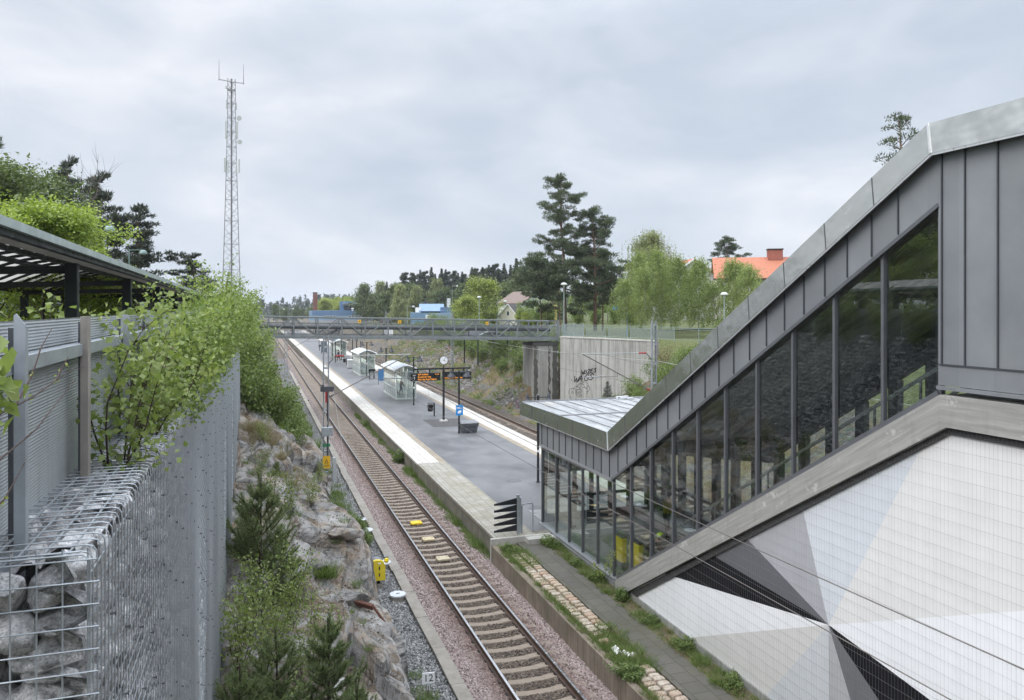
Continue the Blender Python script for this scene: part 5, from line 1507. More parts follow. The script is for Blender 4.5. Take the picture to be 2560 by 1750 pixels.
mast(3.3, 93, 8.1, 1, 'slim left catenary mast seen far off beneath the footbridge')
mast(22.6, 91, 9.0, -1, 'right catenary mast behind the footbridge, in front of the slope fence')
mast(22.6, 141, 9.0, -1, 'right catenary mast farther off, above the footbridge rail')
mast(3.3, 143, 8.1, 1, 'farthest left catenary mast beyond the footbridge')
M_CU = mat('contact_wire', (.12,.11,.10), .45, .7); M_CUL = mat('messenger_wire', (.42,.43,.40), .5, .5)
def span(name, label, xc, supports, zc, zm, sag, group):
    t = thing(name, label, 'overhead wire', (xc, supports[0], 0), 0, group)
    b = MB(); pc = []; pm = []
    for i, (a, c) in enumerate(zip(supports[:-1], supports[1:])):
        for k in range(12):
            u = k/12; y = a+(c-a)*u; st = .22*(-1)**i*(1-2*u)
            pc.append((st, y-supports[0], zc)); pm.append((st*.6, y-supports[0], zm-4*sag*u*(1-u)))
    b.tube(pc, .008, 4); b.build('contact_wire', M_CU, t)
    b = MB(); b.tube(pm, .008, 4); b.build('messenger_wire', M_CU, t)
    for i in range(3, min(len(pc), 40), 3):
        b = MB(); b.tube([pc[i], pm[i]], .005, 4); b.build('dropper', M_CUL, t)
span('overhead_line', 'pair of dark overhead wires above the nearer track, crossing in front of the stair hall', TRK1, [-9, 43.5, 93, 143, 193], 5.28, 6.45, .62, 'overhead lines')
span('overhead_line', 'overhead wires above the far track, passing in front of the concrete wall', TRK2, [-9, 40.7, 91, 141, 191], 5.28, 6.55, .62, 'overhead lines')
t = thing('feeder_cable', 'pale cable slung along the right hand masts, past the bridge pier', 'cable', (22.3, -9, 0))
b = MB(); pts = []
for a, c in ((-9,40.7),(40.7,91),(91,141)):
    for k in range(10): u = k/10; pts.append((.35, a+(c-a)*u+9, 6.1-1.6*u*(1-u)+ (0 if a < 41 else .3)))
b.tube(pts, .014, 4); b.build('cable', M_CUL, t)

# ---- lineside things
t = thing('signal_cabinet', 'yellow round topped lineside cabinet with small yellow lamp on a concrete foot', 'signal cabinet', (3.98, 26.4, -.35))
b = MB(); b.lathe([(.14,-.1),(.14,.2),(.13,.22)], 14); b.build('foot', M_TROUGH, t); b = MB(); b.tube([(0,0,.2),(0,0,.4)], .05, 8); b.build('stem', M_BLACK, t)
pr_ = [(-.2,.36),(.2,.36),(.2,.85),(.14,.98),(.03,1.04),(-.12,1.05),(-.2,1.02)]
b = MB(); b.prism(pr_, 'y', -.16, -.02); b.build('door', M_YEL, t)
b = MB(); b.prism([(x*.97,z) for x, z in pr_], 'y', -.019, .3); b.build('housing', mat('cabinet_grey', (.2,.21,.23), .5, .2), t)
for z in (.5, .72):
    b = MB(); b.box(-.02,.02,-.168,-.161,z,z+.12); b.build('latch', M_BLACK, t)
b = MB(); b.box(-.05,.05,-.166,-.161,.92,.97); b.build('plate', M_WHITE, t)
b = MB(); b.lathe([(.01,.09),(.06,.07),(.085,0),(.06,-.07),(.01,-.09)], 12, (.26,-.02,.98)); b.build('lamp', M_YEL, t); b = MB(); b.box(.19,.33,.0,.14,1.0,1.1); b.build('lamp_cap', MATS['cabinet_grey'], t)
M_LIDW = mat('white_cover', (.55,.57,.58), .5, var=.08, scale=4)
for (x, y, r_, lab) in ((4.42,25.2,.27,'round white cable pit cover in the gravel, nearest of the row'), (4.5,28.5,.25,'round white cable pit cover just behind the yellow cabinet'), (4.42,32.9,.3,'round white cable pit cover, the larger one beside the green tuft'), (4.5,34.6,.2,'small white cable pit cover, farthest of the row')):
    t = thing('pit_cover', lab, 'pit cover', (x, y, -.32), 0, 'white pit covers along the cable trough')
    b = MB(); b.lathe([(r_*.95,0),(r_*.95,.16)], 22); b.build('ring', M_TROUGH, t); b = MB(); b.lathe([(r_,.16),(r_,.2),(r_*.97,.21)], 22); b.build('lid', M_LIDW, t); b = MB(); b.box(-.06,.06,-.01,.01,.212,.225); b.build('handle', M_BLACK, t)
t = thing('kilometre_sign', 'small white lineside sign with the number 12 on a thin post', 'sign', (4.02, 18.6, -.35), R(-5))
b = MB(); b.tube([(0,0,-.1),(0,0,.36)], .025, 8); b.build('post', mat('rusty_post', (.22,.17,.13), .7, .2), t); b = MB(); b.box(-.035,.035,-.02,.02,.25,.42); b.build('bracket', M_LIDW, t)
b = MB(); b.box(-.155,.155,-.012,.012,.4,.67); pl = b.build('plate', M_WHITE, t)
lettering('lettering', '12', .25, (0,-.015,.535), (R(90),0,0), M_BLACK, pl, .001)
for (y, col, lab) in ((33.3, (.75,.5,.02), 'yellow balise plate lying between the rails'), (30.8, (.5,.41,.25), 'pale worn balise plate, middle of the three between the rails'), (28.25, (.47,.4,.27), 'pale worn balise plate, nearest of the three between the rails')):
    t = thing('balise', lab, 'balise', (TRK1, y, -.2), 0, 'balises between the rails')
    m_ = mat('balise_'+('yellow' if col[0] > .6 else 'pale' if y > 29 else 'worn'), col, .6, var=.15, scale=9)
    b = MB(); b.cbox(-.24,.24,-.2,.2,.03,.11,.02); b.build('case', m_, t)
    for s in (-1, 1):
        b = MB(); b.box(s*.15-.03,s*.15+.03,-.015,.015,.111,.116); b.build('bolt_slot', M_BLACK, t)
rz_ = rock_z(3.0, 22.2)
t = thing('rusty_beam', 'rusty steel beam lying across the rock brink beside the gravel', 'steel beam', (2.95, 22.2, rz_+.12))
b = MB(); b.beam((-.45,.35,.16),(.2,-.15,.06), .16, .03, (0,0,1)); b.beam((-.42,.30,.1),(.2,-.2,0), .03, .12, (0,0,1)); b.tube([(.2,-.15,.06),(.45,-.6,-.25),(.65,-1.3,-.7)], .04, 6)
b.build('web', mat('rust', (.11,.045,.03), .85, .1, var=.35, scale=8, bump=.3), t)
zz = rock_z(1.7, 17.2)
t = thing('torn_paper', 'torn white sheet lying on the rock above the young pines', 'paper litter', (1.72, 17.2, zz+.05)); b = MB(); b.sheet([-.12,-.06,0,.06,.12], [-.24,-.16,-.08,0,.08,.16,.24], lambda x, y: .035*math.sin(31*x+9*y)+.03*math.cos(27*y)); b.v = [(x+.12*y+.02*math.sin(40*y), y, z) for x,y,z in b.v]; b.build('sheet', mat('paper', (.7,.69,.66), .8), t)
t = thing('plastic_litter', 'crumpled white plastic scraps among the weeds on the low platform', 'litter', (8.95, 17.9, LOWZ)); random.seed(9)
for k in range(4):
    b = MB(); cx, cy = random.uniform(-.12,.12), random.uniform(-.25,.25)
    b.sheet([-.09,-.03,.03,.09], [-.1,-.03,.04,.1], lambda x, y: .05+.04*math.sin(40*x+k)+.04*math.cos(33*y+2*k)); b.v = [(x+cx,y+cy,z) for x,y,z in b.v]; b.build('scrap', mat('plastic_white', (.8,.8,.78), .4), t)
# ================================================================ PEOPLE
SKIN = mat('skin', (.50,.32,.24), .5, var=.05); HAIRM = mat('hair', (.03,.022,.016), .6)
def person(label, loc, rz, J, cols, extras=(), scale=1.0):
    """one continuous skinned body; J maps joints to positions (metres, facing -y)"""
    t = thing('person', label, 'person', loc, rz); t.scale = (scale,)*3
    V, E_, Rd, Mi = [], [], [], []
    def vtx(p, r, m): V.append(Vector(p)); Rd.append(r); Mi.append(m); return len(V)-1
    def edge(a, b): E_.append((a, b))
    TOP, LEG, SK, SHOE = 0, 1, 2, 3
    pel = vtx(J['pelvis'], .135, LEG); wa = vtx((Vector(J['pelvis'])*.55+Vector(J['chest'])*.45), .13, TOP); ch = vtx(J['chest'], .155, TOP)
    nk = vtx(J['neck'], .062, SK); hd = vtx(J['head'], .098, SK); hp = vtx(J['crown'], .085, SK)
    for a, c in ((pel,wa),(wa,ch),(ch,nk),(nk,hd),(hd,hp)): edge(a, c)
    fw = (Vector(J['head'])-Vector(J['neck'])); face = Vector(J.get('face', (0,-1,0)))
    ns = vtx(Vector(J['head'])+face*.105-Vector((0,0,.01)), .016, SK); edge(hd, ns)
    for s, nm in ((-1,'l'),(1,'r')):
        sh = vtx(J['shoulder_'+nm], .075, TOP); el = vtx(J['elbow_'+nm], .05, TOP); wr_ = vtx(J['wrist_'+nm], .033, TOP); pm = vtx(J['hand_'+nm], .036, SK)
        edge(ch, sh); edge(sh, el); edge(el, wr_); edge(wr_, pm)
        d = (Vector(J['hand_'+nm])-Vector(J['wrist_'+nm])).normalized(); sd = d.cross(Vector((0,1,.2))).normalized(); pn = sd.cross(d)
        for k, (o, l) in enumerate(((-.03,.065),(-.01,.078),(.01,.072),(.03,.055))):
            a = vtx(Vector(J['hand_'+nm])+sd*o+d*.045, .010, SK); c = vtx(Vector(J['hand_'+nm])+sd*o+d*(.045+l*.6)+pn*.012, .009, SK); e2 = vtx(Vector(J['hand_'+nm])+sd*o+d*(.045+l)+pn*.035, .008, SK)
            edge(pm, a); edge(a, c); edge(c, e2)
        a = vtx(Vector(J['hand_'+nm])+sd*.05-d*.005, .011, SK); c = vtx(Vector(J['hand_'+nm])+sd*.068+d*.035, .009, SK); edge(pm, a); edge(a, c)
        hi = vtx(J['hip_'+nm], .095, LEG); kn = vtx(J['knee_'+nm], .065, LEG); an = vtx(J['ankle_'+nm], .045, LEG); to = vtx(J['toe_'+nm], .042, SHOE)
        edge(pel, hi); edge(hi, kn); edge(kn, an); edge(an, to)
    me = bpy.data.meshes.new('body'); me.from_pydata(V, E_, [])
    tmp = bpy.data.objects.new('body', me); COL.objects.link(tmp)
    md = tmp.modifiers.new('s', 'SKIN'); sb = tmp.modifiers.new('d', 'SUBSURF'); sb.levels = 1; sb.render_levels = 1
    for i, r_ in enumerate(Rd): me.skin_vertices[0].data[i].radius = (r_, r_)
    me.skin_vertices[0].data[0].use_root = True
    dg = bpy.context.evaluated_depsgraph_get(); m2 = bpy.data.meshes.new_from_object(tmp.evaluated_get(dg))
    bpy.data.objects.remove(tmp)
    pv = np.array([tuple(v) for v in V]); mi = []
    for p in m2.polygons:
        q = np.array(p.center); mi.append(Mi[int(np.argmin(np.linalg.norm(pv-q, axis=1)-np.array(Rd)*.8))])
    m2.name = 'body'
    m2.materials.clear()
    for k_, c in enumerate(cols): m2.materials.append(c)
    m2.polygons.foreach_set('material_index', mi); m2.polygons.foreach_set('use_smooth', [True]*len(mi))
    o = bpy.data.objects.new('body', m2); COL.objects.link(o); o.parent = t
    H_ = Vector(J['head']); 
    for e_ in extras:
        b = MB()
        if e_[0] == 'cap':
            b.lathe([(.115,.02),(.12,.06),(.1,.11),(.05,.14),(.005,.145)], 14, tuple(H_)); q = H_+face*.13
            b.prism([(q.x-.07,q.y-.04),(q.x+.07,q.y-.04),(q.x+.08,q.y+.06),(q.x-.08,q.y+.06)], 'z', q.z+.02, q.z+.035); b.build('cap', e_[1], t)
        elif e_[0] == 'hair':
            b.lathe([(.08,-.06),(.112,0),(.118,.06),(.1,.11),(.05,.145),(.005,.15)], 14, tuple(H_-face*.018)); b.build('hair', e_[1], t, True)
        elif e_[0] == 'vest':
            a, c = Vector(J['pelvis']), Vector(J['chest']); ax = (c-a)
            pts = [a+ax*u for u in (.25,.5,.8,1.02,1.18)]; b.tube(pts, [.165,.17,.19,.185,.11], 14); b.build('safety_vest', e_[1], t, True)
        elif e_[0] == 'pack':
            c = Vector(J['chest'])-face*.2; b.cbox(c.x-.14,c.x+.14,c.y-.08,c.y+.08,c.z-.25,c.z+.18,.04); b.build('backpack', e_[1], t)
    for s in (-1, 1):
        b = MB(); q = H_+face*.092+Vector((face.y*s*.032*-1, face.x*s*.032, .012)); b.lathe([(.002,.009),(.009,0),(.002,-.009)], 8, tuple(q)); b.build('eye', M_BLACK, t)
    return t
def stand(bend=0, step=0, arms=(.0,.0), h=1.75):
    """joints of a standing figure: bend leans the trunk forward, step parts the legs"""
    k = h/1.75; J = {}
    P = Vector((0,0,.95)); ax = Vector((0,-math.sin(bend),math.cos(bend)))
    J['pelvis'] = P; J['chest'] = P+ax*.36; J['neck'] = P+ax*.56+Vector((0,-.02*bend,0)); hx = Vector((0,-math.sin(bend*.8),math.cos(bend*.8)))
    J['head'] = J['neck']+hx*.13+Vector((0,-.02,0)); J['crown'] = J['head']+hx*.07
    J['face'] = Vector((0,-math.cos(bend*.6),-math.sin(bend*.6)))
    for s, nm, a in ((-1,'l',arms[0]),(1,'r',arms[1])):
        S = P+ax*.47+Vector((s*.19,0,0)); J['shoulder_'+nm] = S
        d1 = Vector((s*.12,-math.sin(a*.5+bend*.3),-math.cos(a*.5+bend*.3))).normalized(); d2 = Vector((-s*.05,-math.sin(a+.25),-math.cos(a+.25))).normalized()
        J['elbow_'+nm] = S+d1*.29; J['wrist_'+nm] = J['elbow_'+nm]+d2*.25; J['hand_'+nm] = J['wrist_'+nm]+d2*.07
        J['hip_'+nm] = Vector((s*.09,0,.9)); J['knee_'+nm] = Vector((s*.1,-.04-s*step*.16,.49)); J['ankle_'+nm] = Vector((s*.1,.02-s*step*.3,.08)); J['toe_'+nm] = Vector((s*.11,-.14-s*step*.3,.045))
    return {n: (v*k if n != 'face' else v) for n, v in J.items()}
cl = lambda n, c: mat('cloth_'+n, c, .85, var=.12, scale=12)
DARK, NAVY, BLK, HIVIS = cl('charcoal', (.03,.03,.033)), cl('navy', (.02,.025,.045)), cl('black', (.012,.012,.013)), mat('hi_vis_yellow', (.62,.85,.10), .6)
person('person in dark cap and yellow safety vest behind the fence at far left', (-7.9, 29.8, STREET+.06), R(60), stand(.15, 0, (.5,.4), 1.72), [NAVY, DARK, SKIN, BLK], [('cap', cl('cap', (.02,.035,.04))), ('vest', HIVIS)])
person('person in cap and yellow vest mostly hidden by leaves beside a shelter post', (-3.9, 30.4, STREET+.06), R(-60), stand(.05, 0, (.3,.2), 1.73), [NAVY, DARK, SKIN, BLK], [('cap', cl('cap', (.02,.035,.04))), ('vest', HIVIS)])
person('person in dark clothes standing inside the nearest glass shelter', (13.55, 75.5, PLZ+.05), R(60), stand(.12, .4, (.7,.5), 1.68), [DARK, BLK, SKIN, BLK], [('hair', HAIRM)])
person('person in dark jacket and red trousers stepping past the third shelter', (12.75, 127.6, PLZ), R(-75), stand(.08, 1.0, (.4,.2), 1.76), [DARK, cl('red', (.16,.02,.025)), SKIN, BLK], [('hair', HAIRM)])
person('person in yellow brown jacket and cap inside the glass hall', (14.5, 25.4, .62), R(95), stand(.12, .3, (.6,.6), 1.74), [cl('ochre', (.42,.27,.03)), DARK, SKIN, BLK], [('cap', BLK)])
person('person hunched over in black jacket with yellow green collar beside the ticket gates', (11.67, 21.75, .62), R(60), stand(.75, .2, (.9,.8), 1.72), [BLK, DARK, SKIN, BLK], [('hair', HIVIS)])
person('person in long dark coat at the far glass end of the hall', (11.75, 27.9, .62), R(80), stand(.2, .2, (.8,.5), 1.7), [BLK, BLK, SKIN, BLK], [('hair', HAIRM)])
# ================================================================ TREES, SHRUBS, WEEDS
LM = {
 'maple': leafmat('maple_leaf', (.10,.16,.010), (.22,.30,.022), (.33,.40,.045), .4),
 'chestnut': leafmat('chestnut_leaf', (.05,.075,.024), (.105,.145,.048), (.17,.21,.08), .35),
 'birch': leafmat('birch_leaf', (.115,.165,.03), (.20,.265,.06), (.31,.35,.12), .45),
 'weepbirch': leafmat('weeping_leaf', (.15,.175,.062), (.225,.25,.10), (.31,.325,.155), .45),
 'shrub': leafmat('shrub_leaf', (.08,.135,.018), (.17,.245,.04), (.29,.35,.09), .4),
 'willow': leafmat('willow_leaf', (.06,.10,.014), (.12,.175,.028), (.20,.26,.055), .35),
 'darkshrub': leafmat('dark_shrub_leaf', (.022,.045,.012), (.055,.09,.025), (.10,.14,.045), .3),
 'yellow': leafmat('golden_leaf', (.13,.17,.02), (.24,.29,.04), (.32,.36,.06), .4),
 'bronze': leafmat('bronze_leaf', (.13,.07,.03), (.2,.12,.05), (.16,.16,.05), .35),
 'pine': leafmat('pine_needle', (.032,.05,.024), (.065,.09,.04), (.105,.13,.06), .2, .55, .9),
 'youngpine': leafmat('young_pine_needle', (.075,.11,.03), (.14,.19,.06), (.22,.26,.10), .2, .5, 2.5),
 'spruce': leafmat('spruce_needle', (.028,.038,.026), (.05,.062,.042), (.075,.088,.06), .12, .6, .8),
 'farconifer': leafmat('wood_needle', (.038,.052,.036), (.06,.08,.054), (.09,.11,.07), .15, .6, .5),
 'fardecid': leafmat('wood_leaf', (.06,.085,.03), (.10,.135,.045), (.15,.185,.07), .3, .6, .4),
 'grass': leafmat('grass_blade', (.06,.11,.015), (.13,.2,.035), (.22,.25,.08), .35, .5, 4),
 'drygrass': leafmat('dry_grass_blade', (.16,.12,.06), (.28,.22,.12), (.13,.15,.05), .3, .6, 4),
 'weed': leafmat('weed_leaf', (.045,.085,.012), (.11,.17,.03), (.2,.24,.06), .35, .5, 5),
}
def bark(name, a, b_): return mat(name, a, .9, 0, var=.35, scale=3, bump=.5, bscale=25, streak=(b_, .8))
BK = {'grey': bark('grey_bark', (.12,.105,.09), (.05,.043,.036)), 'pine': bark('pine_bark', (.17,.105,.065), (.07,.05,.04)), 'birch': bark('birch_bark', (.45,.43,.39), (.06,.055,.05)), 'twig': bark('twig_bark', (.055,.035,.028), (.03,.02,.018)), 'dark': bark('dark_bark', (.05,.042,.037), (.025,.02,.018))}

def leaves(name, C, size, m, rng, parent=None, wide=.38, up=.6, fold=False, stem=None, droop=0):
    """leaf blades at points C; up: how far they face the sky; stem: preferred direction of each blade"""
    n = len(C); C = np.asarray(C, float)
    s = size*rng.uniform(.6, 1.25, n)[:,None]
    N = rng.normal(size=(n,3)); N /= np.linalg.norm(N, axis=1)[:,None]; N = N*(1-up)+np.array([0,0,1.])*up*rng.choice([1,1,1,.4], n)[:,None]; N /= np.linalg.norm(N, axis=1)[:,None]
    U = rng.normal(size=(n,3)) if stem is None else np.asarray(stem)+.5*rng.normal(size=(n,3))
    U[:,2] -= droop
    U -= N*(U*N).sum(1)[:,None]; U /= np.linalg.norm(U, axis=1)[:,None]+1e-9
    W = np.cross(N, U)
    if not fold:
        V = np.stack([C-U*s*.5, C+W*s*wide-U*s*.05, C+U*s*.55, C-W*s*wide-U*s*.05], 1).reshape(-1,3)
        F = np.arange(4*n).reshape(n,4)
    else:
        V = np.stack([C-U*s*.5, C-U*s*.05+W*s*wide+N*s*.12, C+U*s*.6-N*s*.1, C-U*s*.05-W*s*wide+N*s*.12, C+U*s*.0-N*s*.02], 1).reshape(-1,3)
        b = (np.arange(n)*5)[:,None]
        F = np.concatenate([b+np.array([0,1,2,4]), b+np.array([0,4,2,3])], 0)
    return npmesh(name, V, F, m, parent)

def needles(name, P, D, L, w, m, rng, parent=None, spread=.8):
    """thin needle blades starting at P, leaning from direction D"""
    n = len(P); U = np.asarray(D)+spread*rng.normal(size=(n,3)); U /= np.linalg.norm(U, axis=1)[:,None]
    W = np.cross(U, rng.normal(size=(n,3))); W /= np.linalg.norm(W, axis=1)[:,None]
    l = (L if np.ndim(L) == 0 else np.asarray(L))*rng.uniform(.6,1.2,n); l = l[:,None]; w = np.asarray(w).reshape(-1,1)
    V = np.stack([P-W*w, P+W*w, P+U*l], 1).reshape(-1,3)
    return npmesh(name, V, np.arange(3*n).reshape(n,3), m, parent)

def hidden(name):                              # a prototype is itself the first plant placed
    return name
def new_plant(name): 
    o = bpy.data.objects.new(name, None); COL.objects.link(o); o.empty_display_size = .2; return o

def limb_paths(rng, base, d, L, n, curl=.25, up=.1):
    pts = [np.array(base, float)]; d = np.array(d, float)
    for k in range(n):
        d = d + curl*rng.normal(size=3)/n**.5 + np.array([0,0,up/n]); d /= np.linalg.norm(d); pts.append(pts[-1]+d*L/n)
    return pts

def deciduous(name, m, bk, H, crown_r, bare=.25, n1=16, n2=6, per=28, leaf=.16, spread=.45, seed=1, shape='round', up=.5, wide=.4, trunk_r=None, droop=0, weep=0):
    rng = np.random.default_rng(seed); t = new_plant(name)
    b = MB(); tr_ = trunk_r or H*.016
    path = limb_paths(rng, (0,0,-.2), (0,0,1), H*.92, 8, .12, .3)
    b.tube(path, [tr_*(1-.85*k/8) for k in range(9)], 7)
    C = []
    for i in range(n1):
        f = bare+(1-bare)*((i+.5)/n1)**.85; z = f*H*.9
        p = np.array([np.interp(z, [q[2] for q in path], [q[k] for q in path]) for k in range(3)])
        a = i*2.4+rng.uniform(-.4,.4)
        u = (f-bare)/(1-bare)
        rad = crown_r*{'round': math.sqrt(max(.05, 1-(2*u-.85)**2*.85)), 'cone': (1.05-u)**.8, 'oval': math.sin(PI*min(1,u*.85+.15))**.6}[shape]*rng.uniform(.75,1.15)
        elev = .25+.7*u
        d = np.array([math.cos(a)*math.cos(elev), math.sin(a)*math.cos(elev), math.sin(elev)])
        pl = limb_paths(rng, p, d, rad, 5, .35, .25); r0 = tr_*.42*(1-u*.6)
        b.tube(pl, [r0*(1-.8*k/5) for k in range(6)], 5)
        for j in range(n2):
            q = pl[2+j*3//n2] if n2 > 1 else pl[-1]; dd = rng.normal(size=3); dd[2] = abs(dd[2])*.6-.1; dd += d*.8; dd /= np.linalg.norm(dd)
            p2 = limb_paths(rng, q, dd, rad*rng.uniform(.3,.55), 3, .3, .1)
            b.tube(p2, [r0*.3, r0*.2, r0*.12, r0*.05], 3, caps=False)
            for c in (p2[2], p2[3]): 
                C.append(c+spread*rng.normal(size=(per//2,3))*np.array([1,1,.75]))
                if weep:
                    for w_ in range(3):
                        s0 = c+spread*.8*rng.normal(size=3); ln = weep*rng.uniform(.4,1.2); k = int(10*ln)+4
                        tt_ = rng.random(k)[:,None]; C.append(s0+np.array([0,0,-1])*tt_*ln+.06*rng.normal(size=(k,3))*np.array([1,1,.4]))
        C.append(pl[-1]+spread*rng.normal(size=(per,3)))
    C = np.concatenate(C)
    b.build('trunk', BK[bk], t, True)
    leaves('crown', C, leaf, LM[m], rng, t, wide, up, droop=droop)
    return t

def scots_pine(name, H, seed, crown_from=.3, rmax=4.2, dens=1.0, needle=.34, top_round=True, m='pine', lean=0, trunk_r=None, clump=1.0):
    rng = np.random.default_rng(seed); t = new_plant(name); b = MB()
    path = limb_paths(rng, (0,0,-.3), (lean,0,1), H, 10, .10, .2); tr_ = trunk_r or H*.013
    b.tube(path, [tr_*(1-.08*k-.0*k*k) if k < 10 else tr_*.15 for k in range(11)], 8)
    P, D = [], []
    zq = [q[2] for q in path]
    n = int(40*dens)
    for i in range(n):
        f = crown_from+(1-crown_from)*(i/(n-1))**.9; z = f*H*.985
        p = np.array([np.interp(z, zq, [q[k] for q in path]) for k in range(3)])
        u = (f-crown_from)/(1-crown_from)
        env = (1-u)**.5*(.6+.4*math.sin(min(1,u*3+.25)*PI/2))+.09
        rad = rmax*env*rng.choice([.4,.65,.9,1.15])*rng.uniform(.85,1.1)
        if rng.random() < .16: continue                      # bare stretches of trunk
        a = i*2.399+rng.uniform(-.5,.5); elev = -.12+.75*u+rng.uniform(-.2,.15)
        d = np.array([math.cos(a)*math.cos(elev), math.sin(a)*math.cos(elev), math.sin(elev)])
        pl = limb_paths(rng, p, d, rad, 5, .42, .22); r0 = max(.025, tr_*.42*(1-u*.6))
        b.tube(pl, [r0*(1-.85*k/5) for k in range(6)], 5)
        nc = max(3, int(rad*3.1))
        for c in range(nc):
            q = pl[rng.integers(2,6)] if c else pl[-1]
            q = q+np.array([1,1,.35])*rng.normal(size=3)*.24*rad**.5
            cr = clump*rng.uniform(.28,.68)
            k = int(150*dens*cr)
            e_ = rng.normal(size=(k,3)); e_ /= np.linalg.norm(e_, axis=1)[:,None]
            pp = q+e_*(rng.random(k)**.5)[:,None]*cr*np.array([1,1,.5])
            P.append(pp); D.append(e_*.7+np.array([0,0,.75]))
    b.build('trunk', BK['pine'], t, True)
    needles('crown', np.concatenate(P), np.concatenate(D), needle, needle*.15, LM[m], rng, t, .5)
    return t

def spruce(name, H, seed, r=2.0, m='spruce', needle=.3, whorls=24, dens=1.0, gap=.0):
    rng = np.random.default_rng(seed); t = new_plant(name); b = MB()
    b.tube([(0,0,-.2),(0.03*H*rng.uniform(-.3,.3),0,H*.5),(0,0,H)], [H*.013,H*.009,.012], 6)
    P, D, LL = [], [], []
    for w in range(whorls):
        for i in range(5):
            u = (w+(i+rng.uniform(-.45,.45))/5)/(whorls-.2); u = min(max(u, 0), .985); z = H*(.10+.9*u)
            if rng.random() < gap: continue
            a = (w*5+i)*2.399+rng.uniform(-.4,.4); L = (r*(1.0-u)**.85+.05)*rng.uniform(.55,1.2)
            d = np.array([math.cos(a), math.sin(a), -.25+.7*u])
            k = int((26+60*L)*dens); tt_ = rng.random(k)**.8
            side = np.array([-math.sin(a), math.cos(a), 0])
            pp = np.array([0,0,z])+d*tt_[:,None]*L+np.array([0,0,.22])*(tt_**2)[:,None]*L+side*(rng.normal(size=k)*.30*L**.7*(1.1-tt_*.6))[:,None]+np.array([0,0,-.3])*rng.random((k,1))*L**.6
            P.append(pp); D.append(np.repeat(d[None],k,0)+np.array([0,0,-.15+.6*u])); LL.append(np.full(k, needle*(1-.62*u)))
            b.tube([(0,0,z), tuple(np.array([0,0,z])+d*L*.55)], [.02+.008*L,.008], 3, caps=False)
    b.build('trunk', BK['dark'], t); needles('crown', np.concatenate(P), np.concatenate(D), np.concatenate(LL), np.concatenate(LL)*.2, LM[m], rng, t, .5)
    return t

def shrub(name, m, H, r, nst=9, per=46, leaf=.07, seed=1, bk='twig', up=.45, fold=False, wide=.42, spread=.16, lean=(0,0), leafy=.2, thick=.012):
    rng = np.random.default_rng(seed); t = new_plant(name); b = MB(); C = []
    for i in range(nst):
        a = i*2.4+rng.uniform(-.5,.5); o = rng.uniform(.1,.95)
        d = np.array([math.cos(a)*o*r/H*1.1+lean[0], math.sin(a)*o*r/H*1.1+lean[1], 1.0]); L = H*rng.uniform(.6,1.05)*(1.1-.35*o)
        pl = limb_paths(rng, (math.cos(a)*.08*r, math.sin(a)*.08*r, -.05), d/np.linalg.norm(d), L, 7, .3, .1)
        b.tube(pl, [thick*(1-.8*k/7) for k in range(8)], 4, caps=False)
        for k in range(1, 8):
            if k/7 < leafy: continue
            for j in range(2):
                dd = rng.normal(size=3); dd[2] = dd[2]*.5+.25; dd /= np.linalg.norm(dd)
                q = limb_paths(rng, pl[k], dd, r*rng.uniform(.2,.5)*(1.15-k/9), 3, .3, .1)
                b.tube(q, [thick*.4, thick*.28, thick*.16, thick*.08], 3, caps=False)
                n = max(3, per//14)
                for c in (q[1], q[2], q[3]): C.append(c+spread*rng.normal(size=(n,3))*np.array([1,1,.8]))
    b.build('stems', BK[bk], t); leaves('foliage', np.concatenate(C), leaf, LM[m], rng, t, wide, up, fold)
    return t

def young_pine(name, H, seed, L=.075):
    rng = np.random.default_rng(seed); t = new_plant(name); b = MB(); P, D = [], []
    b.tube([(0,0,-.1),(.02,0,H*.5),(0,.02,H)], [.03,.02,.008], 6)
    def shoot(p, d, l, n):
        q = limb_paths(rng, p, d, l, 5, .12, .35); b.tube(q, [.009,.008,.007,.006,.005,.004], 4, caps=False)
        tt_ = rng.random(n)*5; i_ = np.minimum(tt_.astype(int), 4); fr = (tt_-i_)[:,None]; Q = np.array(q)
        pp = Q[i_]*(1-fr)+Q[i_+1]*fr; dd = Q[i_+1]-Q[i_]; dd /= np.linalg.norm(dd, axis=1)[:,None]
        e_ = rng.normal(size=(n,3)); P.append(pp); D.append(dd*.75+e_*.55)
        return q
    shoot((0,0,H*.8), (0,0,1), H*.22, 260)
    nw = int(H/.3)
    for w in range(nw):
        z = H*(.06+.8*w/nw); L1 = (.75*(1-w/nw)**.8+.2)*H*.5
        for i in range(5):
            if rng.random() < .12: continue
            a = i*2*PI/5+w*.9+rng.uniform(-.4,.4); el_ = rng.uniform(.35,.75)+.35*w/nw; l = L1*rng.uniform(.65,1.2)
            q = shoot((0,0,z), (math.cos(a)*math.cos(el_), math.sin(a)*math.cos(el_), math.sin(el_)), l, int(300*l)+60)
            for k_ in (1, 2, 3):
                for s in (-1,1):
                    a2 = a+s*rng.uniform(.5,1.0); shoot(q[k_+1], (math.cos(a2)*.8, math.sin(a2)*.8, rng.uniform(.4,.9)), l*rng.uniform(.3,.5), int(200*l)+30)
    b.build('trunk', BK['twig'], t); needles('crown', np.concatenate(P), np.concatenate(D), L, .004, LM['youngpine'], rng, t, .25)
    return t

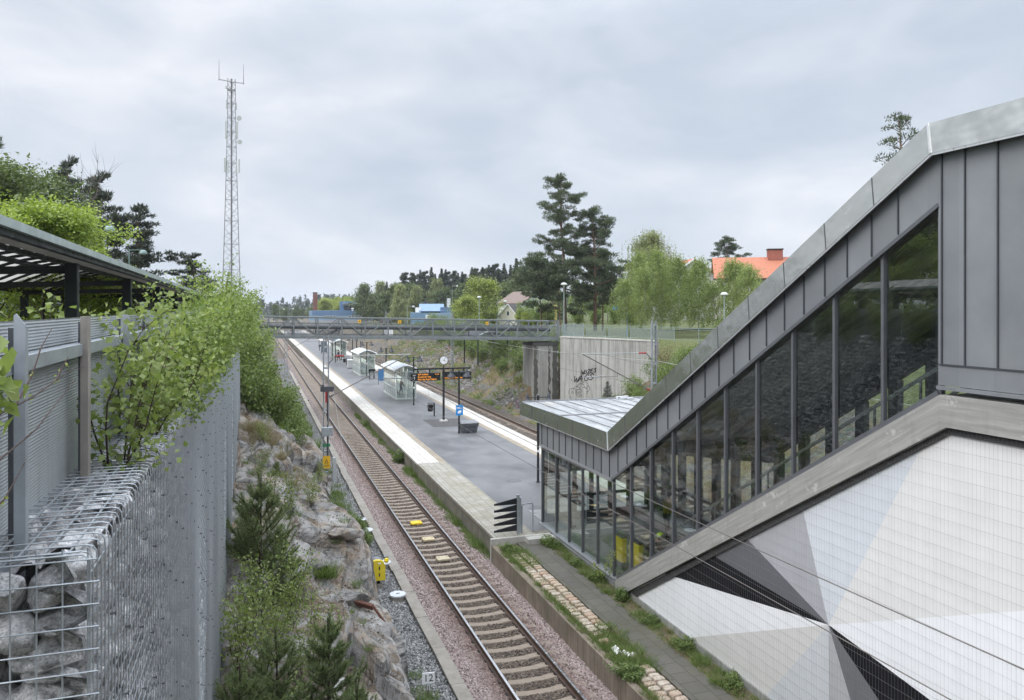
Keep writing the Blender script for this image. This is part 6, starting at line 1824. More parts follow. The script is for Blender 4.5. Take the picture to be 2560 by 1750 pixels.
def bare_tree(name, H, seed, r=2.2):
    rng = np.random.default_rng(seed); t = new_plant(name); b = MB()
    path = limb_paths(rng, (0,0,-.2), (0,0,1), H*.75, 8, .15, .2); b.tube(path, [H*.012*(1-.1*k) for k in range(9)], 6)
    b2 = MB()
    for i in range(26):
        p = path[rng.integers(3,9)]; a = i*2.4; d = np.array([math.cos(a)*.55, math.sin(a)*.55, .9]); L = r*rng.uniform(.7,1.5)
        q = limb_paths(rng, p, d/np.linalg.norm(d), L, 6, .3, .3); b2.tube(q, [.04,.032,.025,.02,.014,.01,.006], 4, caps=False)
        for j in range(5):
            dd = d+.6*rng.normal(size=3); dd[2] = abs(dd[2]); q2 = limb_paths(rng, q[rng.integers(2,6)], dd/np.linalg.norm(dd), L*.45, 4, .25, .2); b2.tube(q2, [.014,.011,.008,.006,.004], 3, caps=False)
    b.build('trunk', BK['grey'], t); b2.build('branches', BK['grey'], t)
    return t

def tuft(name, m, H, r, n, seed, w=.006, bend=.5):
    rng = np.random.default_rng(seed)
    a = rng.random(n)*2*PI; o = r*np.sqrt(rng.random(n)); B_ = np.stack([np.cos(a)*o, np.sin(a)*o, np.zeros(n)-.02], 1)
    d = np.stack([np.cos(a)*(.2+o/r*.6)+.3*rng.normal(size=n), np.sin(a)*(.2+o/r*.6)+.3*rng.normal(size=n), np.ones(n)*1.2], 1); d /= np.linalg.norm(d, axis=1)[:,None]
    h = H*rng.uniform(.45,1.15,n)[:,None]; W = np.cross(d, rng.normal(size=(n,3))); W /= np.linalg.norm(W, axis=1)[:,None]
    M_ = B_+d*h*.55; T = B_+d*h+np.stack([d[:,0],d[:,1],-np.ones(n)*.4],1)*h*bend*.5
    V = np.stack([B_-W*w, B_+W*w, M_+W*w*.8, M_-W*w*.8, T], 1).reshape(-1,3); b = (np.arange(n)*5)[:,None]
    me_v = V; F4 = b+np.array([0,1,2,3]); F4b = b+np.array([3,2,4,4])
    F = np.concatenate([F4, b+np.array([3,2,4,4])], 0)[:n]      # lower blade as quads
    Ft = b+np.array([3,2,4])
    me = bpy.data.meshes.new(name)
    faces = [tuple(q) for q in F4]+[tuple(q) for q in Ft]
    me.from_pydata([tuple(v) for v in V], [], faces)
    return finish(me, name, LM[m])

PLACED = {}
def place(proto_key, maker, x, y, z, label, cat, group=None, rz=None, sc=1.0):
    """the first call builds the plant, later calls copy it with its parts"""
    if proto_key not in PLACED:
        t = maker(); PLACED[proto_key] = t; t.location = (x,y,z)
        t.rotation_euler = (0,0,rz if rz is not None else 0); t.scale = (sc,sc,sc) if isinstance(sc,(int,float)) else sc
    else:
        t = dup(PLACED[proto_key], (x,y,z), rz if rz is not None else random.uniform(0,6.28), None, sc)
        if 'group' in t: del t['group']
    tag(t, label, cat, group); return t
random.seed(77)
def P_(bearing, dist, drop=.2):
    v = at(bearing, dist); return v.x, v.y, gh(v.x, v.y)-drop

# ---- left: trees behind the shelters
CH = lambda: deciduous('chestnut_tree', 'chestnut', 'grey', 9.5, 3.4, .3, 20, 7, 96, .2, .34, 5, up=.5, wide=.34)
x,y,z = P_(-15.6, 35); place('chestnut', CH, x,y,6.9, 'tall dark green broadleaf tree at the far left edge above the shelter roof', 'tree', None, .3, .8)
x,y,z = P_(-13.9, 39); place('chestnut', CH, x,y,6.9, 'dark green broadleaf tree between the left edge and the bare branched tree', 'tree', None, 2.2, .84)
MA = lambda: deciduous('maple_tree', 'maple', 'dark', 7.4, 2.7, .16, 17, 7, 120, .13, .27, 9, up=.55, wide=.42)
for (bb, d, s, lab) in ((-15.6, 26, .66, 'bright yellow green maple touching the left edge of the view above the shelter roof'), (-13.1, 28.5, .74, 'bright yellow green maple second from the left edge of the view'), (-11.7, 30.5, .78, 'bright yellow green maple under the bare branched tree, tallest of the row'),
                        (-9.3, 33, .50, 'bright yellow green maple at the right end of the row, below the dark conifer')):
    x,y,z = P_(bb, d); place('maple', MA, x,y,6.9, lab, 'tree', 'bright maples behind the bus shelters', None, s)
SP = lambda: scots_pine('conifer_tree', 13.2, 36, .10, 3.0, 1.15, .34, m='spruce', clump=.9)
x,y,z = P_(-9.35, 62); place('spruce', SP, x,y,6.6, 'tall dark conifer rising behind the bright maples', 'tree', None, .4, .9)
x,y,z = P_(-7.45, 60); place('spruce', SP, x,y,6.4, 'dark conifer beside the second dome lamp, shorter than its neighbour', 'tree', None, 1.7, (.95,.95,.74))
x,y,z = P_(-11.2, 66); place('spruce', SP, x,y,6.4, 'thin dark conifer standing among the branches of the bare tree', 'tree', None, .7, (.75,.75,1.03))
x,y,z = P_(-3.75, 72); place('spruce', SP, x,y,6.2, 'small dark conifer above the shrubs, left of the radio mast', 'tree', None, .2, (.85,.85,.57))
BT = lambda: bare_tree('bare_tree', 13.2, 4, 2.6)
x,y,z = P_(-10.4, 55); place('bare', BT, x,y,6.8, 'leafless tree with fine upright branches against the sky', 'tree', None, 0, .92)
PS = lambda: scots_pine('pine_tree', 16, 31, .5, 2.6, .75, .4)
x,y,z = P_(-15.5, 62); place('pine_slim', PS, x,y,6.6, 'pine top just showing over the broadleaf tree at the left edge', 'tree', None, None, .92)
DS = lambda: shrub('dark_shrub', 'darkshrub', 2.6, 1.5, 12, 90, .15, 6, 'dark', .5, spread=.25)
for k,(bb,d,s) in enumerate(((-15.6,38,.95),(-14.2,40,.85),(-12.4,41,.95),(-10.8,42,.8),(-9.2,43,.9),(-7.7,45,.75))):
    x,y,z = P_(bb,d); place('dark_shrub', DS, x,y,6.6, 'dark green shrub in the hedge seen beneath the shelter roof', 'shrub', 'dark hedge shrubs beneath the shelter roof', None, s)
# lighter shrubs and saplings between the shelters and the radio mast
SH = lambda: shrub('spring_shrub', 'shrub', 3.6, 1.9, 15, 80, .15, 12, 'grey', .45, spread=.24, leafy=.12, thick=.03)
for q_ in range(6):
    place('chestnut', CH, -24-3.5*q_, 34+7*q_, 6.9, 'dark broadleaf tree far left, mirrored in the glass of the stair hall', 'tree', 'dark trees mirrored in the glass', None, 1.15+.08*(q_%3))
for k,(bb,d,s,hz) in enumerate(((-6.6,44,.85,6.2),(-5.5,48,.9,6.2),(-4.6,52,1.1,6.2),(-3.5,50,.95,6.2),(-2.9,44,1.0,6.0),(-1.9,47,1.1,5.6),(-1.1,52,1.05,5.6),(-.4,56,.95,5.2),(.25,60,.85,4.6))):
    x,y,z = P_(bb,d); place('spring_shrub', SH, x,y,hz, 'fresh green shrub in the thicket on the bank below the radio mast', 'shrub', 'spring thicket on the left bank', None, s)
SB = lambda: shrub('bare_shrub', 'bronze', 4.6, 1.8, 14, 24, .12, 15, 'grey', .3, spread=.3, leafy=.3, thick=.03)
x,y,z = P_(-5.6, 62); place('bare_shrub', SB, x,y,6.4, 'pinkish brown budding shrub left of the small dark conifer', 'shrub')
x,y,z = P_(-4.55, 60); place('bare_shrub', SB, x,y,6.2, 'pinkish brown budding shrub just beside the small dark conifer', 'shrub', None, 2, .9)
TS = lambda: shrub('tall_sapling', 'shrub', 3.4, .8, 5, 40, .075, 18, 'grey', .4, spread=.12, leafy=.3, thick=.018)
for (xx,yy,zz,lab) in ((-1.05,19.5,8.1,'thin upright sapling reaching above the wall thicket, left of the mast'), (-1.0,24,8.1,'thin upright sapling reaching above the wall thicket, just below the mast')):
    place('tall_sapling', TS, xx,yy,zz, lab, 'sapling', None, None, .92)

# ---- birches and shrubs growing on the gabion wall
NB = lambda: shrub('birch_sapling', 'birch', 1.72, .66, 5, 66, .054, 23, 'twig', .25, True, .43, .075, (.10,.04), -.1, .009)
place('near_birch', NB, -.93, 6.05, 8.12, 'young birch with large fresh leaves beside the wooden fence post, nearest on the wall', 'sapling', None, .6, 1.0)
NB2 = lambda: shrub('birch_sapling', 'birch', 1.6, .66, 7, 80, .052, 25, 'twig', .3, True, .42, .085, (.12,0), -.1, .008)
place('near_birch2', NB2, -.9, 7.35, 8.12, 'second young birch on the wall, behind the one at the wooden post', 'sapling', None, 1.0, .95)
place('near_birch2', None, -.88, 8.5, 8.12, 'third young birch on the wall, leaning out over the mesh edge', 'sapling', None, 2.6, 1.0)
WS = lambda: shrub('wall_shrub', 'shrub', 1.85, .85, 12, 110, .062, 28, 'twig', .35, False, .42, .11, (.06,0), .0, .010)
for k in range(15):
    yy = 9.6+1.7*k+random.uniform(-.3,.3); s = .82+.02*k+random.uniform(-.06,.06)+(.1 if k > 8 else 0)
    place('wall_shrub', WS, -.88+.1*min(k/8,1), yy, 8.05, 'light green shrub in the unbroken row growing along the top of the gabion wall', 'shrub', 'shrubs along the top of the gabion wall', None, s)
# shrubs on the bank past the end of the wall, right down to the track
BS = lambda: shrub('bank_shrub', 'willow', 3.0, 1.5, 14, 90, .12, 33, 'grey', .4, spread=.2, leafy=.05, thick=.02)
for k,(xx,yy,s) in enumerate(((-.2,40,1.1),(.9,41.5,.95),(.2,44.5,1.15),(1.5,46,1.0),(-.9,47,1.15),(.9,49.5,1.1),(1.9,51.5,.95),(-.4,53,1.15),(.8,56,1.1),(1.8,58.5,.95),(-.9,60,1.1),(.4,63,1.05),(1.4,66,.9),(-1,67,1.0),(.6,72,.95),(1.2,78,.9),(.2,84,1.0),(1.2,92,.9),(-.5,100,1.1),(.8,110,1.0),(.2,125,1.1),(-.5,140,1.2))):
    zz = gh(xx,yy)-.1 if yy > 44 else max(gh(xx,yy)-.1, 3.6-.35*xx)
    place('bank_shrub', BS, xx,yy,zz, 'green willow shrub in the dense growth on the left bank by the track', 'shrub', 'willow growth on the left bank', None, s)

# ---- on and below the rock: young pines and saplings
YP = [lambda: young_pine('young_pine', 1.75, 41), lambda: young_pine('young_pine', 1.5, 43)]
for k,(xx,yy,s,lab) in enumerate(((.35,14.9,1.25,'young pine with dark stem, second from the wall at the bottom edge'), (1.35,15.4,1.3,'young pine with a tall pale leader, standing nearest the bare rock at the bottom edge'),
        (-.25,14.0,1.15,'young pine close against the wall at the bottom edge'), (.85,13.8,1.1,'bushy young pine in front of the others, at the bottom edge'), (.1,20.8,1.5,'dark bushy pine on the rock step against the wall'), (.65,22.2,1.1,'smaller pine beside the dark bushy one on the rock step'), (1.75,14.2,1.15,'young pine at the bottom edge, second from the bare rock'), (-.2,21.9,1.2,'dark young pine tucked between the rock step and the wall'), (.4,19.6,.9,'low young pine in front of the dark bushy one'), (.75,30.5,.4,'tiny pine seedling on the pale rock below the dry grass'))):
    zz = rock_z(max(xx,-.8),yy)-.05; place('young_pine%d' % (k % 2), YP[k % 2], xx,yy,zz, lab, 'young pine', 'young pines on the rock', k*1.3, s)
SA = lambda: shrub('rock_sapling', 'birch', 1.7, .55, 6, 40, .058, 47, 'twig', .35, True, .42, .085, (0,0), .15, .008)
for k,(xx,yy,s,lab) in enumerate(((-.2,17.2,1.1,'leafy sapling beside the wall, below the dark bushy pine'), (.35,17.8,.9,'leafy sapling between the wall and the pale ochre boulder'), (-.3,15.0,.8,'leafy sapling at the foot of the wall near the bottom edge'), (.1,18.6,1.2,'broad leafy sapling filling the gully beside the wall'), (.75,18.4,.95,'leafy sapling just left of the pale ochre boulder'), (.2,16.2,1.0,'leafy sapling behind the young pines, near the wall'), (.9,16.4,.8,'low leafy sapling behind the young pines, near the bare rock'), (-.35,23.2,1.0,'leafy sapling on the rock ledge close to the wall'), (1.2,17.0,1.0,'leafy sapling by the bare rock, above the torn paper'), (.3,14.2,1.1,'leafy sapling among the young pines at the bottom edge'), (-.3,16.2,1.2,'tall leafy sapling pressed against the wall above the young pines'), (.8,19.6,1.1,'leafy sapling in front of the rock step'), (1.3,13.6,.9,'leafy sapling at the bottom edge nearest the bare rock'), (.5,12.6,.7,'pale leaved sapling at the bottom edge in front of the young pines'),
        (-.1,12.2,.75,'pale leaved sapling at the bottom edge beside the wall'), (.45,26.3,.95,'thin leafy sapling on the big pale rock, left of its centre'), (1.1,26.8,1.05,'thin leafy sapling in the middle of the big pale rock'), (1.9,28.2,.8,'low leafy sapling on the rock brink below the mast'), (.1,29.3,.75,'small sapling on the rock, close to the wall'), (.3,32.8,.7,'upright sapling in front of the dry grass tufts'), (2.9,38.3,.8,'leafy sapling beside the foot of the mast'))):
    place('rock_sapling', SA, xx,yy,rock_z(xx,yy)-.06, lab, 'sapling', 'saplings on the rock', None, s)
random.seed(19)
def mass(name, m, spots, H, r, n, w=.006, zf=None, bend=.5, label=None):
    """ground cover nobody could count: one object"""
    o0 = tuft(name, m, H, r, n, len(spots), w, bend); me0 = o0.data; n0 = len(me0.vertices)
    V0 = np.empty(n0*3, np.float32); me0.vertices.foreach_get('co', V0); V0 = V0.reshape(-1,3); F0 = [tuple(p.vertices) for p in me0.polygons]
    Vs, Fs = [], []; 
    for k,(x,y,z,s) in enumerate(spots):
        a = random.uniform(0,6.28); ca, sa = math.cos(a), math.sin(a); Q = V0*s; Q = np.stack([Q[:,0]*ca-Q[:,1]*sa, Q[:,0]*sa+Q[:,1]*ca, Q[:,2]*random.uniform(.8,1.2)],1)+np.array([x,y,z]); Vs.append(Q); Fs += [tuple(i_+k*n0 for i_ in f) for f in F0]
    bpy.data.objects.remove(o0); me = bpy.data.meshes.new(name); me.from_pydata(np.concatenate(Vs).tolist(), [], Fs); o = finish(me, name, LM[m]); o['kind'] = 'stuff'; return o
U_ = random.uniform
mass('dry_grass', 'drygrass', [(x_:=U_(-.3,2.2), y_:=U_(31,37), rock_z(x_,y_), U_(.7,1.3)) for _ in range(46)] + [(x_:=U_(-.4,.6), y_:=U_(33,36), rock_z(x_,y_), U_(1.0,1.5)) for _ in range(16)], .45, .16, 60, .005)
mass('grass_tufts', 'grass', [(x_:=U_(-.4,3.2), y_:=U_(13,34), rock_z(x_,y_)-.02, U_(.4,1.0)) for _ in range(60)] + [(2.0+U_(-.2,.2), 24.2+U_(-.3,.3), rock_z(2.0,24.2), 1.5) for _ in range(7)] + [(U_(3.5,4.2), U_(32,42), -.3, U_(.8,1.6)) for _ in range(50)] + [(U_(3.7,4.2), U_(16.3,20), -.32, U_(.6,1.2)) for _ in range(22)], .36, .13, 70, .005)
# along the foot of the platform wall
mass('wall_foot_grass', 'grass', [(U_(8.3,8.58), y_:=27.8+42*random.random()**1.3, -.3, U_(.5,1.25)*(.6+.6*abs(math.sin(y_*.9)))) for _ in range(230)], .4, .14, 60, .006)
mass('bank_grass', 'grass', [(x_:=U_(2.6,3.9), y_:=U_(43,90), gh(x_,y_), U_(1,2)) for _ in range(120)], .5, .2, 50, .01)
# weeds on the low platform
wspots = []
for _ in range(150): wspots.append((U_(8.5,8.74), U_(13,26.8), LOWZ-.05, U_(.4,.95)))
for _ in range(55): wspots.append((U_(8.7,9.4), U_(16.8,19.5), LOWZ-.04, U_(.5,1.2)))
for _ in range(60): wspots.append((U_(8.6,9.3), U_(24.6,26.9), LOWZ-.04, U_(.5,1.1)))
for _ in range(190): wspots.append((U_(10.3,10.85), U_(12,27), LOWZ-.04, U_(.35,1.0)*(.45+.75*abs(math.sin(_*.37)))))
mass('weeds', 'grass', wspots, .3, .13, 60, .006)
mass('dry_weeds', 'drygrass', [(U_(8.5,9.4), U_(13,26.8), LOWZ-.04, U_(.4,.9)) for _ in range(80)]+[(U_(10.3,10.85), U_(12,27), LOWZ-.04, U_(.3,.8)) for _ in range(60)], .28, .12, 45, .005)
WD_ = lambda: shrub('weed_clump', 'weed', .55, .36, 12, 70, .055, 52, 'twig', .5, False, .36, .06, (0,0), .05, .004)
for (xx,yy,s,lab) in ((10.35,27.0,1.1,'leafy green weed clump beside the hoop of the spiked barrier'), (8.75,26.7,.9,'low green weed clump on the corner of the low platform'), (8.6,16.8,.95,'bright green weed clump on the edge of the low platform near the sett stones'), (10.6,21.3,.9,'dark green weed clump at the foot of the concrete beam'),
        (10.45,24.6,.85,'pale weed clump along the plinth of the glass hall'), (10.5,23.0,.9,'yellowish weed clump at the plinth just before the hall corner'), (10.6,17.6,1.0,'green weed clump against the painted wall, midway along'), (10.65,15.6,.9,'green weed clump against the painted wall, nearer the bottom edge'), (10.6,19.4,.8,'green weed clump against the painted wall beside the grass')):
    place('weed_clump', WD_, xx,yy,LOWZ-.03, lab, 'weed', 'weed clumps on the low platform', None, (s*random.uniform(.8,1.3), s*random.uniform(.9,1.5), s*random.uniform(.45,.8)))
for (xx,yy,s,lab) in ((8.42,47.0,1.5,'bushy green weed at the foot of the platform wall below the paving change'), (8.4,62,1.2,'smaller green weed at the foot of the platform wall farther off'), (4.05,33.0,1.5,'green weed bush growing over the pit cover by the trough'), (4.1,31.2,1.2,'lower green weed bush in the gravel behind the pit covers')):
    place('weed_clump', WD_, xx,yy,-.3, lab, 'weed', 'weed clumps by the track', None, s)
CS = lambda: shrub('corner_sapling', 'yellow', 1.7, .34, 3, 26, .055, 55, 'twig', .4, True, .4, .06, (0,0), .3, .007)
place('corner_sapling', CS, 10.62, 22.6, LOWZ-.03, 'slim yellow green sapling growing up in front of the glass corner of the hall', 'sapling')

# ---- branch reaching in from the left in front of the fence
rng = np.random.default_rng(61); t = thing('overhanging_branch', 'leafy branch with bare twigs reaching in from the left edge in front of the fence', 'branch', (-.7, 2.4, 9.0))
b = MB(); L0 = [(-.25,-.5,-.14),(.02,.05,-.0),(.04,.35,.02),(.05,.6,.05),(.055,.85,.07),(.05,1.05,.06)]
tw = [L0, [(.03,.2,.01),(.045,.32,.09),(.05,.4,.17),(.055,.52,.23)], [(.05,.6,.05),(.05,.7,.09),(.055,.75,.12)], [(-.25,-.5,-.26),(.02,.05,-.13),(.05,.35,-.08),(.05,.6,-.03),(.06,.85,.03)], [(-.1,-.2,-.36),(.03,.1,-.24),(.05,.22,-.16)]]
for p in tw: b.tube(p, [.0035*(1-.65*k/(len(p)-1)) for k in range(len(p))], 5)
b.build('twigs', BK['twig'], t)
C = np.array([(.07,-.12,.1)])+np.random.default_rng(3).normal(size=(60,3))*np.array([.018,.05,.05]); leaves('leaves', C, .052, LM['birch'], rng, t, .34, .2, True, droop=.9)
C = np.concatenate([np.array(q)+.008*rng.normal(size=(5,3)) for q in (L0[2],L0[3],(.045,.32,.09),(.05,.7,.09),(.03,.1,-.24))]); leaves('buds', C, .012, LM['yellow'], rng, t, .35, .3, True)

# ---- right: pines, birches, thickets
BP = lambda: scots_pine('scots_pine', 20.6, 71, .27, 6.0, 1.15, .30, clump=1.05, lean=-.02, trunk_r=.30)
x,y,z = P_(22.35, 105); place('pine_a', BP, x,y,6.3, 'tall spreading pine with bare reddish trunk, the taller of the big pair', 'tree', None, .4)
BP2 = lambda: scots_pine('scots_pine', 16.4, 74, .25, 5.0, 1.25, .30, clump=1.1, trunk_r=.27)
x,y,z = P_(24.55, 106); place('pine_b', BP2, x,y,6.3, 'dense dark pine right of the tallest one', 'tree', None, 1.1)
x,y,z = P_(22.0, 99); place('pine_thin', lambda: scots_pine('scots_pine', 8.5, 78, .3, 3.6, .8, .4), x,y,6.3, 'low dark pine with hanging boughs at the foot of the big pair', 'tree')
x,y,z = P_(20.6, 100); place('pine_thin', None, x,y,6.3, 'low dark pine left of the tallest one, boughs hanging over the houses', 'tree', None, 1.2, 1.1)
x,y,z = P_(25.1, 112); place('pine_thin', None, x,y,6.3, 'low dark pine between the big pair and the weeping birch', 'tree', None, 2, 1.25)
x,y,z = P_(34.1, 150); place('pine_b', None, x,y,7.5, 'round headed pine above the orange roof', 'tree', None, 2.4, .9)
NP = lambda: scots_pine('scots_pine', 15.0, 81, .45, 2.6, .8, .22, clump=.75)
x,y,z = P_(45.9, 52); place('pine_c', NP, x,y,7.6, 'pine top peeping over the peak of the metal roof', 'tree', None, .6, .9)
WB = lambda: deciduous('birch_tree', 'weepbirch', 'birch', 14.0, 4.4, .15, 26, 7, 36, .19, .55, 88, 'oval', .35, .35, .13, .4, 2.2)
x,y,z = P_(28.6, 120); place('weeping_birch', WB, x,y,7.0, 'tall weeping birch, widest crown right of the dark pines', 'tree')
YB = lambda: deciduous('young_birch', 'birch', 'birch', 6.8, 1.9, .05, 20, 6, 15, .15, .42, 91, 'oval', .35, .36, .045, .3, .7)
for (bb,d,s,lab) in ((26.9,96,1.05,'young birch left of the weeping birch, behind the railing'),(28.2,92,1.1,'young birch in front of the weeping birch, first from the mast'),(29.4,94,1.2,'young birch right of the weeping birch crown'),(30.7,92,1.1,'young birch standing before the white gable of the orange roofed house'),(32.0,96,1.15,'young birch with airy top before the orange roof'),(33.2,92,1.0,'young birch beside the tall green street lamp'),(34.4,90,1.05,'young birch below the orange roof'),(35.6,88,.95,'young birch nearest the sloping metal roof'),(31.4,108,1.3,'thin tall birch between the weeping birch and the orange roof'),(27.6,101,1.25,'young birch close under the weeping birch, behind its neighbours'),(30.1,104,1.3,'young birch behind the first row, under the white gable'),(34.9,97,1.1,'young birch just left of the sloping metal roof, behind its neighbour')):
    x,y,z = P_(bb,d); place('young_birch', YB, x,y,6.6, lab, 'tree', 'young birches behind the railing', None, (s*.9, s*.9, s*(.8+.4*abs(math.sin(bb*7)))))
BG = lambda: shrub('bright_shrub', 'willow', 2.9, 1.6, 14, 96, .11, 95, 'grey', .4, spread=.22, leafy=.03, thick=.02)
for k,(xx,yy,s) in enumerate(((30.0,62.0,.8),(31.4,60.5,.95),(33.0,58.5,1.0),(32,56,.95),(34.3,56.5,1.05),(30.4,57.5,.8),(35.5,53.5,1.1),(33.8,53,1.0),(36.5,50.5,1.1),(34.5,49.5,1.1),(32,50.5,.9),(37,46.5,1.1),(35,45,1.05),(38,55,1.1),(40,51,1.15),(39,46,1.1))):
    place('bright_shrub', BG, xx,yy,gh(xx,yy)-.15, 'bushy green shrub in the thicket between the concrete wall and the hall roof', 'shrub', 'thicket below the concrete wall', None, s)
place('spruce_small', lambda: spruce('spruce_tree', 3.4, 7, 1.0, 'spruce', .16, 16, 1.0), 28.8, 60.5, gh(28.8,60.5)-.1, 'small dark spruce in front of the graffiti wall', 'tree')
place('bronze_shrub', lambda: shrub('bronze_shrub', 'bronze', 3.2, .8, 7, 50, .1, 98, 'grey', .4, spread=.2, leafy=.1, thick=.02), 34.2,60.2,gh(34.2,60.2)+.6, 'reddish brown shrub beside the right catenary mast', 'shrub')
for k in range(20):
    bb = 30.0+.42*k; d = 61.5+7.5*random.random(); x,y,z = P_(bb, d)
    place('bright_shrub', BG, x,y,z, 'bushy green shrub in the thicket between the concrete wall and the hall roof', 'shrub', 'thicket below the concrete wall', None, random.uniform(.7,1.0))
# thicket along the head of the stony slope
for k in range(42):
    yy = 72.5+1.9*k+random.uniform(-.6,.6); xx = (26.0+.12*k+random.uniform(-.6,1.2)) if k % 2 else (28.6+.1*k+random.uniform(-.8,1.2))
    s = random.uniform(.75,1.15)
    place('bright_shrub', BG, xx,yy,gh(xx,yy)-.2, 'green shrub in the row along the head of the stony slope', 'shrub', 'shrubs along the head of the stony slope', None, s)
mass('slope_grass', 'drygrass', [(x_:=22.8+9*random.random(), y_:=U_(70.5,150), gh(x_,y_), U_(.8,2.0)) for _ in range(420)], .5, .22, 26, .012)
mass('slope_greens', 'grass', [(x_:=22.4+9.5*random.random(), y_:=U_(70.5,150), gh(x_,y_), U_(.8,2.2)) for _ in range(360)], .45, .25, 26, .014)
mass('ditch_weeds', 'grass', [(U_(21.8,23.5), U_(45,120), -.38, U_(.6,1.5)) for _ in range(200)], .4, .2, 30, .01)
# garden trees beyond the footbridge
GM = lambda: deciduous('garden_maple', 'yellow', 'dark', 10.5, 4.3, .12, 22, 6, 60, .34, .62, 101, up=.55)
x,y,z = P_(16.05, 152); place('garden_maple', GM, x,y,3.9, 'large yellow green maple right of the blue building with the white chimney', 'tree')
x,y,z = P_(14.9, 145); place('garden_maple', None, x,y,3.2, 'smaller yellow green maple beside the blue building with the white chimney', 'tree', None, 1.2, .74)
WC = lambda: deciduous('grey_willow', 'weepbirch', 'grey', 12.5, 2.9, .05, 26, 6, 60, .32, .55, 104, 'cone', .4, .4)
for (bb,d,s,lab) in ((10.0,215,1.0,'pale green cone shaped tree left of the blue building with the chimney'),(11.1,222,.98,'narrower pale green tree touching the blue building with the chimney'),(8.6,285,1.25,'pale airy tree to the right of the long blue building'),(12.6,255,1.25,'pale birch before the dark wood above the chimneyed blue building')):
    x,y,z = P_(bb,d); place('grey_willow', WC, x,y,3.6, lab, 'tree', None, None, s)
DB = lambda: shrub('dome_shrub', 'yellow', 2.6, 1.7, 16, 190, .12, 107, 'grey', .6, spread=.18, leafy=.3, thick=.02)
for (bb,d,s,lab) in ((19.1,112,1.0,'rounded golden green garden shrub beside the dark roofed house, upper one'),(19.5,104,.85,'rounded golden green garden shrub beside the dark roofed house, lower one')):
    x,y,z = P_(bb,d); place('dome_shrub', DB, x,y,6.4, lab, 'shrub', None, None, s)
for (bb,d,s) in ((19.3,112,1.0),(20.2,118,1.1),(21.1,120,1.1),(23.3,125,1.2),(24.6,122,1.1),(26,128,1.2),(27.2,122,1.1)):
    x,y,z = P_(bb,d); place('spring_shrub', SH, x,y,6.6, 'light green garden shrub seen between the trunks of the big pines', 'shrub', 'garden shrubs behind the big pines', None, s)

# ---- the wood beyond
FC = [lambda: scots_pine('wood_pine', 17, 111, .3, 3.6, .9, .55, m='farconifer', clump=1.3), lambda: spruce('wood_spruce', 18, 113, 3.0, 'farconifer', .8, 22, 2.2)]
FD = lambda: deciduous('wood_birch', 'fardecid', 'birch', 14, 3.4, .15, 18, 5, 40, .5, .7, 117, 'oval', .45)
rr = np.random.default_rng(5)
for k in range(64):
    bb = 8.9+ (21.5-8.9)*(k+rr.random())/64; d = 250+60*rr.random() if bb < 15 else 200+70*rr.random()
    x,y,z = P_(bb,d); s = rr.uniform(.85,1.12)
    if bb < 10.2: s *= .82
    place('wood_c%d' % (k % 2), FC[k % 2], x,y,3.5, 'dark conifer in the wood behind the blue buildings', 'tree', 'conifers of the wood behind the blue buildings', None, s)
for k in range(34):
    bb = 7.2+ (22-7.2)*(k+rr.random())/34; d = 235+30*rr.random() if bb < 15 else 180+30*rr.random()
    x,y,z = P_(bb,d); place('wood_d', FD, x,y,3.2, 'pale spring birch along the edge of the wood', 'tree', 'birches along the edge of the wood', None, rr.uniform(.72,1.0))
for k in range(26):
    bb = 1.2+6.4*(k+rr.random())/26; d = 330+90*rr.random()
    x,y,z = P_(bb,d); place('wood_d', FD, x,y,2.4, 'green broadleaf tree in the belt left of and behind the long blue building', 'tree', 'broadleaf belt behind the long blue building', None, rr.uniform(.42,.58))
for k in range(16):
    bb = 4.6+3.4*(k+rr.random())/16; d = 300+30*rr.random()
    x,y,z = P_(bb,d); place('garden_maple', GM, x,y,2.6, 'yellow green tree close behind the long blue building', 'tree', 'yellow green trees behind the long blue building', None, rr.uniform(.8,1.0))
for k in range(16):
    bb = 22.5+13*(k+rr.random())/16; d = 165+50*rr.random()
    x,y,z = P_(bb,d); place('wood_d', FD, x,y,6.0, 'pale birch in the gardens behind the railing and the young birches', 'tree', 'garden birches far behind the railing', None, rr.uniform(.6,.8))
# woods on the horizon: one mass
rg = np.random.default_rng(8); Pq, Dq = [], []
for k in range(1500):
    bb = rg.uniform(-30, 62); d = rg.uniform(620, 1250); v = at(bb,d); h = rg.uniform(9,17); r_ = h*.17; z0 = float(ground_h(np.array([v.x]), np.array([v.y]))[0])
    n = 60; u = rg.random(n)**.8; a = rg.random(n)*6.28; rr_ = r_*(1.02-u)
    Pq.append(np.stack([v.x+np.cos(a)*rr_, v.y+np.sin(a)*rr_, z0+u*h], 1)); Dq.append(np.stack([np.cos(a), np.sin(a), .4+u],1))
o = needles('horizon_woods', np.concatenate(Pq), np.concatenate(Dq), 2.6, .9, LM['farconifer'], rg, None, .4); o['kind'] = 'stuff'
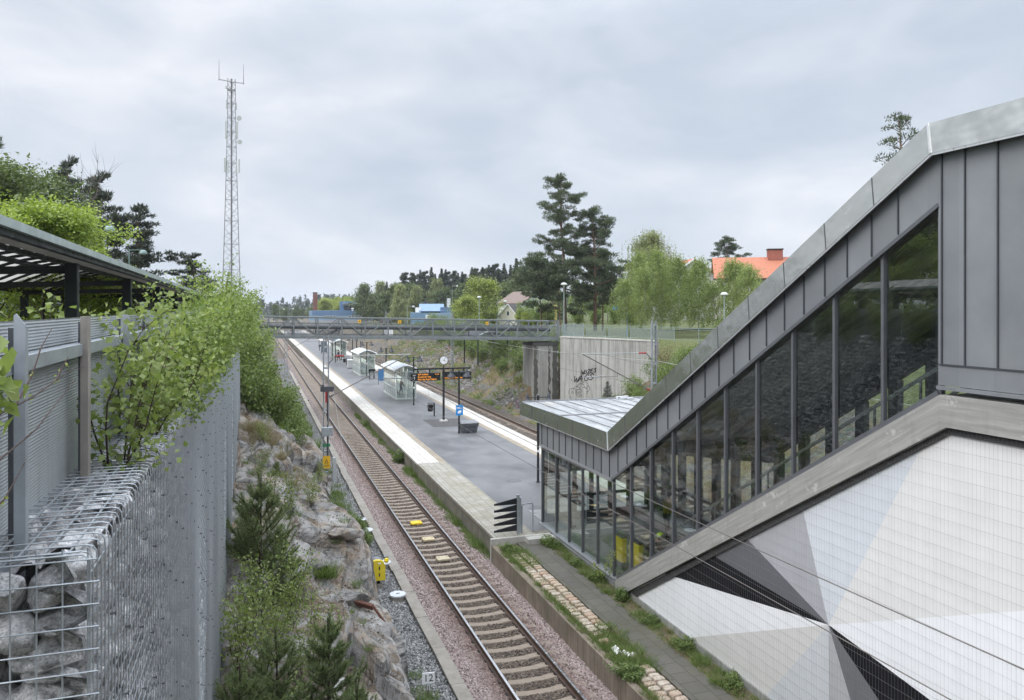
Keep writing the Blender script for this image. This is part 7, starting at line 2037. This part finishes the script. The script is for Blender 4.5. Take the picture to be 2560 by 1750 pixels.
# ================================================================ RADIO MAST, HOUSES, FENCES, FAR LAMPS
M_LATT = mat('lattice_steel', (.24,.235,.25), .6, .3, var=.2)
mx = at(-1.62, 130); t = thing('radio_mast', 'tall lattice radio mast with antennas and two whip aerials', 'radio mast', (mx.x, mx.y, 5.5))
def zt(py): return 9.3+(768-py)/1925*122.2-5.5
H1 = zt(198); wz = lambda z: np.interp(z, [0, 12, 24, 33, H1], [1.55, 1.15, .82, .62, .56])
cor = [(-1,-.58),(1,-.58),(0,1.155)]
LEGS = []
for cx_, cy_ in cor:
    b = MB(); zz = np.linspace(0, H1, 24); b.tube([(cx_*wz(z), cy_*wz(z), z) for z in zz], [.085-.035*z/H1 for z in zz], 6); b.build('leg', M_LATT, t)
b = MB(); z = 0; k = 0
while z < H1-.8:
    st = max(.75, wz(z)*1.15); z2 = min(H1, z+st)
    for i in range(3):
        a, c = cor[i], cor[(i+1)%3]
        if k % 2: a, c = c, a
        b.beam((a[0]*wz(z),a[1]*wz(z),z),(c[0]*wz(z2),c[1]*wz(z2),z2), .045, .045)
        if k % 3 == 0: b.beam((a[0]*wz(z),a[1]*wz(z),z),(c[0]*wz(z),c[1]*wz(z),z), .05, .05)
    z = z2; k += 1
b.build('lattice', M_LATT, t)
b = MB(); b.box(-.12,.12,-.25,-.1,0,H1); z = .3
while z < H1: b.box(-.25,.25,-.28,-.24,z,z+.04); z += .5
b.build('cable_ladder', M_LATT, t)
zb_ = zt(207); b = MB(); b.tube([(-1.85,-.4,zb_+.25),(-.6,-.4,zb_+.1),(.6,-.4,zb_),(1.8,-.4,zb_-.05)], .06, 6); b.box(-.62,.62,-.75,-.6,zt(231),zt(231)+.25); b.build('cross_arm', M_LATT, t)
for x, z0, z1 in ((-1.85, zb_+.2, zt(155)), (1.8, zb_-.1, zt(160))):
    b = MB(); b.tube([(x,-.4,z0-.1),(x,-.4,z0+.5),(x,-.4,z1)], [.08,.06,.03], 6); b.build('whip_aerial', M_LATT, t)
M_ANT = mat('antenna_cover', (.50,.52,.50), .5, var=.05)
for x, yt, yb, w in ((-.75,252,274,.16),(.75,258,275,.16),(-.85,305,350,.2),(.85,305,348,.28),(-1.0,397,433,.26),(1.15,398,432,.26),(-.55,402,436,.2),(.72,404,438,.2),(-.7,218,225,.4)):
    b = MB(); b.cbox(x-w/2,x+w/2,-.75,-.45,zt(yb),zt(yt),.04); b.build('panel_antenna', M_ANT, t)
for x, yc in ((1.15,297),(1.25,356)):
    b = MB(); b.disc((x,-.7,zt(yc)),(.2,-1,0),.36,.2,18); b.build('dish', M_ANT, t)
b = MB(); b.box(-1.9,1.9,-1.3,2,-1.2,.0); b.build('footing', M_TROUGH, t)

# houses
def hip(b, x0,x1,y0,y1,z0,z1, mi=0, e=.4):
    x0-=e; x1+=e; y0-=e; y1+=e; m = (y0+y1)/2; k = (y1-y0)/2
    b.add([(x0,y0,z0),(x1,y0,z0),(x1,y1,z0),(x0,y1,z0),(x0+k,m,z1),(x1-k,m,z1)], [(0,1,5,4),(1,2,5),(2,3,4,5),(3,0,4),(3,2,1,0)], mi)
def gable(b, x0,x1,y0,y1,z0,z1,e=.35,th=.15,mi=0):
    m = (x0+x1)/2; s = (z1-z0)/(m-x0)
    for sg in (-1,1):
        xe = x0-e if sg < 0 else x1+e; ze = z0-s*e
        b.add([(xe,y0-e,ze),(m,y0-e,z1),(m,y1+e,z1),(xe,y1+e,ze),(xe,y0-e,ze+th),(m,y0-e,z1+th),(m,y1+e,z1+th),(xe,y1+e,ze+th)], [(0,1,2,3),(7,6,5,4),(0,4,5,1),(1,5,6,2),(2,6,7,3),(3,7,4,0)], mi)
def window(parent, x, y, z, w, h, frame=(.7,.7,.68), face='y'):
    b = MB(); b.box(x-w/2-.08,x+w/2+.08,y-.05,y+.02,z-.08,z+h+.08); f = b.build('window', mat('frame_white', frame, .5), parent)
    b = MB(); b.box(x-w/2,x+w/2,y-.065,y-.052,z,z+h); b.build('pane', mat('dark_pane', (.04,.05,.06), .1), f)
M_BLUEW = mat('blue_sheet_wall', (.12,.205,.32), .5, .1, var=.10, scale=.4, streak=((.04,.11,.26), .4)); M_BLUEL = mat('pale_blue_wall', (.22,.31,.41), .55, var=.08, scale=.4)
M_GREYW = mat('grey_wall', (.36,.36,.35), .8, var=.15)
p = at(5.85, 262); t = thing('blue_building', 'long low blue industrial building with small upper windows and a roof hut', 'building', (p.x,p.y,3.0), R(-6))
b = MB(); b.box(-10.2,10.3,0,14,0,5.1); b.build('wall', M_BLUEL, t); b = MB(); b.box(-9.2,10.35,-.06,14.1,3.6,5.15); b.build('upper_wall', M_BLUEW, t)
b = MB(); b.box(-10.25,10.35,-.1,14.05,0,1.9); b.build('base_wall', M_GREYW, t)
for k in range(4):
    window(t, -5.1+1.0*k, -.06, 2.75, .55, .65); window(t, 3.0+1.0*k, -.06, 2.75, .55, .65)
b = MB(); b.box(-.4,5.2,3,9,5.1,8.3); hut = b.build('roof_hut', M_BLUEW, t); b = MB(); b.box(.6,5.4,2.3,2.95,7.0,7.2); b.box(.6,5.4,2.0,3.2,7.5,7.65); b.build('louvre', mat('pale_louvre', (.45,.46,.46), .5), hut)
b = MB(); b.box(1.0,4.8,2.9,2.99,5.3,6.9); b.build('opening', mat('dark_pane', (.04,.05,.06), .1), hut)
for x in (3.9,7.2,9.6):
    b = MB(); b.lathe([(.3,5.15),(.3,5.7),(.5,5.75),(.45,5.95),(.1,6.05)], 10, (x,1.5,0)); b.build('roof_vent', M_WHITE, t)
p = at(4.05, 280); t = thing('brick_chimney', 'square brown brick chimney behind the left end of the long blue building', 'chimney', (p.x,p.y,2.5)); b = MB(); b.box(-.75,.75,-.75,.75,0,11.8); b.build('stack', mat('brown_brick', (.20,.09,.065), .85, var=.2, scale=1.5), t); b = MB(); b.box(-.82,.82,-.82,.82,11.8,12.05); b.build('rim', M_BLACK, t)
p = at(12.35, 205); t = thing('blue_building', 'blue building with ridged roof, blank white sign and tall pale chimney', 'building', (p.x,p.y,3.3), R(-12)); t.scale = (1,1,.75)
b = MB(); b.box(-5.3,5.6,0,10,0,6.0); b.build('wall', M_BLUEL, t); b = MB(); b.box(-5.35,-.2,-.05,9,2.6,6.05); b.build('wall_panel', mat('mid_blue', (.15,.25,.37), .55, var=.1, streak=((.06,.14,.3), .5)), t)
b = MB(); b.box(-3.9,5.7,1.5,9,5.9,7.2); b.build('upper_storey', M_BLUEW, t); b = MB(); b.box(2.6,5.6,.8,1.45,5.9,8.0); b.build('stair_tower', M_BLUEW, t)
b = MB(); b.prism([(.6,6.6),(3.4,9.2),(6.2,9.2),(9,7.2)], 'x', -3.0, 3.6); b.build('roof', mat('blue_roof', (.17,.26,.42), .4, .2, var=.08), t)
b = MB(); b.box(-3.2,4.0,1.42,1.5,6.05,6.4); b.build('ribbon_window', mat('dark_pane', (.04,.05,.06), .1), t)
b = MB(); b.box(-1.3,.35,-.12,-.06,3.9,5.3); sg = b.build('sign', M_WHITE, t); b = MB(); b.box(-1.1,.05,-.135,-.121,4.5,4.75); b.build('lettering', mat('sign_grey', (.2,.2,.2), .6), sg)
b = MB(); b.box(4.4,5.35,2.2,3.1,7.9,11.2); b.build('chimney', mat('pale_chimney', (.60,.62,.64), .6), t); b = MB(); b.box(-4.0,-2.5,1.0,1.2,6.1,7.9); b.build('white_door_frame', M_WHITE, t)
b = MB(); b.box(-5.4,5.7,-.1,10.1,0,1.6); b.build('base_wall', M_GREYW, t)
b = MB(); b.lathe([(.6,9.2),(.7,9.4),(.4,9.8),(.5,10.0),(.1,10.1)], 10, (-1.3,5,0)); b.build('roof_vent', M_BLACK, t)
p = at(18.1, 150); t = thing('small_house', 'small pale house with steep dark tiled gable roof behind the footbridge', 'house', (p.x,p.y,5.4), R(-40)); t.scale = (.62,.62,.72)
b = MB(); b.prism([(-3.2,0),(3.2,0),(3.2,3.0),(0,6.2),(-3.2,3.0)], 'y', 0, 9); b.build('wall', mat('cream_wall', (.55,.53,.44), .8, var=.08), t); b = MB(); gable(b,-3.2,3.2,0,9,3.0,6.2); b.build('roof', mat('dark_tile', (.07,.063,.06), .8, var=.2, scale=3), t)
window(t, 0, -.02, 3.2, .7, 1.1); b = MB(); b.beam((-3.55,-.4,2.68),(0,-.4,6.25),.06,.2); b.beam((3.55,-.4,2.68),(0,-.4,6.25),.06,.2); b.build('barge_board', M_WHITE, t)
p = at(20.3, 165); t = thing('yellow_house', 'pale mint and yellow house half hidden behind the tallest pine', 'house', (p.x,p.y,6.0), R(20))
b = MB(); b.prism([(-4.5,0),(4.5,0),(4.5,4.2),(0,6.6),(-4.5,4.2)], 'y', 0, 8); b.build('wall', mat('mint_wall', (.50,.55,.48), .8), t); b = MB(); gable(b,-4.5,4.5,0,8,4.2,6.6); b.build('roof', mat('red_tile', (.17,.125,.105), .8, var=.15), t)
b = MB(); b.box(1.5,4.2,-1.5,-.02,0,3.8); b.build('porch', mat('yellow_wall', (.6,.45,.18), .8), t); window(t, -1.5, -.02, 2.2, .9, 1.2)
p = at(36.4, 112); t = thing('orange_roof_house', 'white house with bright orange tiled roof and brick chimney', 'house', (p.x,p.y,7.6), R(-30))
b = MB(); b.box(-6,12,0,9,0,5.9); b.prism([(0,5.9),(9,5.9),(4.5,8.6)], 'x', -6, -5.9); b.build('wall', mat('pale_render', (.60,.57,.50), .85, var=.06), t)
M_OTILE = mat('orange_tile', (.40,.145,.08), .75, var=.12, scale=2.5)
b = MB(); 
for sg, y0 in ((1,-.6),(-1,9.6)):
    b.add([(-6.5,y0,5.6),(12.5,y0,5.6),(12.5,4.5,8.75),(-6.5,4.5,8.75),(-6.5,y0,5.75),(12.5,y0,5.75),(12.5,4.5,8.9),(-6.5,4.5,8.9)], [(0,1,2,3),(7,6,5,4),(0,4,5,1),(1,5,6,2),(2,6,7,3),(3,7,4,0)])
b.build('roof', M_OTILE, t); b = MB(); b.box(1.2,3.2,3.6,5.2,8.4,9.9); ck = b.build('chimney', mat('red_brick', (.30,.10,.07), .85, var=.2, scale=4), t); b = MB(); b.box(1.1,3.3,3.5,5.3,9.9,10.05); b.build('cap', M_BLACK, ck)
b = MB(); b.box(-6.6,12.6,-.75,-.6,5.5,5.66); b.build('gutter', M_BLACK, t)
for x in (-5,-1,3,7): window(t, x, -.02, 3.6, 1.2, 1.3)
p = at(31.7, 118); t = thing('white_gable_house', 'white gabled house with orange roof left of the large orange roof', 'house', (p.x,p.y,7.4), R(-8))
b = MB(); b.prism([(-4,0),(4,0),(4,6.6),(0,9.0),(-4,6.6)], 'y', 0, 8); b.build('wall', mat('grey_render', (.52,.53,.52), .85, var=.06), t); b = MB(); gable(b,-4,4,0,8,6.6,9.0); b.build('roof', M_OTILE, t); b = MB(); b.beam((-4.3,-.4,6.4),(0,-.4,9.15),.06,.22); b.beam((4.3,-.4,6.4),(0,-.4,9.15),.06,.22); b.build('barge_board', M_WHITE, t)

# palisade fence along the head of the slope
t = thing('slope_fence', 'grey blue mesh fence along the head of the stony slope, half hidden by shrubs', 'fence', (31.6, 72, 5.6))
b = MB(); z_ = lambda y: gh(31.6, y)-5.6
M_FEN = mat('fence_mesh', (.24,.28,.30), .5, .3, var=.1)
pts = np.arange(72, 150, 2.5)
for a, c in zip(pts[:-1], pts[1:]):
    for h in (.1, 1.0, 1.95): b.beam((0,a-72,z_(a)+h),(0,c-72,z_(c)+h), .03, .03)
    for k in range(25): y = a+k*.1; b.box(-.006,.006,y-72-.012,y-72+.012,z_(a)+.1,z_(a)+1.95)
b.build('mesh_panels', M_FEN, t)['kind'] = 'stuff'
for a in pts:
    b = MB(); b.box(-.04,.04,a-72-.04,a-72+.04,z_(a)-.3,z_(a)+2.1); b.build('post', M_GALV, t)

# street lamps far off
def post_lamp(bb, d, top, base, label, kind, col=(.30,.36,.34)):
    p = at(bb, d); t = thing('street_lamp', label, 'street lamp', (p.x,p.y,base), R(-bb)); m = mat('far_lamp_paint' if kind != 'blue' else 'blue_lamp_paint', col if kind != 'blue' else (.05,.22,.5), .5, .2)
    h = top-base
    b = MB(); b.tube([(0,0,0),(0,0,h)], [.09,.05], 7); b.build('pole', m, t)
    if kind == 'top':
        b = MB(); b.lathe([(.02,.3),(.25,.25),(.42,.05),(.42,0),(.12,-.1),(.1,-.3)], 12, (0,0,h)); b.build('lamp_head', mat('far_lamp_head', (.5,.52,.5), .4), t)
    else:
        s = -1 if kind == 'blue' else 1
        b = MB(); b.tube([(0,0,h-.05),(s*1.5,0,h)], .04, 5); b.build('arm', m, t)
        b = MB(); b.lathe([(.05,.1),(.3,0),(.36,-.25),(.2,-.4)], 12, (s*1.5,0,h)); b.build('lamp_head', m if kind == 'blue' else mat('far_lamp_head', (.5,.52,.5), .4), t)
def zz(py, d, bb): return 9.3+(768-py)/1925*d*math.cos(R(bb-18.39))
for (bb,d,py,kind,lab) in ((22.25,96,712,'top','post top street lamp in front of the trunk of the tallest pine'),(33.8,84,737,'top','tall green post top lamp among the young birches'),(26.9,100,768,'blue','bright blue arm lamp in front of the birches'),(10.65,190,765,'arm','pale arm lamp in front of the cone shaped tree'),(15.95,140,744,'top','white topped lamp in front of the yellow green maple'),(17.3,150,752,'arm','arm lamp left of the small dark roofed house'),(13.95,230,714,'arm','tall thin lamp pole in front of the dark wood'),(1.6,300,772,'arm','tiny pale lamp in front of the far woods, left one'),(2.25,310,771,'arm','tiny pale lamp in front of the far woods, right one')):
    v = at(bb,d); post_lamp(bb,d,zz(py,d,bb),gh(v.x,v.y)-.2,lab,kind)
# white van seen through the footbridge truss
p = at(7.0, 150); t = thing('white_van', 'white van parked beyond the footbridge, seen through the truss', 'van', (27.5, 168, gh(27.5,168)+.05), R(80))
b = MB(); b.prism([(-2.4,.35),(2.5,.35),(2.5,1.0),(2.1,1.15),(1.5,2.0),(-2.4,2.05)], 'y', -.95, .95); b.build('body', M_WHITE, t)
for x in (-1.5, 1.6):
    for y in (-.9, .9):
        b = MB(); b.disc((x,y,.35),(0,1,0),.35,.22,16); b.build('wheel', M_BLACK, t)
b = MB(); b.box(1.55,2.08,-.8,.8,1.25,1.3); b.box(.4,1.4,-.96,.96,1.3,1.85); b.build('window', mat('dark_pane', (.04,.05,.06), .1), t)

# ---- damp air: distant woods pale off
hz = MB(); hz.box(-4200, 4200, -400, 5200, -3, 60)
M_HAZE = bpy.data.materials.new('haze'); M_HAZE.use_nodes = True; _t = M_HAZE.node_tree; _t.nodes.clear()
_o = _t.nodes.new('ShaderNodeOutputMaterial'); _v = _t.nodes.new('ShaderNodeVolumePrincipled')
_v.inputs['Color'].default_value = (.86,.91,1.0,1); _v.inputs['Density'].default_value = .0002; _v.inputs['Anisotropy'].default_value = .1
_t.links.new(_v.outputs[0], _o.inputs['Volume'])
o = hz.build('haze', M_HAZE); o['kind'] = 'stuff'
